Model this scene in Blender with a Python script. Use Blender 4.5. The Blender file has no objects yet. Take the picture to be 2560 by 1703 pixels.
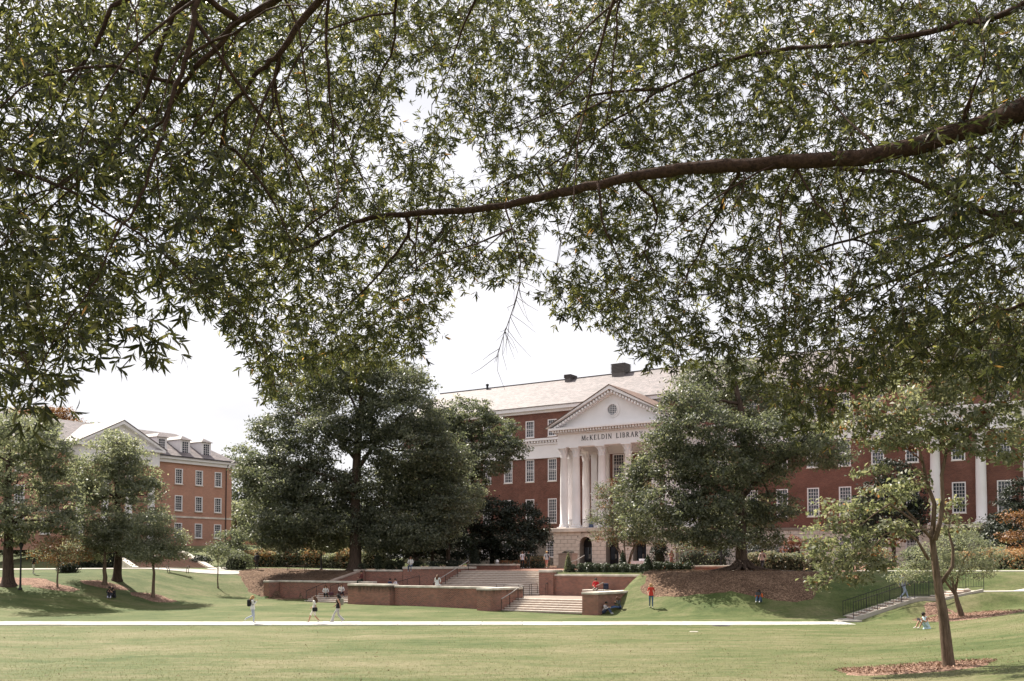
import bpy, math, random
import numpy as np
from mathutils import Vector, Matrix

# ------------------------------------------------------------------ camera, sky, sun, exposure
scene = bpy.context.scene
col = scene.collection
F = 2560.0                      # focal length in photo pixels (36 mm on a 36 mm sensor)
PITCH = math.radians(2.5)
HOR = 1408.0                    # photo row of the horizon
CV = HOR - F * math.tan(PITCH)
CAMZ = 3.6
cam_data = bpy.data.cameras.new('camera')
cam_data.sensor_width = 36.0
cam_data.lens = 36.0
cam_data.shift_y = (CV - 851.5) / 2560.0
cam_data.clip_start = 0.05
cam_data.clip_end = 3000.0
cam = bpy.data.objects.new('camera', cam_data)
cam.location = (0, 0, CAMZ)
cam.rotation_euler = (math.radians(90) + PITCH, 0, 0)
col.objects.link(cam)
scene.camera = cam

SUN_AZ = math.atan2(-0.68, 0.73)          # direction towards the sun: left of and behind the scene
SUN_EL = math.radians(53)
world = bpy.data.worlds.new('World')
scene.world = world
world.use_nodes = True
wn, wl = world.node_tree.nodes, world.node_tree.links
wn.clear()
w_out = wn.new('ShaderNodeOutputWorld')
w_bg = wn.new('ShaderNodeBackground')
w_sky = wn.new('ShaderNodeTexSky')
w_sky.sky_type = 'NISHITA'
w_sky.sun_disc = False
w_sky.sun_elevation = SUN_EL
w_sky.sun_rotation = SUN_AZ
w_sky.air_density = 1.0
w_sky.dust_density = 3.0
w_sky.ozone_density = 1.0
w_tc = wn.new('ShaderNodeTexCoord')
w_map = wn.new('ShaderNodeMapping')
w_map.inputs['Scale'].default_value = (1.0, 1.0, 2.6)
w_noise = wn.new('ShaderNodeTexNoise')
w_noise.inputs['Scale'].default_value = 2.2
w_noise.inputs['Detail'].default_value = 7.0
w_noise.inputs['Roughness'].default_value = 0.55
w_ramp = wn.new('ShaderNodeValToRGB')
w_ramp.color_ramp.elements[0].position = 0.30
w_ramp.color_ramp.elements[0].color = (0.62, 0.62, 0.62, 1)
w_ramp.color_ramp.elements[1].position = 0.62
w_ramp.color_ramp.elements[1].color = (0.96, 0.96, 0.96, 1)
w_mix = wn.new('ShaderNodeMixRGB')
w_n2 = wn.new('ShaderNodeTexNoise')          # thin bright cloud veil with soft grey folds
w_n2.inputs['Scale'].default_value = 3.4
w_n2.inputs['Detail'].default_value = 6.0
w_r2 = wn.new('ShaderNodeValToRGB')
w_r2.color_ramp.elements[0].position = 0.36
w_r2.color_ramp.elements[0].color = (7.7, 7.6, 7.85, 1)
w_r2.color_ramp.elements[1].position = 0.6
w_r2.color_ramp.elements[1].color = (9.4, 9.2, 9.5, 1)
wl.new(w_map.outputs['Vector'], w_n2.inputs['Vector'])
wl.new(w_n2.outputs['Fac'], w_r2.inputs['Fac'])
wl.new(w_r2.outputs['Color'], w_mix.inputs[2])
wl.new(w_tc.outputs['Generated'], w_map.inputs['Vector'])
wl.new(w_map.outputs['Vector'], w_noise.inputs['Vector'])
wl.new(w_noise.outputs['Fac'], w_ramp.inputs['Fac'])
wl.new(w_ramp.outputs['Color'], w_mix.inputs['Fac'])
wl.new(w_sky.outputs['Color'], w_mix.inputs[1])
wl.new(w_mix.outputs['Color'], w_bg.inputs['Color'])
w_bg.inputs['Strength'].default_value = 0.060
wl.new(w_bg.outputs['Background'], w_out.inputs['Surface'])

sun_data = bpy.data.lights.new('sun', 'SUN')
sun_data.energy = 5.0
sun_data.angle = math.radians(0.55)
sun_data.color = (1.0, 0.93, 0.82)
sun = bpy.data.objects.new('sun', sun_data)
sd = Vector((math.sin(SUN_AZ) * math.cos(SUN_EL), math.cos(SUN_AZ) * math.cos(SUN_EL), math.sin(SUN_EL)))
sun.rotation_euler = sd.to_track_quat('Z', 'Y').to_euler()
sun.location = (0, 0, 80)
col.objects.link(sun)

vs = scene.view_settings
vs.view_transform = 'Standard'
vs.look = 'None'
vs.gamma = 1.0
vs.use_curve_mapping = False
vs.exposure = 1.1
scene.cycles.max_bounces = 8
scene.cycles.diffuse_bounces = 3
scene.cycles.glossy_bounces = 2
scene.cycles.transmission_bounces = 5
scene.cycles.transparent_max_bounces = 6
scene.cycles.use_denoising = True
scene.cycles.caustics_reflective = False
scene.cycles.caustics_refractive = False

# ------------------------------------------------------------------ helpers: places
def ray(u, v):
    a, b = (u - 1280.0) / F, (CV - v) / F
    c, s = math.cos(PITCH), math.sin(PITCH)
    return np.array([a, c - b * s, s + b * c])
def at(u, v, Y):
    """the point at ground distance Y seen at photo pixel (u, v)"""
    r = ray(u, v)
    k = Y / r[1]
    return (r[0] * k, Y, CAMZ + r[2] * k)
def onz(u, v, z):
    r = ray(u, v)
    k = (z - CAMZ) / r[2]
    return (r[0] * k, r[1] * k, z)
def at_u(u, Y, z):
    return (at(u, HOR, Y)[0], Y, z)
def sm(x, a=0.0, b=1.0):
    t = np.clip((x - a) / (b - a), 0, 1)
    return t * t * (3 - 2 * t)

TX, TY = 0.835, -0.551
_n = math.hypot(TX, TY); TX /= _n; TY /= _n
ROT = math.atan2(TY, TX)                      # the campus grid, seen from here
OX, OY = 4.85, 70.5                           # foot of the terrace steps
AX, AY = 4.94, 122.0                          # corner of the library portico
def to_sd(X, Y):
    dx, dy = X - OX, Y - OY
    return TX * dx + TY * dy, -TY * dx + TX * dy
def ter(s, d):
    return OX + TX * s - TY * d, OY + TY * s + TX * d
def lib(s, d):
    return AX + TX * s - TY * d, AY + TY * s + TX * d

def ground_np(X, Y):
    X = np.asarray(X, float); Y = np.asarray(Y, float)
    s, d = to_sd(X, Y)
    und = 0.05 * np.sin(X * 0.21 + 1.3) * np.sin(Y * 0.17) + 0.03 * np.sin(X * 0.47 + Y * 0.31)
    # lawn in front of the terrace
    zf = 0.10 + 0.012 * np.clip(-s, 0, 33) * sm(d, -9, -1) + und * sm(np.abs(Y - 61.4), 2.0, 5.0) - 0.10 * (1 - sm(d, -9, -2))
    # bank on the far left, up to the upper path
    zl = 3.12 * sm(Y, 64.5, 97.0) ** 0.85
    # bank beside the terrace on the left
    zb = 0.45 + 2.5 * sm(d, -1.0, 9.5)
    k = sm(-s, 33.0, 46.0)
    za = zf + (1.9 - zf) * sm(d, 1.6, 4.4) + 1.0 * sm(d, 3.6, 9.5)
    kk = sm(-s, 32.9, 38.0)
    zleft = za * (1 - kk) + (zb * (1 - k) + zl * k) * kk
    # bank on the right
    d0 = 0.3 + 0.5 * np.clip(s - 9, 0, 60)
    zr = np.maximum(zf, 0.05 + 2.95 * sm(d, d0 - 0.6, d0 + 8.2))
    # side slope rising on the right of the lawn
    x0 = 8 + (Y - 30) * 0.38
    zr = np.maximum(zr, 1.75 * sm(X, x0, x0 + 20))
    ml = sm(-s, 27.0, 33.0)
    mr = sm(s, 0.6, 1.3)
    mid = np.where(d < 0.55, zf, 2.85)
    z = mid
    z = np.where(s < -27.0, np.where((s > -32.9) & (d < 3.6), zf, np.where(s > -32.9, 1.9 + 1.0 * sm(d, 3.6, 9.5), zleft)), z)
    z = np.where(s > 0.9, zr, z)
    # under the terrace floors and stairs
    z = np.where((s > -27.0) & (s <= 0.9) & (d >= 0.55) & (d < 9.6), 0.0, z)
    z = np.where((s > -20.6) & (s <= -9.1) & (d >= 9.6) & (d < 14.3), 0.5, z)
    z = np.where((s > -27.0) & (s < -22.4) & (d >= 8.2) & (d < 9.6), 2.85, z)
    # plaza rises a little to the library, more to the hall on the left
    z = z + np.where(d > 9.6, 0.42 * sm(d, 14, 40), 0.0)
    z = z + 2.5 * sm(-X, 22, 34) * sm(Y, 104, 124)
    # ground near the photographer
    z = z + 1.9 * sm(27.0 - Y, 0, 27)
    z = np.where((d >= 14.3) & (d < 60) & (((s > -22.4) & (s < 14)) | ((s > -44) & (s <= -22.4) & (d > 17))), z - 0.6, z)
    # right hand stair run and walk
    prof = 0.10 + 1.30 * np.clip((X - 21.45) / 3.8, 0, 1) + 0.55 * np.clip((X - 26.8) / 2.4, 0, 1)
    band = sm(2.6 - np.abs(Y - 65.2), 0, 1.3) * sm(X, 20.6, 21.6)
    z = z * (1 - band) + (prof - 0.16) * band
    # the lower walk itself
    pb = sm(2.6 - np.abs(Y - 61.4), 0, 0.9) * (1 - sm(X, 21.0, 22.5))
    z = z * (1 - pb) + (-0.03) * pb
    return z
def deck(d):
    return 2.92 + 0.40 * float(np.clip((d - 14.25) / 29.0, 0, 1))
def floor_z(x, y):
    s, d = to_sd(x, y)
    if 14.3 <= d < 52 and (-22.4 < s < 14 or (-44 < s <= -22.4 and d > 17)): return deck(d)
    return ground(x, y)
def ground(x, y):
    return float(ground_np(x, y))
def hit(u, v, y0=29.0, y1=200.0):
    """where the sight line through (u, v) meets the ground"""
    ys = np.arange(y0, y1, 0.1)
    r = ray(u, v)
    xs = r[0] / r[1] * ys
    zs = CAMZ + r[2] / r[1] * ys
    g = ground_np(xs, ys)
    i = np.argmax(g >= zs)
    return (float(xs[i]), float(ys[i]), float(g[i]))
def grd(u, Y):
    x = at(u, HOR, Y)[0]
    return (x, Y, floor_z(x, Y))

# ------------------------------------------------------------------ helpers: objects
def tag(o, label=None, cat=None, group=None, kind=None):
    if label: o['label'] = label
    if cat: o['category'] = cat
    if group: o['group'] = group
    if kind: o['kind'] = kind
    return o
def thing(name, label, cat, loc=(0, 0, 0), rz=0.0, group=None):
    o = bpy.data.objects.new(name, None)
    col.objects.link(o)
    o.location = loc
    o.rotation_euler = (0, 0, rz)
    o.empty_display_size = 0.3
    return tag(o, label, cat, group)
def link(name, me, parent=None, loc=None, rot=None, keepz=False):
    o = bpy.data.objects.new(name, me)
    col.objects.link(o)
    if parent is not None:
        o.parent = parent
    if loc is not None:
        o.location = loc
    if rot is not None:
        o.rotation_euler = rot
    return o

class MB:
    def __init__(self):
        self.v, self.f, self.m = [], [], []
    def add(self, vs_, fs, mi=0):
        n = len(self.v)
        self.v.extend([tuple(p) for p in vs_])
        for f in fs:
            self.f.append(tuple(i + n for i in f)); self.m.append(mi)
        return self
    def box(self, x0, x1, y0, y1, z0, z1, mi=0):
        vs_ = [(x0, y0, z0), (x1, y0, z0), (x1, y1, z0), (x0, y1, z0), (x0, y0, z1), (x1, y0, z1), (x1, y1, z1), (x0, y1, z1)]
        return self.add(vs_, [(0, 3, 2, 1), (4, 5, 6, 7), (0, 1, 5, 4), (1, 2, 6, 5), (2, 3, 7, 6), (3, 0, 4, 7)], mi)
    def bbox(self, x0, x1, y0, y1, z0, z1, b=0.02, mi=0):
        """a box with all front/top edges chamfered"""
        vs_ = []
        for (xa, xb, ya, yb, z) in ((x0, x1, y0, y1, z0), ):
            pass
        lv = [(x0 + b, x1 - b, y0 + b, y1 - b, z0), (x0, x1, y0, y1, z0 + b), (x0, x1, y0, y1, z1 - b), (x0 + b, x1 - b, y0 + b, y1 - b, z1)]
        fs = []
        for (xa, xb, ya, yb, z) in lv:
            vs_ += [(xa, ya, z), (xb, ya, z), (xb, yb, z), (xa, yb, z)]
        fs.append((0, 3, 2, 1)); fs.append((12, 13, 14, 15))
        for k in range(3):
            for i in range(4):
                j = (i + 1) % 4
                fs.append((4 * k + i, 4 * k + j, 4 * k + 4 + j, 4 * k + 4 + i))
        return self.add(vs_, fs, mi)
    def quad(self, a, b, c, d, mi=0):
        return self.add([a, b, c, d], [(0, 1, 2, 3)], mi)
    def poly(self, pts, mi=0):
        return self.add(pts, [tuple(range(len(pts)))], mi)
    def prism(self, pts, y0, y1, mi=0):
        """polygon in x,z extruded along y"""
        n = len(pts)
        vs_ = [(x, y0, z) for x, z in pts] + [(x, y1, z) for x, z in pts]
        fs = [tuple(range(n)), tuple(range(2 * n - 1, n - 1, -1))]
        fs += [(i, i + n, (i + 1) % n + n, (i + 1) % n) for i in range(n)]
        return self.add(vs_, fs, mi)
    def prismx(self, pts, x0, x1, mi=0):
        """polygon in y,z extruded along x"""
        n = len(pts)
        vs_ = [(x0, y, z) for y, z in pts] + [(x1, y, z) for y, z in pts]
        fs = [tuple(range(n)), tuple(range(2 * n - 1, n - 1, -1))]
        fs += [(i, (i + 1) % n, (i + 1) % n + n, i + n) for i in range(n)]
        return self.add(vs_, fs, mi)
    def prismz(self, pts, z0, z1, mi=0):
        n = len(pts)
        vs_ = [(x, y, z0) for x, y in pts] + [(x, y, z1) for x, y in pts]
        fs = [tuple(range(n - 1, -1, -1)), tuple(range(n, 2 * n))]
        fs += [(i, (i + 1) % n, (i + 1) % n + n, i + n) for i in range(n)]
        return self.add(vs_, fs, mi)
    def tube(self, pts, rad, n=6, mi=0, cap=True):
        P = [Vector(p) for p in pts]
        if not hasattr(rad, '__len__'):
            rad = [rad] * len(P)
        up = Vector((0.13, 0.21, 0.97))
        vs_, fs = [], []
        a_prev = None
        for i, p in enumerate(P):
            d = (P[min(i + 1, len(P) - 1)] - P[max(i - 1, 0)])
            if d.length < 1e-9: d = Vector((0, 0, 1))
            d.normalize()
            if a_prev is None:
                a = d.cross(up)
                if a.length < 0.05: a = d.cross(Vector((1, 0, 0)))
            else:
                a = a_prev - d * a_prev.dot(d)
                if a.length < 1e-6: a = d.cross(up)
            a.normalize(); a_prev = a
            b = d.cross(a)
            for k in range(n):
                t = 2 * math.pi * k / n
                vs_.append(p + (a * math.cos(t) + b * math.sin(t)) * rad[i])
        for i in range(len(P) - 1):
            for k in range(n):
                k2 = (k + 1) % n
                fs.append((i * n + k, i * n + k2, (i + 1) * n + k2, (i + 1) * n + k))
        if cap:
            fs.append(tuple(range(n - 1, -1, -1)))
            fs.append(tuple((len(P) - 1) * n + k for k in range(n)))
        return self.add(vs_, fs, mi)
    def lathe(self, prof, n=16, c=(0, 0), mi=0, cap=True):
        vs_, fs = [], []
        for r, z in prof:
            for k in range(n):
                t = 2 * math.pi * k / n
                vs_.append((c[0] + r * math.cos(t), c[1] + r * math.sin(t), z))
        for i in range(len(prof) - 1):
            for k in range(n):
                k2 = (k + 1) % n
                fs.append((i * n + k, i * n + k2, (i + 1) * n + k2, (i + 1) * n + k))
        if cap:
            fs.append(tuple(range(n - 1, -1, -1)))
            fs.append(tuple((len(prof) - 1) * n + k for k in range(n)))
        return self.add(vs_, fs, mi)
    def ball(self, c, r, n=10, m=6, mi=0):
        rx, ry, rz = r if hasattr(r, '__len__') else (r, r, r)
        vs_ = [(c[0], c[1], c[2] - rz)]
        for i in range(1, m):
            ph = math.pi * i / m - math.pi / 2
            for k in range(n):
                t = 2 * math.pi * k / n
                vs_.append((c[0] + rx * math.cos(ph) * math.cos(t), c[1] + ry * math.cos(ph) * math.sin(t), c[2] + rz * math.sin(ph)))
        vs_.append((c[0], c[1], c[2] + rz))
        fs = [(0, 1 + (k + 1) % n, 1 + k) for k in range(n)]
        for i in range(m - 2):
            for k in range(n):
                k2 = (k + 1) % n
                fs.append((1 + i * n + k, 1 + i * n + k2, 1 + (i + 1) * n + k2, 1 + (i + 1) * n + k))
        t = 1 + (m - 2) * n
        fs += [(t + k, t + (k + 1) % n, len(vs_) - 1) for k in range(n)]
        return self.add(vs_, fs, mi)
    def mesh(self, name, mats, smooth=False):
        me = bpy.data.meshes.new(name)
        me.from_pydata(self.v, [], self.f)
        if not isinstance(mats, (list, tuple)): mats = [mats]
        for m in mats: me.materials.append(m)
        if len(mats) > 1:
            me.polygons.foreach_set('material_index', self.m)
        if smooth:
            me.polygons.foreach_set('use_smooth', [True] * len(self.f))
        me.update()
        return me
    def build(self, name, mats, parent=None, loc=None, rot=None, smooth=False):
        if parent is not None and loc is None:
            p, z = parent, 0.0                     # parts are drawn with heights above datum
            while p is not None:
                z += p.location.z; p = p.parent
            loc = (0, 0, -z)
        return link(name, self.mesh(name, mats, smooth), parent, loc, rot)

def np_mesh(name, verts, faces, mats, mi=None, tint=None, smooth=False):
    """faces: (N, k) int array"""
    me = bpy.data.meshes.new(name)
    N, k = faces.shape
    me.vertices.add(len(verts)); me.loops.add(N * k); me.polygons.add(N)
    me.vertices.foreach_set('co', np.asarray(verts, np.float32).ravel())
    me.loops.foreach_set('vertex_index', faces.astype(np.int32).ravel())
    me.polygons.foreach_set('loop_start', np.arange(0, N * k, k, dtype=np.int32))
    me.polygons.foreach_set('loop_total', np.full(N, k, np.int32))
    if not isinstance(mats, (list, tuple)): mats = [mats]
    for m in mats: me.materials.append(m)
    if mi is not None:
        me.polygons.foreach_set('material_index', np.asarray(mi, np.int32))
    if smooth:
        me.polygons.foreach_set('use_smooth', np.ones(N, bool))
    if tint is not None:
        a = me.attributes.new('tint', 'FLOAT', 'FACE')
        a.data.foreach_set('value', np.asarray(tint, np.float32))
    me.update(calc_edges=True)
    me.validate()
    return me

# ------------------------------------------------------------------ materials
def new_mat(name):
    m = bpy.data.materials.new(name)
    m.use_nodes = True
    nt = m.node_tree
    b = nt.nodes['Principled BSDF']
    return m, nt, b
def rgba(c):
    return (c[0], c[1], c[2], 1.0)
def mat_plain(name, c, rough=0.7, metal=0.0, var=0.12, scale=3.0, bump=0.0, spec=0.35, c2=None, detail=5.0):
    m, nt, b = new_mat(name)
    n = nt.nodes.new('ShaderNodeTexNoise'); n.inputs['Scale'].default_value = scale; n.inputs['Detail'].default_value = detail
    tc = nt.nodes.new('ShaderNodeTexCoord')
    nt.links.new(tc.outputs['Object'], n.inputs['Vector'])
    r = nt.nodes.new('ShaderNodeValToRGB')
    r.color_ramp.elements[0].position = 0.3; r.color_ramp.elements[1].position = 0.7
    r.color_ramp.elements[0].color = rgba([x * (1 - var) for x in c])
    r.color_ramp.elements[1].color = rgba(c2 if c2 else [min(1, x * (1 + var)) for x in c])
    nt.links.new(n.outputs['Fac'], r.inputs['Fac'])
    nt.links.new(r.outputs['Color'], b.inputs['Base Color'])
    b.inputs['Roughness'].default_value = rough
    b.inputs['Metallic'].default_value = metal
    b.inputs['Specular IOR Level'].default_value = spec
    if bump > 0:
        bp = nt.nodes.new('ShaderNodeBump'); bp.inputs['Strength'].default_value = bump; bp.inputs['Distance'].default_value = 0.02
        nt.links.new(n.outputs['Fac'], bp.inputs['Height'])
        nt.links.new(bp.outputs['Normal'], b.inputs['Normal'])
    return m
def mat_brick(name, c1, c2, mortar, w=0.215, h=0.075, ms=0.008, rough=0.85, stain=None, xs=(1, 1), spec=0.2, big=0.25, mort_mix=1.0):
    m, nt, b = new_mat(name)
    N, L = nt.nodes, nt.links
    tc = N.new('ShaderNodeTexCoord'); sp = N.new('ShaderNodeSeparateXYZ'); cb = N.new('ShaderNodeCombineXYZ'); ad = N.new('ShaderNodeMath')
    L.new(tc.outputs['Object'], sp.inputs[0]); L.new(sp.outputs['X'], ad.inputs[0]); L.new(sp.outputs['Y'], ad.inputs[1])
    mz = N.new('ShaderNodeMath'); mz.operation = 'MULTIPLY'; mz.inputs[1].default_value = xs[1]
    L.new(sp.outputs['Z'], mz.inputs[0])
    L.new(ad.outputs[0], cb.inputs['X']); L.new(mz.outputs[0], cb.inputs['Y'])
    br = N.new('ShaderNodeTexBrick')
    br.inputs['Scale'].default_value = 1.0
    br.inputs['Brick Width'].default_value = w; br.inputs['Row Height'].default_value = h
    br.inputs['Mortar Size'].default_value = ms; br.inputs['Mortar Smooth'].default_value = 0.2
    br.inputs['Bias'].default_value = -0.1
    br.inputs['Color1'].default_value = rgba(c1); br.inputs['Color2'].default_value = rgba(c2); br.inputs['Mortar'].default_value = rgba(mortar)
    L.new(cb.outputs[0], br.inputs['Vector'])
    n = N.new('ShaderNodeTexNoise'); n.inputs['Scale'].default_value = 0.55; n.inputs['Detail'].default_value = 8; n.inputs['Roughness'].default_value = 0.65
    L.new(tc.outputs['Object'], n.inputs['Vector'])
    r = N.new('ShaderNodeValToRGB'); r.color_ramp.elements[0].position = 0.35; r.color_ramp.elements[1].position = 0.68
    r.color_ramp.elements[0].color = rgba([1 - big] * 3); r.color_ramp.elements[1].color = (1, 1, 1, 1)
    L.new(n.outputs['Fac'], r.inputs['Fac'])
    mx = N.new('ShaderNodeMixRGB'); mx.blend_type = 'MULTIPLY'; mx.inputs[0].default_value = 1.0
    L.new(br.outputs['Color'], mx.inputs[1]); L.new(r.outputs['Color'], mx.inputs[2])
    last = mx.outputs[0]
    if stain:
        # weathering that runs down from the coping: stain = (z_top, depth, colour)
        mr = N.new('ShaderNodeMapRange'); mr.inputs['From Min'].default_value = stain[0] - stain[1]; mr.inputs['From Max'].default_value = stain[0]
        L.new(sp.outputs['Z'], mr.inputs['Value'])
        mp = N.new('ShaderNodeMapping'); mp.inputs['Scale'].default_value = (2.2, 2.2, 0.35)
        L.new(tc.outputs['Object'], mp.inputs['Vector'])
        n2 = N.new('ShaderNodeTexNoise'); n2.inputs['Scale'].default_value = 1.6; n2.inputs['Detail'].default_value = 6
        L.new(mp.outputs[0], n2.inputs['Vector'])
        mu = N.new('ShaderNodeMath'); mu.operation = 'MULTIPLY'
        L.new(mr.outputs[0], mu.inputs[0]); L.new(n2.outputs['Fac'], mu.inputs[1])
        r2 = N.new('ShaderNodeValToRGB'); r2.color_ramp.elements[0].position = 0.18; r2.color_ramp.elements[1].position = 0.5
        L.new(mu.outputs[0], r2.inputs['Fac'])
        mx2 = N.new('ShaderNodeMixRGB'); mx2.inputs[2].default_value = rgba(stain[2])
        sc = N.new('ShaderNodeMath'); sc.operation = 'MULTIPLY'; sc.inputs[1].default_value = 0.75
        L.new(r2.outputs['Color'], sc.inputs[0])
        L.new(sc.outputs[0], mx2.inputs[0]); L.new(last, mx2.inputs[1])
        last = mx2.outputs[0]
    L.new(last, b.inputs['Base Color'])
    b.inputs['Roughness'].default_value = rough; b.inputs['Specular IOR Level'].default_value = spec
    bp = N.new('ShaderNodeBump'); bp.inputs['Strength'].default_value = 0.5; bp.inputs['Distance'].default_value = 0.01; bp.invert = True
    L.new(br.outputs['Fac'], bp.inputs['Height']); L.new(bp.outputs['Normal'], b.inputs['Normal'])
    return m
def mat_leaf(name, stops, trans=0.35, rough=0.5, spec=0.4, tcol=1.5, yel=0.74):
    m, nt, b = new_mat(name)
    N, L = nt.nodes, nt.links
    at_ = N.new('ShaderNodeAttribute'); at_.attribute_name = 'tint'
    r = N.new('ShaderNodeValToRGB')
    el = r.color_ramp.elements
    el[0].position = stops[0][0]; el[0].color = rgba(stops[0][1])
    el[1].position = stops[-1][0]; el[1].color = rgba(stops[-1][1])
    for p, c in stops[1:-1]:
        e = el.new(p); e.color = rgba(c)
    L.new(at_.outputs['Fac'], r.inputs['Fac'])
    L.new(r.outputs['Color'], b.inputs['Base Color'])
    b.inputs['Roughness'].default_value = rough; b.inputs['Specular IOR Level'].default_value = spec
    t = N.new('ShaderNodeBsdfTranslucent')
    mu = N.new('ShaderNodeMixRGB'); mu.blend_type = 'MULTIPLY'; mu.inputs[0].default_value = 1.0; mu.inputs[2].default_value = (tcol * 1.06, tcol * 1.08, tcol * yel, 1)
    L.new(r.outputs['Color'], mu.inputs[1]); L.new(mu.outputs[0], t.inputs['Color'])
    ms = N.new('ShaderNodeMixShader'); ms.inputs[0].default_value = trans
    L.new(b.outputs[0], ms.inputs[1]); L.new(t.outputs[0], ms.inputs[2])
    L.new(ms.outputs[0], N['Material Output'].inputs['Surface'])
    return m
def mat_grass():
    m, nt, b = new_mat('lawn_grass')
    N, L = nt.nodes, nt.links
    tc = N.new('ShaderNodeTexCoord')
    def noise(scale, detail, sx=1.0, sy=1.0, rough=0.6):
        mp = N.new('ShaderNodeMapping'); mp.inputs['Scale'].default_value = (sx, sy, 1)
        L.new(tc.outputs['Object'], mp.inputs['Vector'])
        n = N.new('ShaderNodeTexNoise'); n.inputs['Scale'].default_value = scale; n.inputs['Detail'].default_value = detail; n.inputs['Roughness'].default_value = rough
        L.new(mp.outputs[0], n.inputs['Vector'])
        return n
    big = noise(0.17, 8, 0.55, 1.1, 0.70)
    mid = noise(1.1, 6, 0.45, 1.2, 0.7)
    fine = noise(5.5, 8, 0.8, 0.8, 0.85)
    spx = N.new('ShaderNodeSeparateXYZ'); L.new(tc.outputs['Object'], spx.inputs[0])
    yr = N.new('ShaderNodeMapRange'); yr.inputs['From Min'].default_value = 52; yr.inputs['From Max'].default_value = 68; yr.inputs['To Min'].default_value = 0.0; yr.inputs['To Max'].default_value = -0.09
    L.new(spx.outputs['Y'], yr.inputs['Value'])
    ad1 = N.new('ShaderNodeMath'); ad1.operation = 'ADD'; L.new(big.outputs['Fac'], ad1.inputs[0]); L.new(yr.outputs[0], ad1.inputs[1])
    ms_ = N.new('ShaderNodeMath'); ms_.operation = 'MULTIPLY_ADD'; ms_.inputs[1].default_value = 0.62; L.new(mid.outputs['Fac'], ms_.inputs[0]); L.new(ad1.outputs[0], ms_.inputs[2])
    sb = N.new('ShaderNodeMath'); sb.operation = 'SUBTRACT'; sb.inputs[1].default_value = 0.305; L.new(ms_.outputs[0], sb.inputs[0])
    r1 = N.new('ShaderNodeValToRGB')
    e = r1.color_ramp.elements
    e[0].position = 0.28; e[0].color = (0.055, 0.080, 0.025, 1)
    e[1].position = 0.74; e[1].color = (0.205, 0.180, 0.112, 1)
    x = e.new(0.42); x.color = (0.094, 0.112, 0.043, 1)
    x = e.new(0.55); x.color = (0.142, 0.139, 0.070, 1)
    L.new(sb.outputs[0], r1.inputs['Fac'])
    r2 = N.new('ShaderNodeValToRGB')
    r2.color_ramp.elements[0].position = 0.25; r2.color_ramp.elements[0].color = (0.50, 0.54, 0.45, 1)
    r2.color_ramp.elements[1].position = 0.75; r2.color_ramp.elements[1].color = (1.36, 1.33, 1.28, 1)
    L.new(fine.outputs['Fac'], r2.inputs['Fac'])
    mx = N.new('ShaderNodeMixRGB'); mx.blend_type = 'MULTIPLY'; mx.inputs[0].default_value = 1.0
    L.new(r1.outputs['Color'], mx.inputs[1]); L.new(r2.outputs['Color'], mx.inputs[2])
    L.new(mx.outputs[0], b.inputs['Base Color'])
    b.inputs['Roughness'].default_value = 0.8; b.inputs['Specular IOR Level'].default_value = 0.15
    bp = N.new('ShaderNodeBump'); bp.inputs['Strength'].default_value = 0.8; bp.inputs['Distance'].default_value = 0.06
    L.new(fine.outputs['Fac'], bp.inputs['Height']); L.new(bp.outputs['Normal'], b.inputs['Normal'])
    return m
def mat_mulch(name, c1, c2, c3, scale=7.0):
    m, nt, b = new_mat(name)
    N, L = nt.nodes, nt.links
    tc = N.new('ShaderNodeTexCoord')
    v = N.new('ShaderNodeTexVoronoi'); v.inputs['Scale'].default_value = scale; v.inputs['Randomness'].default_value = 1.0
    L.new(tc.outputs['Object'], v.inputs['Vector'])
    n = N.new('ShaderNodeTexNoise'); n.inputs['Scale'].default_value = 0.7; n.inputs['Detail'].default_value = 8; n.inputs['Roughness'].default_value = 0.7
    L.new(tc.outputs['Object'], n.inputs['Vector'])
    sp = N.new('ShaderNodeSeparateXYZ'); L.new(v.outputs['Color'], sp.inputs[0])
    ad = N.new('ShaderNodeMath'); ad.operation = 'MULTIPLY_ADD'; ad.inputs[1].default_value = 0.5; 
    L.new(sp.outputs['X'], ad.inputs[0])
    hf = N.new('ShaderNodeMath'); hf.operation = 'MULTIPLY'; hf.inputs[1].default_value = 0.6; L.new(n.outputs['Fac'], hf.inputs[0])
    L.new(hf.outputs[0], ad.inputs[2])
    r = N.new('ShaderNodeValToRGB')
    e = r.color_ramp.elements
    e[0].position = 0.25; e[0].color = rgba(c1); e[1].position = 0.85; e[1].color = rgba(c3)
    x = e.new(0.55); x.color = rgba(c2)
    L.new(ad.outputs[0], r.inputs['Fac']); L.new(r.outputs['Color'], b.inputs['Base Color'])
    b.inputs['Roughness'].default_value = 0.9; b.inputs['Specular IOR Level'].default_value = 0.1
    bp = N.new('ShaderNodeBump'); bp.inputs['Strength'].default_value = 0.9; bp.inputs['Distance'].default_value = 0.05
    L.new(sp.outputs['X'], bp.inputs['Height']); L.new(bp.outputs['Normal'], b.inputs['Normal'])
    return m
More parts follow.
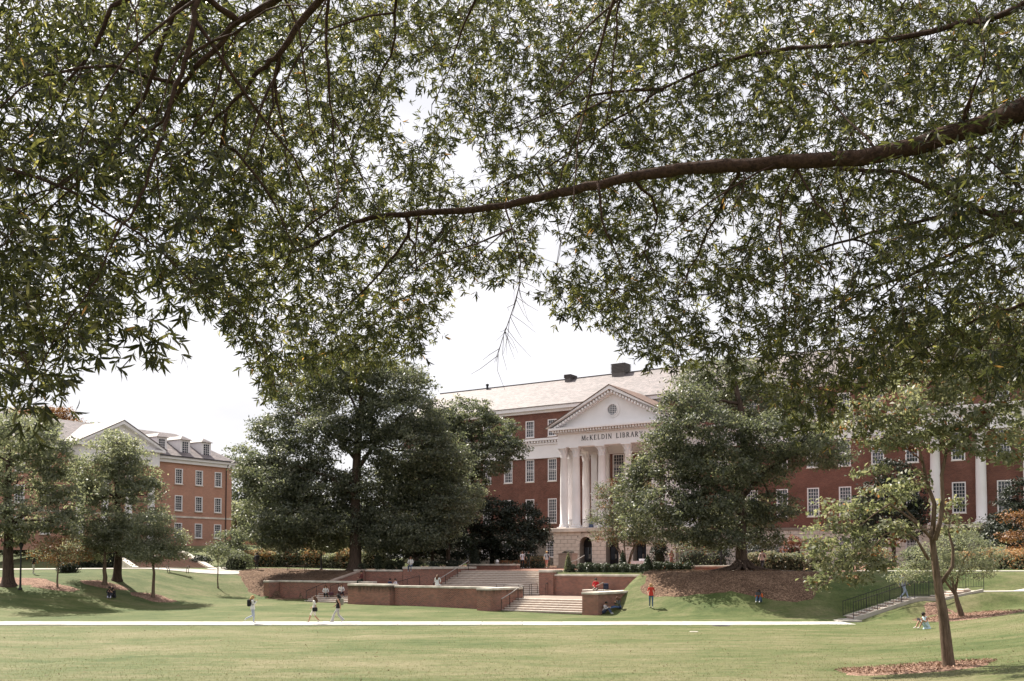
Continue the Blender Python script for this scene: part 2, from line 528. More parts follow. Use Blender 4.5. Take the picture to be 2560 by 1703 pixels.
def mat_bark(name, c1, c2, sx=14.0, sz=1.6):
    m, nt, b = new_mat(name)
    N, L = nt.nodes, nt.links
    tc = N.new('ShaderNodeTexCoord'); mp = N.new('ShaderNodeMapping'); mp.inputs['Scale'].default_value = (sx, sx, sz)
    L.new(tc.outputs['Object'], mp.inputs['Vector'])
    n = N.new('ShaderNodeTexNoise'); n.inputs['Scale'].default_value = 1.0; n.inputs['Detail'].default_value = 7; n.inputs['Roughness'].default_value = 0.7
    L.new(mp.outputs[0], n.inputs['Vector'])
    r = N.new('ShaderNodeValToRGB'); r.color_ramp.elements[0].position = 0.35; r.color_ramp.elements[1].position = 0.65
    r.color_ramp.elements[0].color = rgba(c1); r.color_ramp.elements[1].color = rgba(c2)
    L.new(n.outputs['Fac'], r.inputs['Fac']); L.new(r.outputs['Color'], b.inputs['Base Color'])
    b.inputs['Roughness'].default_value = 0.9; b.inputs['Specular IOR Level'].default_value = 0.15
    bp = N.new('ShaderNodeBump'); bp.inputs['Strength'].default_value = 1.0; bp.inputs['Distance'].default_value = 0.04
    L.new(n.outputs['Fac'], bp.inputs['Height']); L.new(bp.outputs['Normal'], b.inputs['Normal'])
    return m
def mat_glass(name, c=(0.02, 0.024, 0.03), rough=0.08):
    m, nt, b = new_mat(name)
    n = nt.nodes.new('ShaderNodeTexNoise'); n.inputs['Scale'].default_value = 1.3
    tc = nt.nodes.new('ShaderNodeTexCoord'); nt.links.new(tc.outputs['Object'], n.inputs['Vector'])
    r = nt.nodes.new('ShaderNodeValToRGB')
    r.color_ramp.elements[0].color = rgba(c); r.color_ramp.elements[1].color = rgba([x * 3.0 for x in c])
    nt.links.new(n.outputs['Fac'], r.inputs['Fac']); nt.links.new(r.outputs['Color'], b.inputs['Base Color'])
    b.inputs['Roughness'].default_value = rough; b.inputs['Specular IOR Level'].default_value = 0.6
    return m

M = {}
M['grass'] = mat_grass()
M['mulch'] = mat_mulch('mulch_leaf_litter', (0.050, 0.031, 0.021), (0.122, 0.076, 0.052), (0.29, 0.195, 0.135), 17.0)
M['chips'] = mat_mulch('red_wood_chips', (0.10, 0.060, 0.044), (0.235, 0.145, 0.108), (0.43, 0.29, 0.22), 16.0)
M['concrete'] = mat_plain('path_concrete', (0.56, 0.54, 0.50), 0.85, var=0.12, scale=1.5, bump=0.15)
M['oldpath'] = mat_plain('worn_concrete', (0.40, 0.37, 0.33), 0.9, var=0.2, scale=1.5, bump=0.15)
M['brickpave'] = mat_brick('brick_paving', (0.32, 0.15, 0.10), (0.24, 0.11, 0.08), (0.30, 0.24, 0.2), w=0.2, h=0.1)
M['steps'] = mat_plain('granite_steps', (0.56, 0.50, 0.44), 0.8, var=0.2, scale=2.2, bump=0.1)
M['riser'] = mat_plain('brick_risers', (0.36, 0.275, 0.23), 0.85, var=0.22, scale=2.5)
M['coping'] = mat_plain('limestone_coping', (0.50, 0.46, 0.40), 0.85, var=0.25, scale=1.8, bump=0.2)
M['twall'] = mat_brick('terrace_brick', (0.33, 0.118, 0.082), (0.150, 0.055, 0.043), (0.36, 0.28, 0.23), ms=0.012)
M['twall_st'] = mat_brick('stained_terrace_brick', (0.33, 0.120, 0.084), (0.150, 0.056, 0.043), (0.36, 0.28, 0.23), ms=0.012, stain=(1.7, 0.75, (0.035, 0.033, 0.022)))
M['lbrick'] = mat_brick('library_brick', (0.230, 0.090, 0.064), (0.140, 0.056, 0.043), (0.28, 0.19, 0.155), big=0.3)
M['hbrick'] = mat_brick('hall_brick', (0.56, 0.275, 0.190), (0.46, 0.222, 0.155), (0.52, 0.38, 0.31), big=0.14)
M['slate'] = mat_brick('roof_slate', (0.26, 0.215, 0.215), (0.13, 0.115, 0.12), (0.07, 0.06, 0.06), w=0.42, h=0.24, ms=0.014, rough=0.62, spec=0.38, xs=(1, 2.0), big=0.3)
M['slate2'] = mat_brick('porch_slate', (0.25, 0.16, 0.125), (0.17, 0.11, 0.092), (0.08, 0.06, 0.05), w=0.42, h=0.24, ms=0.014, rough=0.7, spec=0.3, xs=(1, 2.0))
M['white'] = mat_plain('white_paint', (0.82, 0.785, 0.79), 0.6, var=0.05, scale=0.8)
M['stone'] = mat_plain('limestone_blocks', (0.68, 0.60, 0.53), 0.85, var=0.25, scale=0.9, bump=0.15)
M['joint'] = mat_plain('mortar_joint', (0.25, 0.215, 0.18), 0.95)
M['glass'] = mat_glass('window_glass')
M['iron'] = mat_plain('black_iron', (0.018, 0.018, 0.02), 0.5, metal=0.2)
M['steel'] = mat_plain('galvanised_rail', (0.42, 0.40, 0.38), 0.4, metal=0.6)
M['louvre'] = mat_plain('brown_louvre', (0.13, 0.115, 0.112), 0.6)
M['bark'] = mat_bark('oak_bark', (0.030, 0.022, 0.018), (0.105, 0.072, 0.055))
M['bark2'] = mat_bark('grey_brown_bark', (0.065, 0.045, 0.032), (0.20, 0.145, 0.105))
M['limb'] = mat_bark('overhead_limb_bark', (0.035, 0.022, 0.017), (0.105, 0.062, 0.045), 22.0, 22.0)
M['leaf_oak'] = mat_leaf('willow_oak_leaf', [(0, (0.012, 0.015, 0.008)), (0.45, (0.027, 0.030, 0.014)), (0.80, (0.066, 0.065, 0.031)), (0.965, (0.14, 0.13, 0.07)), (1.0, (0.20, 0.11, 0.05))], 0.54, 0.42, 0.5, 3.2, 0.58)
M['leaf_mid'] = mat_leaf('oak_leaf', [(0, (0.055, 0.067, 0.048)), (0.6, (0.112, 0.126, 0.088)), (1, (0.200, 0.200, 0.145))], 0.46, 0.48, 0.40, 1.7)
M['leaf_broad'] = mat_leaf('big_oak_leaf', [(0, (0.052, 0.062, 0.044)), (0.6, (0.106, 0.118, 0.082)), (1, (0.215, 0.210, 0.155))], 0.46, 0.44, 0.5, 1.7)  # leaf tones of the two big oaks
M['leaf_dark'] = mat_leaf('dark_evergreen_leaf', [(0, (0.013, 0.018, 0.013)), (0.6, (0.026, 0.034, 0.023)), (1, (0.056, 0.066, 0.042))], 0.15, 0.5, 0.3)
M['leaf_pale'] = mat_leaf('grey_green_leaf', [(0, (0.105, 0.120, 0.092)), (0.6, (0.200, 0.212, 0.160)), (1, (0.320, 0.312, 0.245))], 0.52, 0.5, 0.4, 1.6)  # lightened so that haze over the left trees sits in the colour
M['leaf_lime'] = mat_leaf('lime_leaf', [(0, (0.085, 0.100, 0.060)), (0.6, (0.185, 0.192, 0.125)), (0.95, (0.31, 0.30, 0.22)), (1, (0.30, 0.13, 0.06))], 0.48, 0.46, 0.45, 1.5)
M['leaf_rust'] = mat_leaf('rust_leaf', [(0, (0.13, 0.062, 0.028)), (0.6, (0.27, 0.125, 0.055)), (1, (0.36, 0.22, 0.11))], 0.3, 0.5, 0.4, 1.2)
M['leaf_red'] = mat_leaf('dull_red_leaf', [(0, (0.09, 0.035, 0.025)), (0.6, (0.2, 0.075, 0.05)), (1, (0.28, 0.14, 0.09))], 0.3, 0.5, 0.4, 1.2)
M['chip'] = mat_leaf('wood_chip', [(0, (0.10, 0.060, 0.042)), (0.6, (0.235, 0.145, 0.105)), (1, (0.42, 0.29, 0.22))], 0.05, 0.9, 0.1)
M['dry'] = mat_leaf('dry_leaf', [(0, (0.075, 0.045, 0.030)), (0.6, (0.16, 0.10, 0.065)), (1, (0.30, 0.21, 0.14))], 0.15, 0.8, 0.15)
M['box'] = mat_leaf('boxwood_leaf', [(0, (0.022, 0.034, 0.018)), (0.7, (0.048, 0.066, 0.034)), (1, (0.15, 0.155, 0.09))], 0.15, 0.4, 0.5)
M['core'] = mat_plain('inner_twigs', (0.030, 0.034, 0.020), 0.95, var=0.3)
M['flower'] = mat_leaf('orange_blossom', [(0, (0.36, 0.17, 0.07)), (0.7, (0.48, 0.28, 0.14)), (1, (0.55, 0.40, 0.25))], 0.3, 0.6, 0.2, 1.1)
M['flower_red'] = mat_leaf('dusty_red_blossom', [(0, (0.25, 0.07, 0.03)), (0.7, (0.38, 0.14, 0.06)), (1, (0.45, 0.25, 0.13))], 0.3, 0.6, 0.2, 1.1)
M['flower_pale'] = mat_leaf('pale_hydrangea', [(0, (0.28, 0.26, 0.17)), (0.7, (0.45, 0.41, 0.29)), (1, (0.5, 0.36, 0.27))], 0.25, 0.6, 0.2, 1.0)
M['blade'] = mat_leaf('grass_blade', [(0, (0.100, 0.126, 0.050)), (0.5, (0.168, 0.165, 0.086)), (1, (0.25, 0.22, 0.14))], 0.3, 0.6, 0.25, 1.2)
M['blue'] = mat_plain('blue_plastic', (0.030, 0.075, 0.21), 0.45, var=0.08)
M['cloth_w'] = mat_plain('white_cloth', (0.70, 0.66, 0.70), 0.8, var=0.06)
M['bronze'] = mat_plain('weathered_bronze', (0.20, 0.165, 0.13), 0.42, metal=0.7, var=0.35, scale=5)
M['granite'] = mat_plain('pink_granite', (0.40, 0.30, 0.24), 0.7, var=0.18, scale=9.0)
M['letters'] = mat_plain('dark_letters', (0.02, 0.02, 0.022), 0.5)
M['wood'] = mat_plain('bench_slats', (0.16, 0.09, 0.06), 0.6, var=0.2)
_pc = {}
def cloth(c, rough=0.85):
    k = tuple(round(x, 3) for x in c)
    if k not in _pc:
        _pc[k] = mat_plain('cloth_%d' % len(_pc), c, rough, var=0.12, scale=14.0)
    return _pc[k]

# ------------------------------------------------------------------ the ground
def lines(dense, lo, hi, step, far, specials):
    a = list(np.arange(lo, hi + 1e-6, step))
    x, st = hi, step
    while x < far[1]:
        st *= 1.25; x += st; a.append(x)
    x, st = lo, step
    while x > far[0]:
        st *= 1.25; x -= st; a.append(x)
    for q in specials:
        a += [q - 0.012, q + 0.012]
    return np.unique(np.round(np.array(a), 4))
SL = lines(0, -75, 45, 0.7, (-900, 900), (-32.9, -27.0, -22.4, -20.6, -9.1, 0.9))
DL = lines(0, -48, 50, 0.7, (-160, 1500), (0.55, 3.6, 8.2, 9.6, 14.3))
S_, D_ = np.meshgrid(SL, DL, indexing='ij')
GX, GY = ter(S_, D_)
GZ = ground_np(GX, GY)
ni, nj = GX.shape
idx = np.arange(ni * nj).reshape(ni, nj)
gf = np.stack([idx[:-1, :-1], idx[1:, :-1], idx[1:, 1:], idx[:-1, 1:]], -1).reshape(-1, 4)
lawn = link('lawn', np_mesh('lawn', np.stack([GX, GY, GZ], -1).reshape(-1, 3), gf, M['grass'], smooth=True))
tag(lawn, 'sloping green and straw coloured lawn of the mall', kind='structure')

def blob(name, label, cx, cy, rx, ry, mat, seed, lift=0.03, rot=0.0, kind='structure', n=64, rings=14, rag=0.12):
    """a bed with a ragged outline laid on the ground"""
    rg = np.random.default_rng(seed)
    ph = rg.uniform(0, 6.28, 6); am = rg.uniform(0.3, 1.0, 6)
    th = np.linspace(0, 2 * np.pi, n, endpoint=False)
    edge = 1 + rag * sum(am[i] * np.sin((i + 2) * th + ph[i]) for i in range(6)) / 2.0 + rg.normal(0, 0.018, n)
    vs_ = [[cx, cy, ground(cx, cy) + lift * 1.6]]
    for k in range(1, rings + 1):
        q = k / rings
        x = np.cos(th) * rx * edge * q; y = np.sin(th) * ry * edge * q
        X = cx + x * math.cos(rot) - y * math.sin(rot); Y = cy + x * math.sin(rot) + y * math.cos(rot)
        Z = ground_np(X, Y) + lift * (1.6 - 0.8 * q) - (0.06 if k == rings else 0)
        vs_ += np.stack([X, Y, Z], -1).tolist()
    fs = [(0, 1 + i, 1 + (i + 1) % n) for i in range(n)]
    for k in range(rings - 1):
        a, b = 1 + k * n, 1 + (k + 1) * n
        fs += [(a + i, b + i, b + (i + 1) % n, a + (i + 1) % n) for i in range(n)]
    mb = MB().add(vs_, fs)
    o = mb.build(name, mat, smooth=True)
    tag(o, label, kind=kind)
    return o
def strip(name, label, pts, width, mat, lift=0.03, kind='structure', step=0.8):
    """a walk that follows the ground along a line"""
    P = [Vector((x, y, 0)) for x, y in pts]
    line = []
    for a, b in zip(P[:-1], P[1:]):
        n = max(1, int((b - a).length / step))
        line += [a.lerp(b, i / n) for i in range(n)]
    line.append(P[-1])
    vs_, fs = [], []
    for i, p in enumerate(line):
        d = (line[min(i + 1, len(line) - 1)] - line[max(i - 1, 0)]).normalized()
        nrm = Vector((-d.y, d.x, 0))
        for q in (-0.5, -0.17, 0.17, 0.5):
            c = p + nrm * width * q
            vs_.append((c.x, c.y, ground(c.x, c.y) + lift))
    for i in range(len(line) - 1):
        for q in range(3):
            a = i * 4 + q
            fs.append((a, a + 4, a + 5, a + 1))
    o = MB().add(vs_, fs).build(name, mat, smooth=True)
    tag(o, label, kind=kind)
    return o

# lower walk: slabs one by one
walk = thing('path', 'straight pale concrete walk crossing the lawn', None)
walk['kind'] = 'structure'
slab_me = [MB().bbox(0.012, 2.428, -1.55, 1.55, -0.12, 0.03, 0.012).mesh('slab', mat_plain('walk_concrete_%d' % q_, [c_ * f_ for c_ in (0.47, 0.45, 0.415)], 0.88, var=0.16, scale=1.1 + 0.3 * q_, bump=0.2)) for q_, f_ in enumerate((1.0, 0.9, 1.07))]
rs = random.Random(5)
for i in range(-15, 8):
    o = link('slab', slab_me[rs.randrange(3)], walk, (i * 2.44 + 0.62, 61.35, rs.uniform(-0.004, 0.004)))
    o.rotation_euler = (rs.uniform(-0.002, 0.002), rs.uniform(-0.002, 0.002), 0)

link('slab', MB().bbox(0, 1.5, 0, 3.3, -0.12, 0.028, 0.012).mesh('slab', M['oldpath']), walk, (19.95, 62.92, 0.06))
# upper walks and beds
strip('upper_path', 'pale concrete walk along the top of the grassy bank', [at_u(-140, 92, 0)[:2], at_u(60, 93.5, 0)[:2], at_u(330, 95, 0)[:2], at_u(560, 97, 0)[:2], at_u(760, 99, 0)[:2], at_u(960, 101, 0)[:2]], 2.0, M['oldpath'], 0.04)
strip('hall_path', 'concrete walk up to the orange brick hall', [at_u(540, 98, 0)[:2], at_u(600, 112, 0)[:2], at_u(690, 118, 0)[:2], at_u(800, 119, 0)[:2]], 1.8, M['oldpath'], 0.05)
strip('bank_path', 'pale walk leading off behind the railing stairs', [(29.2, 65.3), (33, 66.2), (38, 67.5), (46, 70)], 2.0, M['concrete'], 0.035)
strip('bed_path', 'pale walk in front of the orange shrub border', [(16.5, 78.6), (22, 76.8), (28, 74.6), (36, 71.6), (46, 69)], 1.8, M['concrete'], 0.035)
blob('mulch_bed', 'leaf strewn brown mulch bank below the flared oak trunk', *ter(7.6, 7.9), 7.0, 4.3, M['mulch'], 11, 0.04, ROT + 0.10)
blob('mulch_bed', 'leaf strewn brown mulch bank below the spreading oak', *ter(-34.0, 6.6), 7.6, 4.6, M['mulch'], 12, 0.05, ROT - 0.2)
_p = hit(2368, 1668)
blob('mulch_bed', 'red wood chip ring at the foot of the nearest tree', _p[0] - 0.9, _p[1] + 0.3, 2.7, 1.5, M['chips'], 13, 0.03)
_p2 = hit(2405, 1543)
blob('mulch_bed', 'red wood chip ring under the forked crape myrtle', _p2[0] + 0.3, _p2[1] + 0.2, 2.9, 3.6, M['chips'], 14, 0.03)
for i, (u, Y, rx, ry, lb) in enumerate([(20, 84, 4.2, 1.8, 'pinkish mulch under the left edge oak'), (140, 83, 2.0, 0.9, 'pinkish mulch ring under the rust coloured shrub'), (262, 86, 2.0, 1.0, 'pinkish mulch ring under the low round tree'), (385, 85, 2.0, 1.0, 'pinkish mulch ring under the small leaning tree')]):
    g = grd(u, Y)
    blob('mulch_bed', lb, g[0], g[1], rx, ry, M['chips'], 20 + i, 0.035)

# ------------------------------------------------------------------ the terrace
L1, L2 = 1.0, 2.92
TR = dict(loc=(OX, OY, 0), rot=(0, 0, ROT))
def tpart(name, mb, mat):
    return mb.build(name, mat, None, TR['loc'], TR['rot'])
def tthing(name, label, cat, group=None):
    return thing(name, label, cat, (OX, OY, 0), ROT, group)
fl = MB()
fl.box(-27.0, 0.4, 2.35, 9.4, 0.3, L1)
fl.box(-21.5, -7.0, 0.7, 2.352, 0.3, L1 - 0.003)
tag(tpart('terrace_floor', fl, M['brickpave']), 'brick paved lower terrace landing', kind='structure')
pz_ = MB()
def slope_slab(mb, s0, s1, ds, dz=0.0):
    for a, b in zip(ds[:-1], ds[1:]):
        mb.add([(s0, a, 1.6), (s1, a, 1.6), (s1, b, 1.6), (s0, b, 1.6), (s0, a, deck(a) + dz), (s1, a, deck(a) + dz), (s1, b, deck(b) + dz), (s0, b, deck(b) + dz)],
               [(0, 3, 2, 1), (4, 5, 6, 7), (0, 1, 5, 4), (1, 2, 6, 5), (2, 3, 7, 6), (3, 0, 4, 7)])
slope_slab(pz_, -22.4, 14.0, [14.25, 43.25, 60])
gb_ = MB()
slope_slab(gb_, -44.0, -22.42, [17.0, 43.25, 60], -0.01)
tag(tpart('garden_bed', gb_, M['mulch']), 'dark planting ground under the trees left of the library', kind='structure')
plaza = tpart('plaza', pz_, M['brickpave'])
tag(plaza, 'brick plaza in front of the library', kind='structure')

def flight(name, label, s0, s1, d0, z0, n, rise, run, group=None, lip=0.025):
    t = tthing(name, label, 'steps', group)
    sme = MB().bbox(0, s1 - s0, -lip, run + 0.05, -0.06, 0.0, 0.008).mesh('tread', M['steps'])
    rme = MB().box(0.002, s1 - s0 - 0.002, 0, run + 0.04, -rise, -0.061).mesh('riser', M['riser'])
    for i in range(n):
        link('tread', sme, t, (s0, d0 + i * run, z0 + (i + 1) * rise))
        link('riser', rme, t, (s0, d0 + i * run, z0 + (i + 1) * rise))
    return t
flight('stone_steps', 'lower flight of sunlit stone steps meeting the lawn', -6.72, 0.02, 0.0, 0.1, 6, 0.15, 0.39)
flight('stone_steps', 'wide upper flight of stone steps below the plaza', -20.5, -9.15, 9.05, L1, 13, (L2 - L1) / 13, 0.4)
flight('stone_steps', 'short flight of pale stone steps behind two seated students', -27.5, -21.3, 1.1, 0.32, 5, 0.136, 0.42)

def cap(t, s0, s1, d0, d1, z, over=0.07, th=0.16, axis='s', piece=1.5):
    """coping stones, one by one"""
    L = (s1 - s0) if axis == 's' else (d1 - d0)
    n = max(1, round(L / piece)); w = L / n
    if axis == 's':
        me = MB().bbox(0.004, w - 0.004, -over, d1 - d0 + over, 0, th, 0.018).mesh('coping_stone', M['coping'])
        for i in range(n): link('coping_stone', me, t, (s0 + i * w, d0, z + rs.uniform(-0.003, 0.003)))
    else:
        me = MB().bbox(-over, s1 - s0 + over, 0.004, w - 0.004, 0, th, 0.018).mesh('coping_stone', M['coping'])
        for i in range(n): link('coping_stone', me, t, (s0, d0 + i * w, z + rs.uniform(-0.003, 0.003)))
def wall(label, s0, s1, d0, d1, z0, z1, mat='twall', axis='s', th=0.16, piece=1.5):
    t = tthing('brick_wall', label, 'brick wall')
    MB().box(s0, s1, d0, d1, z0, z1 - th).build('brickwork', M[mat], t)
    cap(t, s0, s1, d0, d1, z1 - th, axis=axis, th=th, piece=piece)
    return t
wall('tall brick retaining wall behind the student in the red hoodie', -7.9, 1.6, 9.35, 9.85, 0.4, 2.72, piece=1.6)
wall('short brick return wall beside the leaf strewn bank', 1.15, 1.62, 9.95, 14.0, 1.0, 2.74, axis='d')
wall('square brick pier at the right of the wide upper steps', -9.2, -7.85, 9.1, 10.5, 0.4, 3.05, th=0.2, piece=1.35)
wall('low brick parapet running back from the square pier', -9.1, -8.5, 10.6, 15.5, 1.0, 3.0, axis='d')
wall('brick wall with two students leaning against it', 0.05, 1.25, -0.15, 9.25, -0.4, 1.62, 'twall_st', axis='d', piece=1.55)
wall('stained brick pier at the left foot of the lower steps', -7.9, -6.75, -1.4, 2.9, -0.4, 1.82, 'twall_st', axis='d', piece=1.43)
t = wall('long low brick wall with a student seated on its coping', -17.2, -7.95, 0.55, 1.0, -0.4, 1.86, piece=1.55)
wall('jutting brick bay at the left of the long low wall', -21.6, -17.25, 0.0, 1.05, -0.4, 1.95, 'twall_st', piece=1.45)
wall('brick wall behind the two seated students on the short steps', -32.85, -21.9, 3.4, 3.82, -0.4, 2.08, piece=1.55)
wall('brick pier ending the left terrace wall above the lawn', -33.6, -32.9, 2.2, 4.0, -0.4, 2.06, piece=0.7)
wall('upper brick retaining wall under the spreading oak', -28.2, -22.55, 8.0, 8.42, 0.4, 3.02, piece=1.4)
wall('high brick flank wall with a woman sitting on top', -22.5, -20.52, 8.0, 16.2, 0.4, 3.28, axis='d', piece=1.65, th=0.2)
wall('low brick planter wall at the back of the plaza', -23.5, -17.8, 19.0, 19.5, 2.7, 3.52, piece=1.4)
wall('low brick seat wall by the far table', 0.2, 4.2, 17.0, 17.5, 2.7, 3.42, piece=1.3)
t = tthing('brick_wall', 'sloping brick side wall against the mulch on the left', 'brick wall')
MB().prismx([(3.9, 0.4), (7.95, 0.4), (7.95, 2.95), (3.9, 2.02)], -27.25, -26.85).build('brickwork', M['twall'], t)
MB().prismx([(3.9, 2.02), (7.95, 2.95), (7.95, 3.05), (3.9, 2.14)], -27.3, -26.8).build('coping_stone', M['riser'], t)
tag(MB().box(-7.8, 1.1, 9.86, 14.2, 2.2, 2.76).build('planting_bed', M['mulch'], None, TR['loc'], TR['rot']), 'dark soil bed behind the tall retaining wall', kind='structure')
# stone seat block beside the red hoodie student
t = tthing('brick_plinth', 'small brick plinth with stone top under the red hoodie student', 'plinth')
MB().box(-4.6, -2.7, 8.2, 9.3, 0.9, 1.42).build('brickwork', M['twall'], t)
MB().bbox(-4.65, -2.65, 8.15, 9.3, 1.42, 1.55, 0.02).build('coping_stone', M['coping'], t)

def handrail(label, pts, h=0.92, post_every=1, mat='iron', rmat=None, r=0.022, group=None, drop_ends=True, mid=False):
    """pts: floor points in terrace coordinates (s, d, z)"""
    t = tthing('handrail', label, 'handrail', group)
    top = [(a, b, c + h) for a, b, c in pts]
    MB().tube(top, r, 8).build('top_rail', M[rmat or mat], t)
    for i, (a, b, c) in enumerate(pts):
        if i % post_every == 0 or i == len(pts) - 1:
            MB().tube([(a, b, c - 0.05), (a, b, c + h - 0.01)], r * 0.85, 6).build('post', M[mat], t)
    return t
up = (L2 - L1) / 13 / 0.4
handrail('pale topped handrail climbing the left of the upper steps', [(-19.9, 9.0 + i * 1.72, L1 + (0 if i == 0 else up * (i * 1.72))) for i in range(4)], rmat='steel', r=0.03)
handrail('dark handrail on the brick wall below the sitting woman', [(-22.7, 7.2, L1), (-21.6, 7.5, L1 + 0.3), (-20.5, 7.8, L1 + 0.6)], r=0.025)
handrail('handrail against the square pier', [(-9.35, 9.1, L1), (-9.35, 8.2, L1), (-9.35, 7.9, L1)], rmat='steel')
handrail('black handrail post beside the brick pier stairs', [(-8.3, 8.7, L1), (-8.3, 9.0, L1 + 0.1)])
handrail('pale handrail stepping down beside the stained pier', [(-6.5, -0.35, 0.1), (-6.5, 0.75, 0.45), (-6.5, 1.85, 0.85), (-6.5, 2.6, 1.0)], rmat='steel', r=0.03)
handrail('low landing rail at the middle of the terrace', [(-11.4, 6.2, L1), (-10.6, 6.1, L1), (-8.9, 5.6, L1), (-7.6, 4.2, L1)], rmat='steel')
handrail('short pale rail behind the right hand wall', [(-1.4, 4.6, L1), (-0.7, 4.3, L1 + 0.25)], rmat='steel', h=0.95)
handrail('pale handrail above the square pier by the pedestal', [(-8.8, 13.3, L2), (-8.8, 14.6, L2 + 0.2), (-8.8, 15.9, L2 + 0.6)], rmat='steel', r=0.035, h=0.75)
handrail('dark handrail on the left of the short steps', [(-27.0, 0.8, 0.35), (-27.0, 2.0, 0.7), (-27.0, 3.1, L1)], r=0.025)
handrail('dark handrail in the middle of the short steps', [(-25.6, 2.2, 0.75), (-25.6, 3.2, L1)], r=0.025)

def bench(name, label, s, d, z, length, rz=0.0, world=None, slat='wood'):
    if world: t = thing(name, label, 'bench', world, rz)
    else:
        x, y = ter(s, d); t = thing(name, label, 'bench', (x, y, z), ROT + rz)
    hl = length / 2
    for k in range(4):
        MB().bbox(-hl, hl, -0.22 + k * 0.12, -0.13 + k * 0.12, 0.42, 0.455, 0.006).build('seat_slat', M[slat], t, (0, 0, 0))
    for sx in (-1, 1):
        MB().tube([(sx * (hl - 0.12), -0.26, 0), (sx * (hl - 0.12), -0.22, 0.3), (sx * (hl - 0.12), -0.22, 0.43), (sx * (hl - 0.12), 0.24, 0.43), (sx * (hl - 0.12), 0.26, 0)], 0.028, 6).build('leg', M['iron'], t, (0, 0, 0))
        MB().tube([(sx * (hl - 0.02), -0.24, 0.43), (sx * (hl - 0.02), -0.28, 0.62), (sx * (hl - 0.02), -0.2, 0.69), (sx * (hl - 0.02), 0.2, 0.69), (sx * (hl - 0.02), 0.26, 0.62), (sx * (hl - 0.02), 0.22, 0.43)], 0.026, 6).build('arm', M['iron'], t, (0, 0, 0))
    return t
bench('bench', 'black iron backless bench in the middle of the terrace', -13.3, 4.3, L1, 1.9, slat='iron')
bench('bench', 'black iron backless bench below the sitting woman', -18.9, 6.4, L1, 1.9, slat='iron')
g = grd(744, 97.2)
bench('bench', 'wood slat bench on the walk in front of the flower border', 0, 0, 0, 1.9, -0.1, (g[0], g[1] - 0.4, g[2] + 0.04))
g = grd(445, 94.0)
bench('bench', 'dark low bench at the foot of the far brick stairs', 0, 0, 0, 2.0, -0.05, (g[0], g[1], g[2] + 0.04), 'iron')

# ------------------------------------------------------------------ stairs with railings on the right
t = thing('concrete_stairs', 'concrete stairs between black railings on the right bank', 'stairs', (21.45, 64.3, 0.0), 0.0)
sme = MB().bbox(0, 0.47, 0, 1.8, -0.055, 0, 0.008).mesh('tread', M['steps'])
rme = MB().box(0.015, 0.46, 0.004, 1.796, -0.2, -0.056).mesh('riser', M['riser'])
for i in range(9):
    link('tread', sme, t, (i * 0.42, 0, 0.1 + 0.1445 * (i + 1)))
    link('riser', rme, t, (i * 0.42, 0, 0.1 + 0.1445 * (i + 1)))
MB().prism([(-0.1, -0.2), (3.9, 1.0), (5.6, 1.0), (8.0, 1.6), (8.0, 1.98), (5.6, 1.46), (3.9, 1.46), (-0.1, 0.2)], -0.22, -0.005).build('side_kerb', M['oldpath'], t)
MB().prism([(-0.1, -0.2), (3.9, 1.0), (5.6, 1.0), (8.0, 1.6), (8.0, 1.98), (5.6, 1.46), (3.9, 1.46), (-0.1, 0.2)], 1.805, 2.02).build('side_kerb', M['oldpath'], t)
MB().bbox(3.78, 5.5, 0, 1.8, 1.0, 1.4, 0.01).build('landing', M['oldpath'], t)
for i in range(4):
    link('tread', sme, t, (5.45 + i * 0.46, 0, 1.4 + 0.14 * (i + 1)))
    link('riser', rme, t, (5.45 + i * 0.46, 0, 1.4 + 0.14 * (i + 1)))
def railing(label, pts, h=0.95):
    t = thing('railing', label, 'railing', pts[0])
    P = [Vector(p) - Vector(pts[0]) for p in pts]
    MB().tube([p + Vector((0, 0, h)) for p in P], 0.022, 6).build('top_rail', M['iron'], t, (0, 0, 0))
    MB().tube([p + Vector((0, 0, 0.1)) for p in P], 0.015, 5).build('bottom_rail', M['iron'], t, (0, 0, 0))
    tot = sum((b - a).length for a, b in zip(P[:-1], P[1:]))
    bme = MB().tube([(0, 0, 0.1), (0, 0, h)], 0.009, 4).mesh('baluster', M['iron'])
    pme = MB().tube([(0, 0, -0.1), (0, 0, h + 0.03)], 0.02, 6).mesh('post', M['iron'])
    for a, b in zip(P[:-1], P[1:]):
        n = max(2, int((b - a).length / 0.17))
        for i in range(n):
            q = a.lerp(b, i / n)
            link('post' if i % 9 == 0 else 'baluster', pme if i % 9 == 0 else bme, t, q)
    link('post', pme, t, P[-1])
railing('near black railing along the right bank stairs', [(21.35, 64.22, 0.2), (25.2, 64.22, 1.46), (26.9, 64.22, 1.46)])
railing('far black railing along the right bank stairs', [(21.35, 66.25, 0.2), (25.2, 66.25, 1.46), (26.9, 66.25, 1.46)])
railing('black railing along the upper landing behind the nearest tree', [(28.4, 66.4, 1.85), (29.4, 66.45, 1.95), (30.6, 66.55, 2.0)])

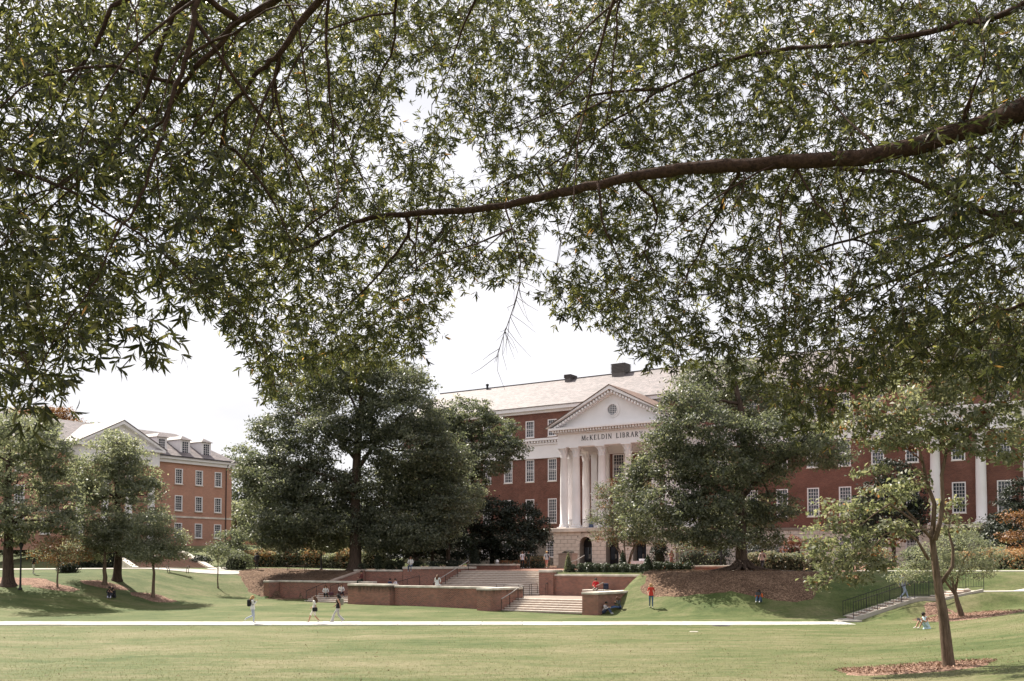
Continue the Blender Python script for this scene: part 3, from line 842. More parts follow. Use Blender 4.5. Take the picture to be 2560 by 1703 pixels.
# ------------------------------------------------------------------ the library
LIBZ = 3.3
def facade(mb, x0, x1, z0, z1, y, openings, depth=0.28, mi=0):
    """wall face at y looking to -y with real openings and reveals"""
    xs = sorted({x0, x1} | {o[0] for o in openings} | {o[1] for o in openings})
    zs = sorted({z0, z1} | {o[2] for o in openings} | {o[3] for o in openings})
    for i in range(len(xs) - 1):
        for k in range(len(zs) - 1):
            cx, cz = (xs[i] + xs[i + 1]) / 2, (zs[k] + zs[k + 1]) / 2
            if any(o[0] < cx < o[1] and o[2] < cz < o[3] for o in openings): continue
            mb.quad((xs[i], y, zs[k]), (xs[i + 1], y, zs[k]), (xs[i + 1], y, zs[k + 1]), (xs[i], y, zs[k + 1]), mi)
    for a, b, c, e in openings:
        y2 = y + depth
        mb.quad((a, y, c), (a, y, e), (a, y2, e), (a, y2, c), mi)
        mb.quad((b, y, c), (b, y2, c), (b, y2, e), (b, y, e), mi)
        mb.quad((a, y, e), (b, y, e), (b, y2, e), (a, y2, e), mi)
        mb.quad((a, y, c), (a, y2, c), (b, y2, c), (b, y, c), mi)
_wm = {}
def window(parent, xc, z0, z1, y, w, cols, rows, zoff, swap=False, wmat='white', grille=False):
    """frame with sill, muntin grid and glass; y = plane of the wall, looking to -y (or +x when swap)"""
    key = (round(w, 2), round(z1 - z0, 2), cols, rows, grille)
    if key not in _wm:
        h = z1 - z0
        f = MB()
        fw = 0.12
        f.box(-w / 2, -w / 2 + fw, -0.05, 0.16, 0, h); f.box(w / 2 - fw, w / 2, -0.05, 0.16, 0, h)
        f.box(-w / 2 + fw, w / 2 - fw, -0.05, 0.16, h - fw, h); f.box(-w / 2 + fw, w / 2 - fw, -0.05, 0.16, 0, fw)
        f.box(-w / 2 + fw, w / 2 - fw, 0.0, 0.13, h * 0.5 - 0.035, h * 0.5 + 0.035)
        s_ = MB().bbox(-w / 2 - 0.06, w / 2 + 0.06, -0.12, 0.05, -0.1, -0.003, 0.01)
        g_ = MB()
        for i in range(1, cols):
            x = -w / 2 + fw + (w - 2 * fw) * i / cols
            g_.box(x - 0.017, x + 0.017, 0.05, 0.1, fw, h - fw)
        for i in range(1, rows):
            z = fw + (h - 2 * fw) * i / rows
            g_.box(-w / 2 + fw, w / 2 - fw, 0.045, 0.095, z - 0.017, z + 0.017)
        p_ = MB().box(-w / 2 + fw, w / 2 - fw, 0.11, 0.118, fw, h - fw)
        gr = None
        if grille:
            gr = MB()
            for i in range(9):
                x = -w / 2 + w * i / 8
                gr.box(x - 0.012, x + 0.012, -0.10, -0.075, 0, h)
            for i in range(6):
                z = h * i / 5
                gr.box(-w / 2, w / 2, -0.105, -0.08, z - 0.012, z + 0.012)
            gr = gr.mesh('grille', M['white'])
        _wm[key] = (f.mesh('window', M[wmat]), s_.mesh('sill', M['stone']), g_.mesh('muntin_grid', M[wmat]), p_.mesh('glass', M['glass']), gr)
    f, s_, g_, p_, gr = _wm[key]
    o = link('window', f, parent, (xc, y, z0 - zoff) if not swap else (y, xc, z0 - zoff), (0, 0, math.pi / 2) if swap else None)
    link('sill', s_, o); link('muntin_grid', g_, o); link('glass', p_, o)
    if gr: link('grille', gr, o)
    return o

library = thing('library', 'red brick library with white columned portico and slate roof', 'building', (AX, AY, LIBZ), ROT)
WY = 8.5
X0, X1 = -30.0, 58.0
wl_ = [-5.3 - 3.42 * j for j in range(8) if -5.3 - 3.42 * j > X0 + 1]
wr_ = [18.0 + 3.5 * j for j in range(7)] + [43.55, 47.8, 52.0]
wc_ = [4.3, 7.75, 11.2]
ops, wins = [], []
for s_ in wl_ + wr_ + wc_:
    w = 1.34 if s_ not in wc_ else 1.6
    for (z0, z1, r) in ((8.75, 11.95, 8), (14.2, 17.15, 7), (20.05, 22.25, 5)):
        if s_ in wc_ and z0 > 19: continue
        ops.append((s_ - w / 2, s_ + w / 2, z0, z1)); wins.append((s_, z0, z1, w, 4, r))
mb = MB()
facade(mb, X0, X1, 7.55, 23.4, WY, ops)
mb.quad((X1, WY, 3.0), (X1, WY + 18, 3.0), (X1, WY + 18, 23.4), (X1, WY, 23.4))
mb.quad((X0, WY + 18, 3.0), (X0, WY, 3.0), (X0, WY, 23.4), (X0, WY + 18, 23.4))
mb.poly([(X0, WY, 23.4), (X0, WY + 9, 28.7), (X0, WY + 18, 23.4)]); mb.poly([(X1, WY, 23.4), (X1, WY + 18, 23.4), (X1, WY + 9, 28.7)])
mb.quad((X0, WY + 18, 3.0), (X0, WY + 18, 23.4), (X1, WY + 18, 23.4), (X1, WY + 18, 3.0))
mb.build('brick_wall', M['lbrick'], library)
for (s_, z0, z1, w, c, r) in wins:
    window(library, s_, z0, z1, WY + 0.06, w, c, r, LIBZ)
# flat brick arches above windows are part of the wall colour; white bands and cornices
mb = MB()
mb.box(X0 - 0.05, X1 + 0.05, WY - 0.14, WY - 0.003, 17.32, 18.95)
mb.box(X0 - 0.1, X1 + 0.1, WY - 0.22, WY - 0.003, 17.2, 17.36)
mb.box(X0 - 0.2, X1 + 0.2, WY - 0.30, WY - 0.003, 18.96, 19.2)
mb.box(X0 - 0.4, X1 + 0.4, WY - 0.62, WY - 0.003, 19.5, 19.78)
mb.build('white_band', M['white'], library)
def dentils(name, x0, x1, y0, y1, z0, z1, pitch, parent, w=0.5):
    d = MB(); n = int((x1 - x0) / pitch)
    for i in range(n):
        x = x0 + (i + 0.5) * (x1 - x0) / n
        d.box(x - pitch * w / 2, x + pitch * w / 2, y0, y1, z0, z1)
    return d.build(name, M['white'], parent)
dentils('dentil_row', X0, -0.4, WY - 0.5, WY - 0.1, 19.22, 19.49, 0.44, library)
dentils('dentil_row', 16.2, X1, WY - 0.5, WY - 0.1, 19.22, 19.49, 0.44, library)
mb = MB()
mb.box(X0 - 0.3, X1 + 0.3, WY - 0.32, WY - 0.003, 23.15, 23.45)
mb.box(X0 - 0.45, X1 + 0.45, WY - 0.75, WY + 0.3, 23.46, 23.98)
mb.build('eave_cornice', M['white'], library)
mb = MB()
mb.prismx([(WY - 0.85, 23.99), (WY + 9, 29.05), (WY + 18.85, 23.99), (WY + 18.85, 23.9), (WY + 9, 28.9), (WY - 0.85, 23.9)], X0 - 0.4, X1 + 0.4)
roof = mb.build('roof', M['slate'], library)
MB().box(X0 - 0.42, X1 + 0.42, WY + 8.88, WY + 9.12, 29.0, 29.16).build('ridge_cap', M['louvre'], roof)
def louvre_box(x, w, h):
    zb = 28.0
    c = MB().box(x - w / 2 + 0.12, x + w / 2 - 0.12, WY + 7.9, WY + 9.6, zb, 29.0 + h - 0.1).build('chimney', M['louvre'], library)
    n = 7
    for i in range(n):
        z = 29.05 + i * (h - 0.08) / n
        MB().bbox(x - w / 2, x + w / 2, WY + 7.78, WY + 9.72, z, z + (h - 0.08) / n * 0.5, 0.01).build('slat', M['louvre'], c)
    return c
louvre_box(0.2, 2.1, 1.35)
louvre_box(-7.6, 1.1, 0.6)
MB().lathe([(0.16, 28.6), (0.16, 29.4), (0.24, 29.42), (0.24, 29.6), (0.05, 29.7)], 10, (-21.5, WY + 8.6)).build('roof_vent', M['iron'], library)

# stone base of the main block
def arch_half(z, zs, r):
    return r if z < zs else math.sqrt(max(0.0, r * r - (z - zs) ** 2))
base = MB()
gops = [(s_ - 0.75, s_ + 0.75, 4.35, 6.45) for s_ in wr_ + wl_]
facade(base, X0, -0.2, 2.6, 7.3, WY - 0.24, [o for o in gops if o[1] < -0.3])
facade(base, 16.0, X1, 2.6, 7.3, WY - 0.24, [o for o in gops if o[0] > 16.1])
base.box(X0 - 0.1, -0.25, WY - 0.42, WY - 0.02, 7.3, 7.56)
base.box(16.05, X1 + 0.1, WY - 0.42, WY - 0.02, 7.3, 7.56)
bo = base.build('stone_base', M['joint'], library)
_bl = {}
def block(parent, x0, x1, z0, z1, y, t=0.035, zoff=LIBZ):
    g = 0.018
    k = (round(x1 - x0, 2), round(z1 - z0, 2))
    if k not in _bl:
        _bl[k] = MB().bbox(g - k[0] / 2, k[0] / 2 - g, -t, 0.08, g, k[1] - g, 0.012).mesh('stone_block', M['stone'])
    link('stone_block', _bl[k], parent, ((x0 + x1) / 2, y + rs.uniform(-0.006, 0.006), z0 - zoff + parent_dz(parent)))
def parent_dz(p):
    return -p.location.z if p is not library else 0.0
def courses(parent, x0, x1, z0, z1, n, bw, y, holes, maxb=290):
    h = (z1 - z0) / n
    cnt = 0
    for i in range(n):
        a, b = z0 + i * h, z0 + (i + 1) * h
        x = x0 - (bw / 2 if i % 2 else 0)
        cuts = []
        for (ha, hb, hz0, hz1) in holes(a, b):
            if hz0 < (a + b) / 2 < hz1: cuts.append((ha, hb))
        while x < x1 - 0.01:
            xa, xb = max(x, x0), min(x + bw, x1)
            segs = [(xa, xb)]
            for ca, cb_ in cuts:
                ns = []
                for p, q in segs:
                    if cb_ <= p or ca >= q: ns.append((p, q)); continue
                    if ca > p: ns.append((p, ca))
                    if cb_ < q: ns.append((cb_, q))
                segs = ns
            for p, q in segs:
                if q - p > 0.12 and cnt < maxb:
                    block(parent, round(p, 2), round(q, 2), a, b, y); cnt += 1
            x += bw
courses(bo, 16.0, 41.0, 3.35, 7.3, 8, 1.15, WY - 0.24, lambda a, b: [o for o in gops if o[0] > 16])
for s_ in wr_:
    if s_ < 40: window(library, s_, 4.35, 6.45, WY - 0.18, 1.5, 4, 6, LIBZ, grille=True)
for s_ in wl_:
    window(library, s_, 4.35, 6.45, WY - 0.18, 1.5, 4, 6, LIBZ)
# engaged columns of the end pavilion
def column_mb(cx, cy, zb, zt, r, mi=0, n=20):
    m = MB()
    m.box(cx - r * 1.35, cx + r * 1.35, cy - r * 1.35, cy + r * 1.35, zb, zb + 0.16)
    m.lathe([(r * 1.3, zb + 0.161), (r * 1.34, zb + 0.22), (r * 1.28, zb + 0.3), (r * 1.12, zb + 0.33), (r * 1.1, zb + 0.4), (r * 1.18, zb + 0.45), (r * 1.1, zb + 0.52), (r, zb + 0.56),
             (r, zb + (zt - zb) * 0.33), (r * 0.96, zb + (zt - zb) * 0.6), (r * 0.86, zt - 1.2), (r * 0.93, zt - 1.17), (r * 0.86, zt - 1.12)], n, (cx, cy))
    return m
def capital_mb(cx, cy, zt, r):
    m = MB()
    zb = zt - 1.12
    m.lathe([(r * 0.84, zb), (r * 0.86, zb + 0.3), (r * 0.92, zb + 0.6), (r * 1.1, zb + 0.85), (r * 1.3, zb + 0.98)], 16, (cx, cy))
    for ring, (z, hh, rr, n_) in enumerate(((zb, 0.45, 0.95, 8), (zb + 0.3, 0.5, 1.0, 8))):
        for k in range(n_):
            a = 2 * math.pi * (k + 0.5 * ring) / n_
            ca, sa = math.cos(a), math.sin(a)
            w = r * 0.26
            def pt(rad, tan, zz): return (cx + ca * rad - sa * tan, cy + sa * rad + ca * tan, zz)
            m.add([pt(r * rr * 0.9, -w, z), pt(r * rr * 0.9, w, z), pt(r * rr * 1.08, w * 0.9, z + hh * 0.75), pt(r * rr * 1.08, -w * 0.9, z + hh * 0.75),
                   pt(r * rr * 1.32, w * 0.5, z + hh), pt(r * rr * 1.32, -w * 0.5, z + hh), pt(r * rr * 1.30, w * 0.4, z + hh * 0.86), pt(r * rr * 1.30, -w * 0.4, z + hh * 0.86)],
                  [(0, 1, 2, 3), (3, 2, 4, 5), (5, 4, 6, 7)])
    for k in range(4):
        a = math.pi / 4 + k * math.pi / 2
        m.tube([(cx + math.cos(a) * r * 1.0, cy + math.sin(a) * r * 1.0, zt - 0.5), (cx + math.cos(a) * r * 1.35, cy + math.sin(a) * r * 1.35, zt - 0.2), (cx + math.cos(a) * r * 1.55, cy + math.sin(a) * r * 1.55, zt - 0.2)], [0.04, 0.07, 0.1], 5)
    m.box(cx - r * 1.3, cx + r * 1.3, cy - r * 1.3, cy + r * 1.3, zt - 0.13, zt - 0.003)
    return m
def add_column(parent, cx, cy, zb, zt, r):
    o = column_mb(cx, cy, zb, zt, r).build('column', M['white'], parent, smooth=False)
    for p in o.data.polygons: p.use_smooth = len(p.vertices) == 4 and p.area < 3 and p.index > 5
    capital_mb(cx, cy, zt, r).build('capital', M['white'], o)
    return o
for s_ in (41.4, 45.75, 50.1, 54.4):
    add_column(library, s_, WY - 0.55, 7.56, 17.2, 0.52)
MB().box(40.6, 55.4, WY - 1.15, WY - 0.25, 7.2, 7.555).build('ledge', M['stone'], library)

# ---- portico
PWD = 15.76
pbase = MB()
arches = [4.4, 7.88, 11.36]
ZS, RA, RV = 5.85, 0.82, 1.34
PZ0, PZ1 = 3.0, 7.25
# front face with three arched openings and deep reveals
xs_e = [0.0]
for c in arches: xs_e += [c - RA, c + RA]
xs_e.append(PWD)
for i in range(0, len(xs_e), 2):
    pbase.quad((xs_e[i], 0, PZ0), (xs_e[i + 1], 0, PZ0), (xs_e[i + 1], 0, PZ1), (xs_e[i], 0, PZ1))
for c in arches:
    seg = 12
    pts = [(c + RA * math.cos(math.pi - math.pi * k / seg), ZS + RA * math.sin(math.pi * k / seg)) for k in range(seg + 1)]
    for k in range(seg):
        (xa, za), (xb, zb) = pts[k], pts[k + 1]
        pbase.quad((xa, 0, za), (xb, 0, zb), (xb, 0, PZ1), (xa, 0, PZ1))
        pbase.quad((xa, 0, za), (xa, 1.1, za), (xb, 1.1, zb), (xb, 0, zb))
    pbase.quad((c - RA, 0, PZ0), (c - RA, 0, ZS), (c - RA, 1.1, ZS), (c - RA, 1.1, PZ0))
    pbase.quad((c + RA, 0, PZ0), (c + RA, 1.1, PZ0), (c + RA, 1.1, ZS), (c + RA, 0, ZS))
pbase.quad((0, 0, PZ0), (0, 0, PZ1), (0, WY, PZ1), (0, WY, PZ0))
pbase.quad((PWD, 0, PZ0), (PWD, WY, PZ0), (PWD, WY, PZ1), (PWD, 0, PZ1))
pb_o = pbase.build('portico_base', M['joint'], library)
def pholes(a, b):
    m_ = (a + b) / 2
    out = []
    for c in arches:
        if m_ < ZS: h_ = RA + 0.002
        elif m_ < ZS + RV: h_ = math.sqrt(RV * RV - (m_ - ZS) ** 2)
        else: continue
        out.append((c - h_, c + h_, -99, 99))
    return out
courses(pb_o, 0.0, PWD, 3.3, 7.25, 9, 0.985, 0.0, pholes)
for c in arches:
    for k in range(9):
        a0, a1 = math.pi * k / 9 + 0.015, math.pi * (k + 1) / 9 - 0.015
        pts = [(c + math.cos(a) * r_, ZS + math.sin(a) * r_) for a, r_ in ((a0, RA + 0.003), (a0, RV - 0.01), (a1, RV - 0.01), (a1, RA + 0.003))]
        MB().prism(pts[::-1], -0.05 if k == 4 else -0.037, 0.1).build('voussoir', M['stone'], pb_o)
    d = MB()
    pts = [(c - RA, 3.3), (c + RA, 3.3), (c + RA, ZS)] + [(c + RA * math.cos(math.pi * k / 12), ZS + RA * math.sin(math.pi * k / 12)) for k in range(1, 12)] + [(c - RA, ZS)]
    dr = d.prism(pts, 1.0, 1.05).build('door', M['iron'], library)
    for sx in (-1, 1):
        MB().box(c + sx * 0.40 - 0.27, c + sx * 0.40 + 0.27, 0.97, 0.985, 4.0, 5.45).build('door_glass', M['glass'], dr)
        MB().box(c + sx * 0.07 - 0.025, c + sx * 0.07 + 0.025, 0.90, 0.95, 4.15, 4.65).build('handle', M['steel'], dr)
    MB().box(c - RA, c + RA, 0.94, 0.99, 5.6, 5.72).build('transom', M['iron'], dr)
MB().bbox(-0.28, PWD + 0.28, -0.28, WY - 0.3, 7.251, 7.72, 0.03).build('balcony_slab', M['stone'], library)
ca, cb2 = 1.05, 2.72
cols_x = [ca, cb2, 6.17, 9.59, PWD - cb2, PWD - ca]
CY = 0.75
for x in cols_x:
    add_column(library, x, CY, 7.72, 17.35, 0.48)
for x in (ca, PWD - ca):
    for y in (2.4, 6.1):
        add_column(library, x, y, 7.72, 17.35, 0.48)
for x in (ca, 2.72, PWD - cb2, PWD - ca):
    MB().box(x - 0.42, x + 0.42, WY - 0.4, WY - 0.004, 7.72, 17.35).build('pilaster', M['white'], library)
ent = MB()
for (a, b, z0, z1, o_) in ((0.0, 0, 17.35, 17.72, 0.0), (0, 0, 17.72, 18.92, -0.05), (0, 0, 18.92, 19.08, 0.12)):
    ent.box(0.42 - o_, PWD - 0.42 + o_, 0.18 - o_, 1.45, z0 + 0.001, z1)
    ent.box(0.42 - o_, 1.75, 1.452, WY - 0.02, z0 + 0.001, z1)
    ent.box(PWD - 1.75, PWD - 0.42 + o_, 1.452, WY - 0.02, z0 + 0.001, z1)
ent.box(1.755, PWD - 1.755, 1.455, WY - 0.02, 18.2, 18.4)
ent.box(-0.35, PWD + 0.35, -0.62, WY - 0.63, 19.36, 19.62)
ent.build('entablature', M['white'], library)
dentils('dentil_row', 0.0, PWD, -0.42, 0.15, 19.09, 19.355, 0.36, library)
dentils('dentil_row', 0.2, PWD - 0.2, -0.1, 0.16, 18.93, 19.085, 0.2, library)
XC = PWD / 2
AP = 24.1
hw = XC + 0.75
EZ = 19.63
tri = MB()
tri.prism([(0.3, 19.625), (PWD - 0.3, 19.625), (XC, 23.4)], 0.3, 0.6)
tri.build('tympanum', M['white'], library)
rk = MB()
sl = (AP - EZ) / hw
for sx in (-1, 1):
    rk.prism([(XC, AP), (XC, AP - 0.42), (XC + sx * (hw - 0.1), EZ), (XC + sx * hw, EZ)] if sx > 0 else [(XC + sx * hw, EZ), (XC + sx * (hw - 0.1), EZ), (XC, AP - 0.42), (XC, AP)], -0.66, 0.0)
    rk.prism([(XC, AP - 0.43), (XC, AP - 0.85), (XC + sx * (hw - 1.2), EZ), (XC + sx * (hw - 0.42), EZ)] if sx > 0 else [(XC + sx * (hw - 0.42), EZ), (XC + sx * (hw - 1.2), EZ), (XC, AP - 0.85), (XC, AP - 0.43)], -0.12, 0.3)
rk.build('raking_cornice', M['white'], library)
md = MB()
for sx in (-1, 1):
    for i in range(20):
        q = (i + 0.6) / 20.6
        x = XC + sx * (hw - 0.9) * q
        z = AP - 0.62 - sl * (hw - 0.9) * q
        md.box(x - 0.10, x + 0.10, -0.52, -0.125, z - 0.13, z + 0.13)
md.build('modillion_row', M['white'], library)
pr = MB()
for sx in (-1, 1):
    a, b = (XC, AP + 0.10), (XC + sx * (hw + 0.12), EZ + 0.06)
    vs_ = [(a[0], -0.75, a[1]), (b[0], -0.75, b[1]), (b[0], WY - 0.75, b[1]), (a[0], WY - 0.75, a[1]), (a[0], -0.75, a[1] - 0.09), (b[0], -0.75, b[1] - 0.09), (b[0], WY - 0.75, b[1] - 0.09), (a[0], WY - 0.75, a[1] - 0.09)]
    fs = [(0, 1, 2, 3), (7, 6, 5, 4), (0, 4, 5, 1), (1, 5, 6, 2), (2, 6, 7, 3), (3, 7, 4, 0)]
    if sx < 0: fs = [f[::-1] for f in fs]
    pr.add(vs_, fs)
pr.build('portico_roof', M['slate2'], library)
# round window
oc = MB()
seg = 28
zc, ro, ri = 21.35, 0.92, 0.62
for (a_, b_, y_) in ((ro, ri + 0.05, 0.2), (ri + 0.08, ri, 0.1)):
    for k in range(seg):
        t0, t1 = 2 * math.pi * k / seg, 2 * math.pi * (k + 1) / seg
        P4 = [(XC + math.cos(t0) * a_, zc + math.sin(t0) * a_), (XC + math.cos(t1) * a_, zc + math.sin(t1) * a_), (XC + math.cos(t1) * b_, zc + math.sin(t1) * b_), (XC + math.cos(t0) * b_, zc + math.sin(t0) * b_)]
        oc.prism(P4[::-1], y_, 0.305)
ow = oc.build('round_window', M['white'], library)
gl = MB(); gl.prism([(XC + math.cos(2 * math.pi * k / seg) * ri, zc + math.sin(2 * math.pi * k / seg) * ri) for k in range(seg)], 0.27, 0.299).build('glass', M['glass'], ow)
gm = MB()
for i in range(-2, 3):
    q = i * 0.22; h_ = math.sqrt(ri * ri - q * q)
    gm.box(XC + q - 0.018, XC + q + 0.018, 0.235, 0.268, zc - h_, zc + h_)
    gm.box(XC - h_, XC + h_, 0.23, 0.262, zc + q - 0.018, zc + q + 0.018)
gm.build('muntin_grid', M['white'], ow)
for sx in (1.2, 2.9):
    MB().lathe([(0.26, -0.012), (0.26, 0.0), (0.2, 0.016), (0.2, 0.0)], 14).build('roundel', M['white'], library, (sx, 0.225, 18.3 - LIBZ), (math.pi / 2, 0, 0))
# lettering on the frieze
def stroke(m, pts, w0, w1=None, y=0.0):
    """constant-width strokes; vertical parts thick, horizontal thin"""
    for (xa, za), (xb, zb) in zip(pts[:-1], pts[1:]):
        dx, dz = xb - xa, zb - za
        l = math.hypot(dx, dz)
        th = w0 if abs(dz) > abs(dx) * 0.6 else (w1 or w0 * 0.55)
        nx, nz = -dz / l * th / 2, dx / l * th / 2
        ex, ez = dx / l * th * 0.2, dz / l * th * 0.2
        m.prism([(xa - nx - ex, za - nz - ez), (xb - nx + ex, zb - nz + ez), (xb + nx + ex, zb + nz + ez), (xa + nx - ex, za + nz - ez)], -0.02, 0.012)
def glyph(ch):
    m = MB(); T, t_ = 0.15, 0.08
    def arc(cx, cz, rx, rz, a0, a1, n=8): return [(cx + rx * math.cos(math.radians(a0 + (a1 - a0) * i / n)), cz + rz * math.sin(math.radians(a0 + (a1 - a0) * i / n))) for i in range(n + 1)]
    def serif(x, z, w=0.22): m.box(x - w / 2, x + w / 2, -0.021, 0.012, z - 0.03, z + 0.03)
    if ch == 'M':
        stroke(m, [(0.05, 0), (0.08, 1)], t_); stroke(m, [(0.08, 1), (0.42, 0.08)], T); stroke(m, [(0.42, 0.08), (0.76, 1)], t_); stroke(m, [(0.78, 1), (0.80, 0)], T)
        for x in (0.05, 0.8): serif(x, 0)
        return m, 0.86
    if ch == 'c':
        stroke(m, arc(0.24, 0.28, 0.22, 0.27, 50, 310, 12), 0.11, 0.08); return m, 0.46
    if ch == 'K':
        stroke(m, [(0.08, 0), (0.08, 1)], T); stroke(m, [(0.56, 1), (0.12, 0.45)], t_); stroke(m, [(0.22, 0.56), (0.6, 0)], T)
        for x, z in ((0.08, 0), (0.08, 1), (0.6, 0), (0.56, 1)): serif(x, z)
        return m, 0.66
    if ch == 'E':
        stroke(m, [(0.08, 0), (0.08, 1)], T)
        for z, x in ((0.96, 0.5), (0.52, 0.4), (0.04, 0.54)): stroke(m, [(0.05, z), (x, z)], T, 0.08)
        stroke(m, [(0.5, 0.96), (0.5, 0.82)], 0.06); stroke(m, [(0.54, 0.04), (0.54, 0.2)], 0.06)
        return m, 0.58
    if ch == 'L':
        stroke(m, [(0.08, 0), (0.08, 1)], T); stroke(m, [(0.05, 0.04), (0.52, 0.04)], T, 0.08); stroke(m, [(0.52, 0.04), (0.52, 0.22)], 0.06); serif(0.08, 1)
        return m, 0.56
    if ch == 'D':
        stroke(m, [(0.08, 0), (0.08, 1)], T); stroke(m, [(0.05, 0.96)] + arc(0.28, 0.5, 0.36, 0.46, 90, -90, 12) + [(0.05, 0.04)], 0.13, 0.08); return m, 0.7
    if ch == 'I':
        stroke(m, [(0.1, 0), (0.1, 1)], T); serif(0.1, 0.02); serif(0.1, 0.98); return m, 0.22
    if ch == 'N':
        stroke(m, [(0.08, 0), (0.08, 1)], t_); stroke(m, [(0.08, 1), (0.66, 0)], T); stroke(m, [(0.66, 0), (0.66, 1)], t_)
        for x, z in ((0.08, 0), (0.66, 1)): serif(x, z)
        return m, 0.74
    if ch == 'B':
        stroke(m, [(0.08, 0), (0.08, 1)], T); stroke(m, [(0.05, 0.96)] + arc(0.25, 0.74, 0.2, 0.22, 90, -90) + [(0.08, 0.52)], 0.11, 0.08)
        stroke(m, [(0.08, 0.52)] + arc(0.27, 0.28, 0.25, 0.24, 90, -90) + [(0.05, 0.04)], 0.13, 0.08); return m, 0.58
    if ch == 'R':
        stroke(m, [(0.08, 0), (0.08, 1)], T); stroke(m, [(0.05, 0.96)] + arc(0.25, 0.73, 0.22, 0.23, 90, -90) + [(0.08, 0.5)], 0.12, 0.08)
        stroke(m, [(0.25, 0.5), (0.6, 0)], T); serif(0.08, 0); serif(0.6, 0.02); return m, 0.64
    if ch == 'A':
        stroke(m, [(0.04, 0), (0.34, 1)], t_); stroke(m, [(0.34, 1), (0.66, 0)], T); stroke(m, [(0.16, 0.36), (0.52, 0.36)], T, 0.07)
        serif(0.04, 0.02); serif(0.66, 0.02); return m, 0.7
    if ch == 'Y':
        stroke(m, [(0.32, 0), (0.32, 0.45)], T); stroke(m, [(0.32, 0.45), (0.05, 1)], T); stroke(m, [(0.32, 0.45), (0.6, 1)], t_)
        serif(0.32, 0.02); serif(0.05, 0.98); serif(0.6, 0.98); return m, 0.64
    return m, 0.5
LH = 0.56
wid = []
for ch in 'McKELDIN LIBRARY':
    wid.append(0.5 if ch == ' ' else glyph(ch)[1])
gap = (7.9 - sum(wid) * LH) / (len(wid) - 1)
x = 3.78
_gm = {}
for ch, w in zip('McKELDIN LIBRARY', wid):
    if ch != ' ':
        if ch not in _gm: _gm[ch] = glyph(ch)[0].mesh('letter', M['letters'])
        o = link('letter', _gm[ch], library, (x, 0.222, 18.02 - LIBZ)); o.scale = (LH, 1, LH)
    x += w * LH + gap
# balcony railing
br = MB()
br.box(0.6, PWD - 0.6, 1.30, 1.345, 8.72, 8.77); br.box(0.6, PWD - 0.6, 1.31, 1.335, 7.82, 7.85)
n = 96
for i in range(n):
    xx = 0.65 + i * (PWD - 1.3) / n
    br.box(xx - 0.012, xx + 0.012, 1.312, 1.335, 7.73, 8.72)
br.build('balcony_railing', M['iron'], library)

# ------------------------------------------------------------------ the brick hall on the left
HX, HY, HZ = -36.5, 133.0, 5.6
hall = thing('brick_hall', 'orange brick hall with dormers and white pedimented bay', 'building', (HX, HY, HZ), ROT)
# local: facade is the plane x = 0 looking to +x, running along -y
hops, hwins = [], []
for m_ in (2.26, 5.3, 8.4, 26.0, 29.0, 32.0):
    for (z0, z1) in ((6.75, 8.55), (10.05, 11.95), (13.35, 15.25)):
        hops.append((-m_ - 0.57, -m_ + 0.57, z0, z1)); hwins.append((-m_, z0, z1))
def facade_x(mb, y0, y1, z0, z1, x, ops_, depth=0.22):
    tmp = MB(); facade(tmp, y0, y1, z0, z1, 0, ops_, depth)
    mb.add([(x - y, xx, z) for xx, y, z in tmp.v], tmp.f)
mb = MB()
facade_x(mb, -36, 0, 5.0, 16.3, 0, hops)
mb.quad((0, 0, 5.0), (-12, 0, 5.0), (-12, 0, 16.3), (0, 0, 16.3))
mb.quad((-12, -36, 5.0), (0, -36, 5.0), (0, -36, 16.3), (-12, -36, 16.3))
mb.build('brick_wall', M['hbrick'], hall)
for (y, z0, z1) in hwins:
    o = window(hall, y, z0, z1, 0, 1.14, 3, 6, HZ, swap=True)
    o.location.x = 0.03
mb = MB()
mb.box(0.003, 0.08, -36, 0.05, 9.2, 9.42)
mb.build('belt_course', M['stone'], hall)
mb = MB()
mb.box(0.003, 0.3, -36.3, 0.3, 15.9, 16.3); mb.box(-12.3, 0.55, -36.5, 0.55, 16.31, 16.6)
mb.build('eave_cornice', M['white'], hall)
MB().box(0.38, 0.62, -36.5, 0.6, 16.605, 16.75).build('gutter', M['iron'], hall)
MB().tube([(0.12, -1.0, 5.5), (0.12, -1.0, 15.6), (0.45, -0.9, 16.5)], 0.06, 6).build('downpipe', M['iron'], hall)
rf = MB()
e = 0.7
zr0, zr1 = 16.61, 20.4
c0, c1, c2, c3 = (e, e, zr0), (-12 - e, e, zr0), (-12 - e, -36 - e, zr0), (e, -36 - e, zr0)
r0, r1 = (-6, -4.2, zr1), (-6, -32, zr1)
rf.add([c0, c1, c2, c3, r0, r1], [(3, 0, 4, 5), (0, 1, 4), (1, 2, 5, 4), (2, 3, 5), (0, 3, 2, 1)])
hroof = rf.build('roof', M['slate'], hall)
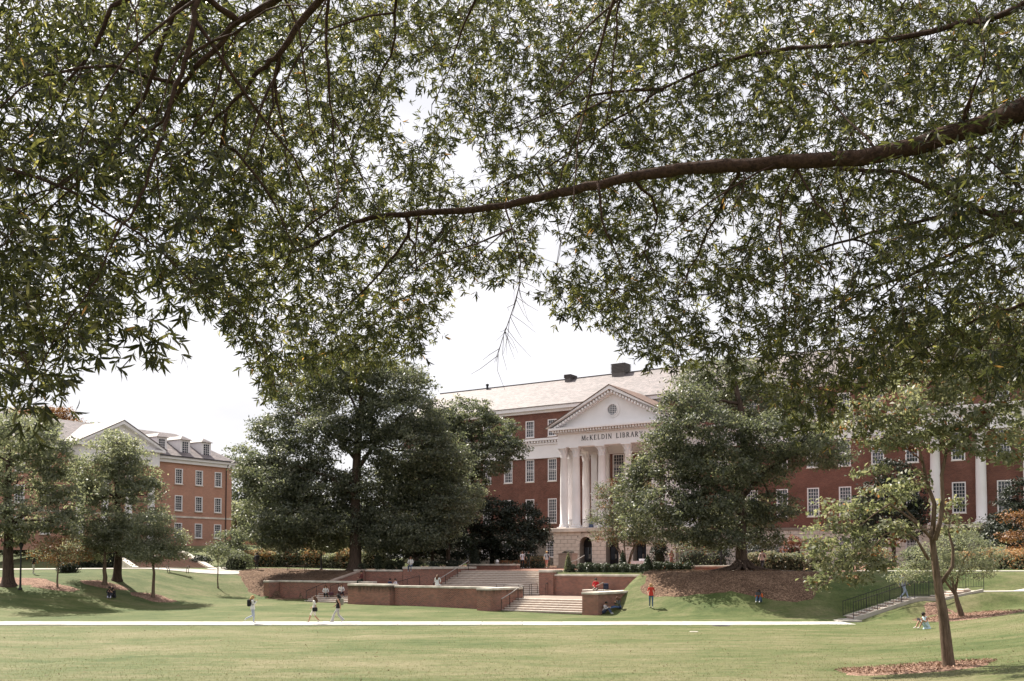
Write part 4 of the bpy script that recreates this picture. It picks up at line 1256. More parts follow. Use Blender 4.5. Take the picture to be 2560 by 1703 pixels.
def dormer(y):
    d = MB()
    zf = 17.35
    d.box(-3.4, -0.72, y - 0.75, y + 0.75, 16.9, 19.0)
    do = d.build('dormer', M['white'], hall)
    r_ = MB()
    r_.add([(-0.45, y - 0.95, 19.0), (-0.45, y + 0.95, 19.0), (-3.6, y + 0.95, 19.0), (-3.6, y - 0.95, 19.0), (-1.3, y, 19.55), (-3.9, y, 19.55)],
           [(0, 1, 4), (1, 2, 5, 4), (3, 0, 4, 5), (2, 3, 5), (0, 3, 2, 1)])
    r_.build('dormer_roof', M['slate'], do)
    g_ = MB().box(-0.715, -0.70, y - 0.42, y + 0.42, 17.35, 18.75).build('glass', M['glass'], do)
    k_ = MB()
    for i in range(1, 3): k_.box(-0.698, -0.68, y - 0.42 + 0.28 * i - 0.02, y - 0.42 + 0.28 * i + 0.02, 17.35, 18.75)
    for i in range(1, 5): k_.box(-0.697, -0.676, y - 0.42, y + 0.42, 17.35 + 0.28 * i - 0.02, 17.35 + 0.28 * i + 0.02)
    k_.build('muntin_grid', M['white'], do)
for m_ in (3.6, 6.9, 10.4, 24.5, 28.0, 31.5): dormer(-m_)
# end dormer on the hip
mb = MB().box(-7.0, -5.0, -2.6, -0.9, 17.0, 18.6).build('dormer', M['white'], hall)
MB().add([(-7.3, -0.6, 18.6), (-4.7, -0.6, 18.6), (-4.7, -3.4, 18.6), (-7.3, -3.4, 18.6), (-6, -1.4, 19.2), (-6, -3.4, 19.2)], [(0, 4, 1), (1, 4, 5, 2), (3, 5, 4, 0), (2, 5, 3)]).build('dormer_roof', M['slate'], mb)
# pedimented bay
PB = 2.2
mb = MB()
mb.box(-0.5, PB, -23.4, -12.9, 15.0, 16.62)
mb.box(-0.5, PB + 0.5, -23.9, -12.4, 16.63, 16.9)
mb.build('bay_entablature', M['white'], hall)
pd = MB(); pd.prismx([(-23.5, 16.91), (-12.8, 16.91), (-18.15, 19.5)], -2.0, PB - 0.1); pd.build('bay_tympanum', M['white'], hall)
pk = MB()
for sx in (-1, 1):
    pts = [(-18.15, 19.85), (-18.15, 19.5), (-18.15 + sx * 5.4, 16.91), (-18.15 + sx * 5.9, 16.91)]
    pk.prismx(pts if sx < 0 else pts[::-1], -6.0, PB + 0.45)
pk.build('bay_raking_cornice', M['white'], hall)
pk = MB()
for sx in (-1, 1):
    pts = [(-18.15, 19.97), (-18.15, 19.86), (-18.15 + sx * 5.9, 16.92), (-18.15 + sx * 6.05, 16.96)]
    pk.prismx(pts if sx < 0 else pts[::-1], -6.1, PB + 0.5)
pk.build('bay_roof', M['slate'], hall)
for m_ in (13.5, 16.6, 19.7, 22.8):
    column_mb(PB - 0.7, -m_, 6.2, 15.0, 0.42).build('column', M['white'], hall)
MB().box(0, PB, -23.4, -12.9, 5.0, 6.2).build('bay_base', M['stone'], hall)
# low wall beyond the hall and far stairs
mb = MB().box(-0.3, 14, 1.2, 1.7, 4.5, 6.6).build('garden_wall', M['hbrick'], hall)
fx, fy = at_u(432, 101, 0)[:2]
fst = thing('brick_stairs', 'long brick stairs with pale side kerbs below the orange hall', 'stairs', (fx, fy, ground(fx, fy) - 0.05), 0.62)
sme = MB().bbox(-3.4, 3.4, 0, 0.75, -0.05, 0, 0.01).mesh('tread', M['riser'])
rme = MB().box(-3.4, 3.4, 0.03, 0.74, -0.22, -0.051).mesh('riser', mat_plain('stair_brick', (0.26, 0.13, 0.095), 0.9, var=0.2))
for i in range(14):
    link('tread', sme, fst, (0, i * 0.62, 0.115 * (i + 1))); link('riser', rme, fst, (0, i * 0.62, 0.115 * (i + 1)))
for sx in (-3.7, 3.7):
    MB().prismx([(-0.5, -0.3), (9.0, -0.3), (9.0, 1.85), (8.7, 1.85), (-0.5, 0.15)], sx - 0.3, sx + 0.3).build('side_kerb', M['coping'], fst, (0, 0, 0))
for sx in (-1.2, 1.2):
    MB().tube([(sx, 0, 0.9), (sx, 8.7, 2.5)], 0.04, 6).build('handrail', M['steel'], fst, (0, 0, 0))

# ------------------------------------------------------------------ foliage tools
def unit(v):
    return v / np.maximum(np.linalg.norm(v, axis=-1, keepdims=True), 1e-9)
def cards(rg, C, size, outward=None, aspect=0.5, up=0.35):
    """leaf shaped quads; C (N,3) centres, size (N,)"""
    N = len(C)
    nrm = rg.normal(size=(N, 3))
    if outward is not None: nrm = nrm * 0.75 + outward
    nrm[:, 2] += up
    nrm = unit(nrm)
    a = unit(np.cross(nrm, rg.normal(size=(N, 3))))
    b = np.cross(nrm, a)
    L = (size * 0.5)[:, None]; W = L * aspect
    bend = nrm * L * 0.22
    V = np.stack([C - a * L - bend, C - b * W + a * L * 0.1, C + a * L - bend, C + b * W + a * L * 0.1], 1).reshape(-1, 3)
    Fc = np.arange(4 * N).reshape(N, 4)
    return V, Fc
def lobe_points(rg, c, r, n_cl, per, spread):
    """clumps of leaves spread through an ellipsoid, denser to its skin"""
    d = unit(rg.normal(size=(n_cl, 3)))
    q = rg.uniform(0.35, 1.0, (n_cl, 1)) ** 0.45
    q *= 1 + rg.normal(0, 0.09, (n_cl, 1))
    cc = c + d * q * r
    P = np.repeat(cc, per, 0) + rg.normal(size=(n_cl * per, 3)) * spread * np.array([1, 1, 0.45])
    O = np.repeat(d, per, 0)
    T = np.repeat(rg.uniform(-0.22, 0.22, n_cl), per) + rg.uniform(0.05, 0.9, n_cl * per)
    return P, O, np.clip(T, 0, 0.999), cc
def limb_path(rg, a, b, n=6, sag=0.12, jit=0.05):
    a, b = np.array(a, float), np.array(b, float)
    L = np.linalg.norm(b - a)
    pts = []
    for i in range(n + 1):
        t = i / n
        p = a * (1 - t) + b * t
        p[2] += sag * L * math.sin(math.pi * t)
        if 0 < i < n: p += rg.normal(size=3) * jit * L * 0.4
        pts.append(tuple(p))
    return pts
def tree(name, label, base, trunk, r0, lobes, mat, leaf, dens, seed, bark='bark', spread=0.32, cat='tree', group=None, flare=1.6, per=38, limbs=None, second=None, sub=3, aspect=0.5, up=0.65):
    """trunk: list of points up to the crown; lobes: (centre, radii) in world metres"""
    rg = np.random.default_rng(seed)
    t = thing(name, label, cat, base, 0.0, group)
    B = np.array(base)
    tr = MB()
    P = [np.array(p) for p in trunk]
    n = len(P)
    H = P[-1][2] - P[0][2]
    rad = [r0 * (1 - 0.62 * (i / (n - 1)) ** 1.1) for i in range(n)]
    pp = [tuple(P[0] - B - np.array([0, 0, 0.3]))] + [tuple(P[0] - B + (P[1] - P[0]) * f_) for f_ in (0.0, 0.10, 0.28)] + [tuple(p - B) for p in P[1:]]
    rr = [rad[0] * flare * 1.15, rad[0] * flare, rad[0] * (1 + (flare - 1) * 0.4), rad[0] * 1.04] + rad[1:]
    tr.tube(pp, rr, 12)
    tr.build('trunk', M[bark], t, (0, 0, 0), smooth=True)
    br_ = MB()
    if limbs:
        for path, ra, rb in limbs:
            m_ = len(path)
            br_.tube([tuple(np.array(q) - B) for q in path], [ra + (rb - ra) * i / (m_ - 1) for i in range(m_)], 8)
    V, Fc, T, MI = [], [], [], []
    off = 0
    for li, (c, r) in enumerate(lobes):
        c = np.array(c, float); r = np.array(r, float)
        area = (r[0] * r[2] + r[0] * r[1] + r[1] * r[2]) * 4.2
        ncl = max(6, int(area * dens / per))
        Pt, O, tt, cc = lobe_points(rg, c, r, ncl, per, spread)
        v, f_ = cards(rg, Pt - B, leaf * rg.uniform(0.65, 1.25, len(Pt)), O * 0.6, aspect, up)
        V.append(v); Fc.append(f_ + off); off += len(v); T.append(tt)
        mi = np.zeros(len(Pt), np.int32)
        if second:
            m2 = rg.uniform(size=ncl) < second[1]
            mi[np.repeat(m2, per)] = 1
        MI.append(mi)
        # limb from the trunk to the lobe, then twigs to some clumps
        cw = [(p, r_) for p, r_ in zip(P, rad)]
        if limbs:
            cw = cw[len(P) // 2:]
            for lp, ra_, rb_ in limbs:
                cw += [(np.array(q), ra_ + (rb_ - ra_) * i_ / (len(lp) - 1)) for i_, q in enumerate(lp) if i_ > 0]
        k = int(np.argmin([np.linalg.norm(p - c) + max(0, p[2] - c[2] + 0.2) * (0.6 if limbs else 2.0) for p, _ in cw]))
        a, ra0 = cw[k]
        rl = min(ra0 * 0.6, 0.05 + 0.02 * np.linalg.norm(c - a))
        path = limb_path(rg, a, c, 6, 0.06, 0.05)
        br_.tube([tuple(np.array(q) - B) for q in path], [rl * (1 - 0.75 * i / 6) for i in range(7)], 7)
        for q in cc[rg.choice(ncl, min(ncl, sub + ncl // 40), replace=False)]:
            st = np.array(path[rg.integers(3, 7)])
            pa = limb_path(rg, st, q, 4, 0.05, 0.06)
            br_.tube([tuple(np.array(x) - B) for x in pa], [rl * 0.32 * (1 - 0.8 * i / 4) for i in range(5)], 5)
    br_.build('branches', M[bark], t, (0, 0, 0), smooth=True)
    mats = [M[mat]] + ([M[second[0]]] if second else [])
    me = np_mesh('crown', np.concatenate(V), np.concatenate(Fc), mats, np.concatenate(MI), np.concatenate(T))
    link('crown', me, t, (0, 0, 0))
    return t
def pxl(Y, lst, seed=0, depth=0.85, jy=0.5):
    """crown lobes read off the photograph at distance Y, given real depth"""
    rg = np.random.default_rng(seed + 77)
    out = []
    for (u, v, ru, rv) in lst:
        k = Y / F
        y = Y + rg.uniform(-jy, jy) * ru * k
        c = at(u, v, y)
        out.append((c, (ru * k, ru * k * depth, rv * k)))
    return out
def pxp(Y, lst):
    return [at(u, v, Y) for u, v in lst]

def bush(name, label, cat, c, r, mat, leaf, n, seed, group=None, second=None, core=0.8, cone=False, flat=0.0):
    rg = np.random.default_rng(seed)
    n = int(n * 1.35)
    r = np.array(r, float)
    d = unit(rg.normal(size=(n, 3)))
    d[:, 2] = np.where(d[:, 2] < -0.45, -d[:, 2], d[:, 2])
    lump = 1 + 0.10 * np.sin(d[:, 0] * 5 + seed) * np.sin(d[:, 1] * 5 + 1.7 * seed) + 0.07 * np.sin(d[:, 2] * 9 + seed)
    q = (rg.uniform(0.58, 1.06, n) ** 0.8 * lump)[:, None]
    P = d * q * r
    if cone:
        h = (d[:, 2] * 0.5 + 0.5)
        ang = np.arctan2(d[:, 1], d[:, 0])
        hh = rg.uniform(0, 1, n) ** 1.3
        rad = (1 - hh) ** 0.8 * rg.uniform(0.85, 1.08, n)
        P = np.stack([np.cos(ang) * rad * r[0], np.sin(ang) * rad * r[1], (hh * 2 - 1) * r[2]], 1)
    if not cone:
        low = d[:, 2] < 0.12
        an = np.arctan2(d[:, 1], d[:, 0])
        P[low, 0] = np.cos(an[low]) * r[0] * q[low, 0]; P[low, 1] = np.sin(an[low]) * r[1] * q[low, 0]
        P[low, 2] = rg.uniform(-1.0, 0.1, int(low.sum())) * r[2]
    P[:, 2] += r[2]
    P[:, 2] = np.maximum(P[:, 2], 0.03)
    V, Fc = cards(rg, P, leaf * rg.uniform(0.6, 1.3, n), d * 0.9, 0.55, 0.2)
    T = rg.uniform(0, 0.8, n) + 0.2 * (P[:, 2] / (2 * r[2]))
    mi = np.zeros(n, np.int32)
    if second:
        pick = (rg.uniform(size=n) < second[1] * (0.3 + 1.4 * (P[:, 2] / (2 * r[2]))))
        mi[pick] = 1
    nm = len(V)
    # inner mass of twigs so that the plant is not hollow
    core_b = MB()
    if cone: core_b.lathe([(r[0] * 0.75, 0.0), (r[0] * 0.72, r[2] * 0.3), (r[0] * 0.5, r[2] * 0.9), (r[0] * 0.22, r[2] * 1.55), (0.02, r[2] * 1.85)], 10)
    else:
        core_b.lathe([(0.86, -0.05), (0.88, 0.5), (0.86, 1.0), (0.74, 1.4), (0.5, 1.7), (0.2, 1.82), (0.01, 1.84)], 14)
        core_b.v = [(a_ * r[0] * 0.66, b_ * r[1] * 0.66, c_ * r[2] * 0.72) for a_, b_, c_ in core_b.v]
    me = np_mesh('foliage', V, Fc, [M[mat]] + ([M[second[0]]] if second else []), mi, T)
    o = thing(name, label, cat, c, 0.0, group)
    link('foliage', me, o, (0, 0, 0))
    core_b.build('stems', M['core'], o, (0, 0, 0), smooth=True)
    return o

# ------------------------------------------------------------------ trees
def base_trunk(u, Y, top_uv, extra=None, z=None):
    g = grd(u, Y)
    if z is not None: g = (g[0], g[1], z)
    return g
# spreading oak left of the steps
YA = 95.0
b_ = grd(888, YA)
tree('oak_tree', 'large spreading dark green oak left of the steps', b_,
     [b_] + pxp(YA, [(889, 1340), (888, 1270), (890, 1200), (893, 1130), (900, 1060), (905, 1000), (905, 950)]), 0.56,
     pxl(YA, [(870, 925, 120, 55), (770, 990, 105, 58), (960, 960, 120, 60), (700, 1075, 75, 50), (1000, 1045, 120, 60), (745, 1140, 95, 50), (1030, 1120, 120, 70), (690, 1215, 85, 48),
              (800, 1225, 110, 52), (940, 1215, 105, 55), (1060, 1215, 120, 62), (740, 1300, 100, 45), (860, 1310, 100, 48), (1000, 1300, 120, 50), (1100, 1150, 80, 70), (890, 1080, 60, 60), (655, 1290, 55, 60), (820, 1070, 70, 40), (700, 1345, 80, 34), (800, 1350, 70, 30), (960, 1345, 80, 34), (1050, 1335, 80, 40), (640, 1180, 50, 40), (1120, 1270, 70, 60)], 1, 0.9, 0.9),
     'leaf_broad', 0.27, 80, 101, spread=0.36, flare=1.75,
     limbs=[(pxp(YA, [(890, 1180), (930, 1120), (985, 1060), (1030, 1010)]), 0.24, 0.08), (pxp(YA + 1, [(890, 1150), (850, 1100), (790, 1060), (740, 1030)]), 0.2, 0.06), (pxp(YA, [(893, 1100), (912, 1040), (935, 990), (960, 950)]), 0.22, 0.06),
            (pxp(YA - 1, [(889, 1240), (820, 1190), (740, 1165), (680, 1150)]), 0.18, 0.05), (pxp(YA, [(900, 1060), (885, 1010), (865, 970), (850, 930)]), 0.16, 0.05)])
# flared oak on the right bank
YB = 76.0
b_ = grd(1855, YB)
t = tree('oak_tree', 'broad dark oak with a flared trunk on the mulch bank', b_,
     [b_] + pxp(YB, [(1853, 1380), (1852, 1320), (1848, 1250), (1855, 1170), (1860, 1090), (1850, 1010), (1835, 950)]), 0.46,
     pxl(YB, [(1810, 950, 130, 60), (1725, 1005, 75, 50), (1900, 1010, 120, 60), (1665, 1085, 55, 45), (1760, 1075, 110, 60), (1960, 1090, 120, 55), (1610, 1160, 45, 45), (1680, 1165, 80, 55), (1790, 1165, 110, 60), (1900, 1170, 110, 50),
              (2050, 1130, 80, 40), (1575, 1235, 48, 48), (1670, 1260, 90, 50), (1780, 1260, 90, 50), (1600, 1310, 60, 40), (1720, 1320, 80, 45), (1850, 1290, 100, 42), (1930, 1265, 70, 38), (1800, 1345, 80, 28), (1910, 1345, 50, 25)], 2, 0.9, 0.9),
     'leaf_broad', 0.24, 80, 102, spread=0.30, flare=1.5,
     limbs=[(pxp(YB, [(1852, 1250), (1900, 1190), (1960, 1150), (2040, 1110)]), 0.2, 0.06), (pxp(YB, [(1850, 1260), (1800, 1220), (1740, 1190), (1670, 1170)]), 0.18, 0.06), (pxp(YB, [(1853, 1150), (1900, 1080), (1950, 1040)]), 0.16, 0.05)])
rb = MB()
for k, (du, dv, dy) in enumerate([(-95, 12, -1.2), (-55, 22, -2.0), (20, 30, -2.4), (60, 24, -1.8), (105, 16, -0.6), (-20, 28, -2.2)]):
    gx, gy = at_u(1855 + du, YB + dy, 0)[:2]
    e_ = (gx - b_[0], gy - b_[1], ground(gx, gy) - b_[2] - 0.02)
    rb.tube([(e_[0] * 0.1, e_[1] * 0.1, 0.75), (e_[0] * 0.3, e_[1] * 0.3, e_[2] * 0.3 + 0.28), (e_[0] * 0.65, e_[1] * 0.65, e_[2] * 0.65 + 0.1), e_], [0.22, 0.17, 0.11, 0.04], 7)
rb.build('roots', M['bark'], t, (0, 0, 0), smooth=True)
# trees behind
def simple_tree(label, u, Y, top, lobes, mat, leaf, dens, seed, r0=0.3, name='tree', **kw):
    b = grd(u, Y)
    tp = at(u, top, Y)
    n = 5
    rg = np.random.default_rng(seed)
    tr_ = [b] + [(b[0] + (tp[0] - b[0]) * i / n + rg.normal(0, 0.05), Y + rg.normal(0, 0.05), b[2] + (tp[2] - b[2]) * i / n) for i in range(1, n + 1)]
    return tree(name, label, b, tr_, r0, pxl(Y, lobes, seed, 0.9, 0.7), mat, leaf, dens, seed, **kw)
simple_tree('tall olive green tree against the left wing of the library', 1180, 110, 1060, [(1170, 1040, 70, 45), (1240, 1085, 65, 45), (1130, 1110, 70, 60), (1210, 1150, 75, 50), (1290, 1120, 35, 22), (1150, 1220, 70, 55), (1090, 1060, 50, 50)], 'leaf_mid', 0.32, 52, 103, 0.28)
simple_tree('pale green tree in front of the olive one', 1120, 102, 1190, [(1120, 1180, 60, 45), (1150, 1245, 65, 45), (1080, 1255, 60, 45), (1110, 1310, 70, 40)], 'leaf_pale', 0.28, 49, 104, 0.22)
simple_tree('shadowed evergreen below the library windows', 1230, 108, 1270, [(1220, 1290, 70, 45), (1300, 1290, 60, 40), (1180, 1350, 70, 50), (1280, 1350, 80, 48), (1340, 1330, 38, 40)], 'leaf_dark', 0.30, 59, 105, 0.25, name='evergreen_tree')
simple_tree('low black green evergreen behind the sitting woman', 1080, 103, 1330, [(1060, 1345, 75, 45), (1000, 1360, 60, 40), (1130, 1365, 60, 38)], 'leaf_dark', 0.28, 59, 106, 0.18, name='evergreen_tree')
simple_tree('dark hazy oak at the left edge of the lawn', 22, 82, 1080, [(30, 1075, 95, 55), (110, 1120, 70, 60), (-40, 1130, 80, 60), (60, 1190, 100, 55), (135, 1220, 55, 50), (-30, 1250, 80, 55), (70, 1290, 95, 45), (150, 1310, 45, 40), (0, 1340, 70, 30), (140, 1150, 50, 50), (170, 1250, 40, 50), (100, 1060, 50, 30)], 'leaf_pale', 0.28, 42, 107, 0.42, flare=1.7)
simple_tree('upright grey green oak in front of the white pediment', 293, 88, 1110, [(285, 1120, 60, 40), (240, 1170, 60, 45), (330, 1180, 60, 45), (280, 1230, 85, 45), (215, 1250, 45, 40), (365, 1240, 45, 40), (250, 1300, 75, 38), (340, 1300, 65, 38), (390, 1290, 30, 30), (200, 1200, 40, 40), (380, 1200, 30, 30), (290, 1160, 60, 40), (285, 1098, 42, 26), (335, 1135, 48, 34)], 'leaf_pale', 0.26, 44, 108, 0.34, flare=1.5)
simple_tree('low round tree beside the bushy grey oak trunk', 262, 86, 1370, [(235, 1348, 55, 34), (300, 1348, 50, 32), (195, 1365, 40, 24), (265, 1322, 50, 26), (325, 1372, 30, 22), (230, 1385, 40, 18)], 'leaf_pale', 0.2, 120, 109, 0.2, bark='bark2')
simple_tree('small leaning tree with silvery leaves by the far stairs', 384, 85, 1340, [(385, 1308, 50, 32), (355, 1350, 46, 30), (425, 1350, 46, 30), (385, 1385, 60, 26), (445, 1382, 26, 20)], 'leaf_pale', 0.18, 130, 110, 0.14, bark='bark2')
simple_tree('thin shrub tree with rust tinted leaves', 145, 83, 1390, [(150, 1362, 52, 26), (112, 1382, 36, 20), (190, 1385, 38, 22), (150, 1396, 44, 16)], 'leaf_pale', 0.15, 90, 111, 0.08, bark='bark2', second=('leaf_rust', 0.55))
simple_tree('sapling standing on the lawn by the far stairs', 546, 92, 1370, [(545, 1368, 24, 20), (530, 1380, 16, 12), (565, 1378, 16, 12)], 'leaf_mid', 0.16, 110, 112, 0.06, bark='bark2')
simple_tree('round shrub like tree beside the hall', 575, 108, 1350, [(575, 1345, 40, 22), (560, 1375, 35, 25), (600, 1380, 35, 22)], 'leaf_mid', 0.26, 52, 113, 0.2)
far = [(620, 1180, 150, 'tall leafy tree filling the gap beside the orange hall', [(610, 1150, 55, 40), (660, 1190, 60, 50), (600, 1220, 45, 45), (650, 1280, 70, 50), (610, 1330, 50, 40)], 'leaf_mid'),
       (690, 1200, 145, 'far olive tree behind the spreading oak', [(690, 1230, 60, 50), (720, 1300, 70, 50), (690, 1360, 70, 35)], 'leaf_mid'),
       (590, 1300, 138, 'pale far tree at the corner of the hall', [(600, 1290, 38, 40), (630, 1350, 45, 35)], 'leaf_pale'),
       (120, 1060, 175, 'thin crowned tree above the hall roof', [(100, 1045, 60, 25), (150, 1040, 40, 20), (190, 1065, 30, 14), (50, 1060, 60, 40)], 'leaf_rust'),
       (250, 1070, 178, 'dark treetop peeping over the hall ridge', [(235, 1070, 30, 9), (262, 1068, 22, 8)], 'leaf_mid'),
       (-60, 1200, 150, 'broad tree beyond the left edge', [(-40, 1180, 120, 70), (60, 1230, 90, 70), (-20, 1300, 110, 60)], 'leaf_mid'),
       (760, 1250, 140, 'far tree showing low behind the spreading oak', [(750, 1330, 70, 50), (800, 1300, 60, 60), (830, 1360, 60, 40)], 'leaf_mid'),
       (930, 1250, 138, 'far tree right behind the oak trunk', [(900, 1310, 60, 60), (960, 1330, 70, 55), (920, 1370, 60, 35)], 'leaf_mid'),
       (1040, 1250, 136, 'far tree behind the low evergreens', [(1030, 1300, 60, 60), (1080, 1350, 60, 50)], 'leaf_dark'),
       (480, 1390, 165, 'far tree beyond the hall corner', [(560, 1330, 60, 50), (520, 1360, 50, 40)], 'leaf_mid'),
       (40, 1370, 118, 'dark evergreen mass under the left edge oak', [(40, 1365, 60, 30), (100, 1370, 50, 28), (160, 1360, 45, 26)], 'leaf_dark')]
for i, (u, top, Y, lb, lo, mt) in enumerate(far):
    simple_tree(lb, u, Y, top, lo, mt, 0.42, 26, 120 + i, 0.35, spread=0.6)
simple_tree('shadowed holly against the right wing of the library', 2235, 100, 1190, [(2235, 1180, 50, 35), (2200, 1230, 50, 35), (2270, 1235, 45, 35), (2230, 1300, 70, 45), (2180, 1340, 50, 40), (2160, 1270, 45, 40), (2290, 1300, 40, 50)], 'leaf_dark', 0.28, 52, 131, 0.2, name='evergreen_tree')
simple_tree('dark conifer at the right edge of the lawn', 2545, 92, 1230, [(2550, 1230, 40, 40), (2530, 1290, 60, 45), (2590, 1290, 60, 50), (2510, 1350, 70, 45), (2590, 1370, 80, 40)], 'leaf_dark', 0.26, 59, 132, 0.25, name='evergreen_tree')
simple_tree('orange leaved tree in front of the dark conifer', 2560, 80, 1330, [(2545, 1290, 35, 16), (2520, 1340, 35, 12), (2570, 1345, 40, 14), (2600, 1310, 40, 20), (2530, 1375, 30, 10)], 'leaf_rust', 0.2, 45, 133, 0.1, bark='bark2')
# crape myrtle in the hedge bed, several stems
YM = 88.0
b_ = (at_u(1566, YM, 0)[0], YM, 2.8)
tree('crape_myrtle', 'many stemmed crape myrtle in front of the library doors', b_,
     [b_] + pxp(YM, [(1556, 1390), (1535, 1345), (1528, 1300)]), 0.065,
     pxl(YM, [(1530, 1230, 45, 30), (1590, 1225, 50, 30), (1505, 1285, 42, 30), (1560, 1290, 55, 30), (1625, 1290, 45, 30), (1520, 1340, 40, 22), (1580, 1345, 42, 20), (1650, 1345, 40, 20), (1690, 1350, 25, 14)], 5),
     'leaf_mid', 0.18, 80, 140, bark='bark2', spread=0.3, flare=1.2,
     limbs=[(pxp(YM, [(1566, 1424), (1562, 1380), (1560, 1330), (1565, 1280)]), 0.07, 0.02), (pxp(YM, [(1567, 1424), (1578, 1380), (1600, 1340), (1620, 1300)]), 0.07, 0.02), (pxp(YM, [(1564, 1424), (1548, 1380), (1520, 1340), (1500, 1300)]), 0.06, 0.02), (pxp(YM + 0.5, [(1568, 1424), (1585, 1370), (1590, 1320), (1585, 1260)]), 0.06, 0.02)],
     second=('leaf_rust', 0.12))
# crape myrtle on the right slope
b_ = hit(2405, 1543)
Y2 = b_[1]
tree('crape_myrtle', 'leaning grey green crape myrtle in the wood chip ring', b_,
     [b_] + pxp(Y2, [(2392, 1500), (2385, 1470), (2378, 1440)]), 0.16,
     pxl(Y2, [(2330, 1385, 60, 38), (2400, 1370, 60, 40), (2460, 1385, 50, 35), (2290, 1430, 48, 26), (2370, 1425, 60, 24), (2440, 1425, 45, 22), (2395, 1330, 50, 28), (2250, 1440, 30, 14)], 6),
     'leaf_pale', 0.13, 110, 141, bark='bark2', spread=0.22, flare=1.25,
     limbs=[(pxp(Y2, [(2390, 1490), (2365, 1455), (2330, 1420), (2300, 1400)]), 0.08, 0.025), (pxp(Y2, [(2388, 1480), (2395, 1440), (2410, 1400), (2430, 1370)]), 0.08, 0.025)])
# nearest tree
b_ = hit(2372, 1668)
Y3 = b_[1]
NT = tree('small_tree', 'nearest small tree with a slim ridged trunk on the right', b_,
     [b_] + pxp(Y3, [(2364, 1590), (2357, 1529), (2348, 1480), (2343, 1448), (2334, 1381), (2330, 1332), (2332, 1314)]), 0.185,
     pxl(Y3, [(2100, 1285, 60, 40), (2055, 1345, 48, 45), (2140, 1350, 70, 40), (2200, 1250, 60, 32), (2230, 1330, 50, 40), (2090, 1410, 50, 28), (2180, 1410, 45, 25), (2285, 1215, 48, 35), (2130, 1455, 28, 20), (2375, 1285, 36, 45), (2045, 1455, 14, 14), (2170, 1175, 40, 14)], 7, 0.9, 1.2) +
     pxl(Y3, [(2240, 1010, 85, 55), (2330, 960, 90, 55), (2290, 1060, 80, 40), (2400, 1040, 85, 45), (2440, 950, 90, 55), (2500, 1060, 80, 45), (2540, 980, 80, 50), (2360, 890, 100, 55), (2500, 880, 90, 55), (2450, 820, 100, 50), (2560, 800, 90, 60), (2300, 830, 80, 40), (2580, 900, 80, 60), (2600, 1080, 80, 50), (2230, 920, 70, 40), (2190, 1090, 60, 30), (2160, 1030, 60, 45), (2260, 1120, 60, 30), (2420, 1115, 60, 28), (2530, 1125, 60, 32), (2340, 1100, 60, 30), (2100, 1060, 50, 30)], 8, 0.9, 1.5),
     'leaf_lime', 0.18, 100, 142, bark='bark2', spread=0.2, flare=1.18, per=30, sub=4,
     limbs=[(pxp(Y3, [(2332, 1330), (2336, 1260), (2318, 1210), (2307, 1157), (2290, 1090), (2260, 1020)]), 0.085, 0.02),
            (pxp(Y3 - 0.2, [(2338, 1350), (2350, 1305), (2357, 1251), (2354, 1188), (2366, 1130), (2408, 1098), (2460, 1060), (2520, 1000)]), 0.085, 0.02),
            (pxp(Y3 - 0.5, [(2329, 1345), (2292, 1309), (2256, 1282), (2224, 1260), (2184, 1287), (2150, 1315)]), 0.055, 0.012),
            (pxp(Y3 - 0.8, [(2322, 1400), (2292, 1350), (2251, 1323), (2211, 1336), (2175, 1377)]), 0.05, 0.012),
            (pxp(Y3 + 0.3, [(2330, 1350), (2280, 1290), (2210, 1220), (2170, 1180)]), 0.045, 0.01),
            (pxp(Y3 + 0.2, [(2350, 1462), (2381, 1417), (2383, 1372), (2372, 1332)]), 0.07, 0.035)],
     second=('leaf_red', 0.015))

# ------------------------------------------------------------------ hedges, borders, beds
rb_ = random.Random(9)
k = 0
hb = [(-6.9 + 0.78 * i, 10.55 + rb_.uniform(-0.08, 0.08)) for i in range(9)] + [(-6.3 + 0.8 * i, 11.6 + rb_.uniform(-0.15, 0.15)) for i in range(8)]
ords = ['first', 'second', 'third', 'fourth', 'fifth', 'sixth', 'seventh', 'eighth', 'ninth']
for i, (s_, d_) in enumerate(hb):
    x, y = ter(s_, d_)
    r_ = rb_.uniform(0.36, 0.46)
    lb = ('%s clipped boxwood from the pier, front row behind the coping' % ords[i]) if i < 9 else ('%s clipped boxwood from the pier, back row of the hedge' % ords[i - 9])
    bush('boxwood_shrub', lb, 'shrub', (x, y, 2.74), (r_, r_, r_ * 1.02), 'box', 0.10, 750, 200 + i, 'clipped boxwoods above the retaining wall')
for i, (s_, d_, r_, h_, lb) in enumerate([(-7.15, 10.3, 0.42, 0.85, 'fuzzy light green cone shrub by the square pier'), (-3.4, 12.6, 0.5, 0.95, 'pointed dark cone shrub behind the boxwoods'), (-0.2, 10.6, 0.6, 0.75, 'dark pyramid shrub at the end of the boxwood rows')]):
    x, y = ter(s_, d_)
    bush('cone_shrub', lb, 'shrub', (x, y, 2.74), (r_, r_, h_), 'box' if i else 'leaf_lime', 0.11, 1300, 230 + i, cone=True)
for i in range(4):
    x, y = ter(0.4 + i * 0.75, 11.2 + 0.2 * i)
    bush('boxwood_shrub', '%s boxwood right of the dark pyramid shrub' % ords[i], 'shrub', (x, y, 2.74), (0.52, 0.5, 0.5), 'box', 0.11, 850, 240 + i, 'loose boxwoods at the end of the hedge')
def gbush(label, u, Y, r, mat, leaf, n, seed, name='shrub', **kw):
    g = grd(u, Y)
    return bush(name, label, 'shrub', (g[0], g[1], g[2] - 0.05), r, mat, leaf, n, seed, **kw)
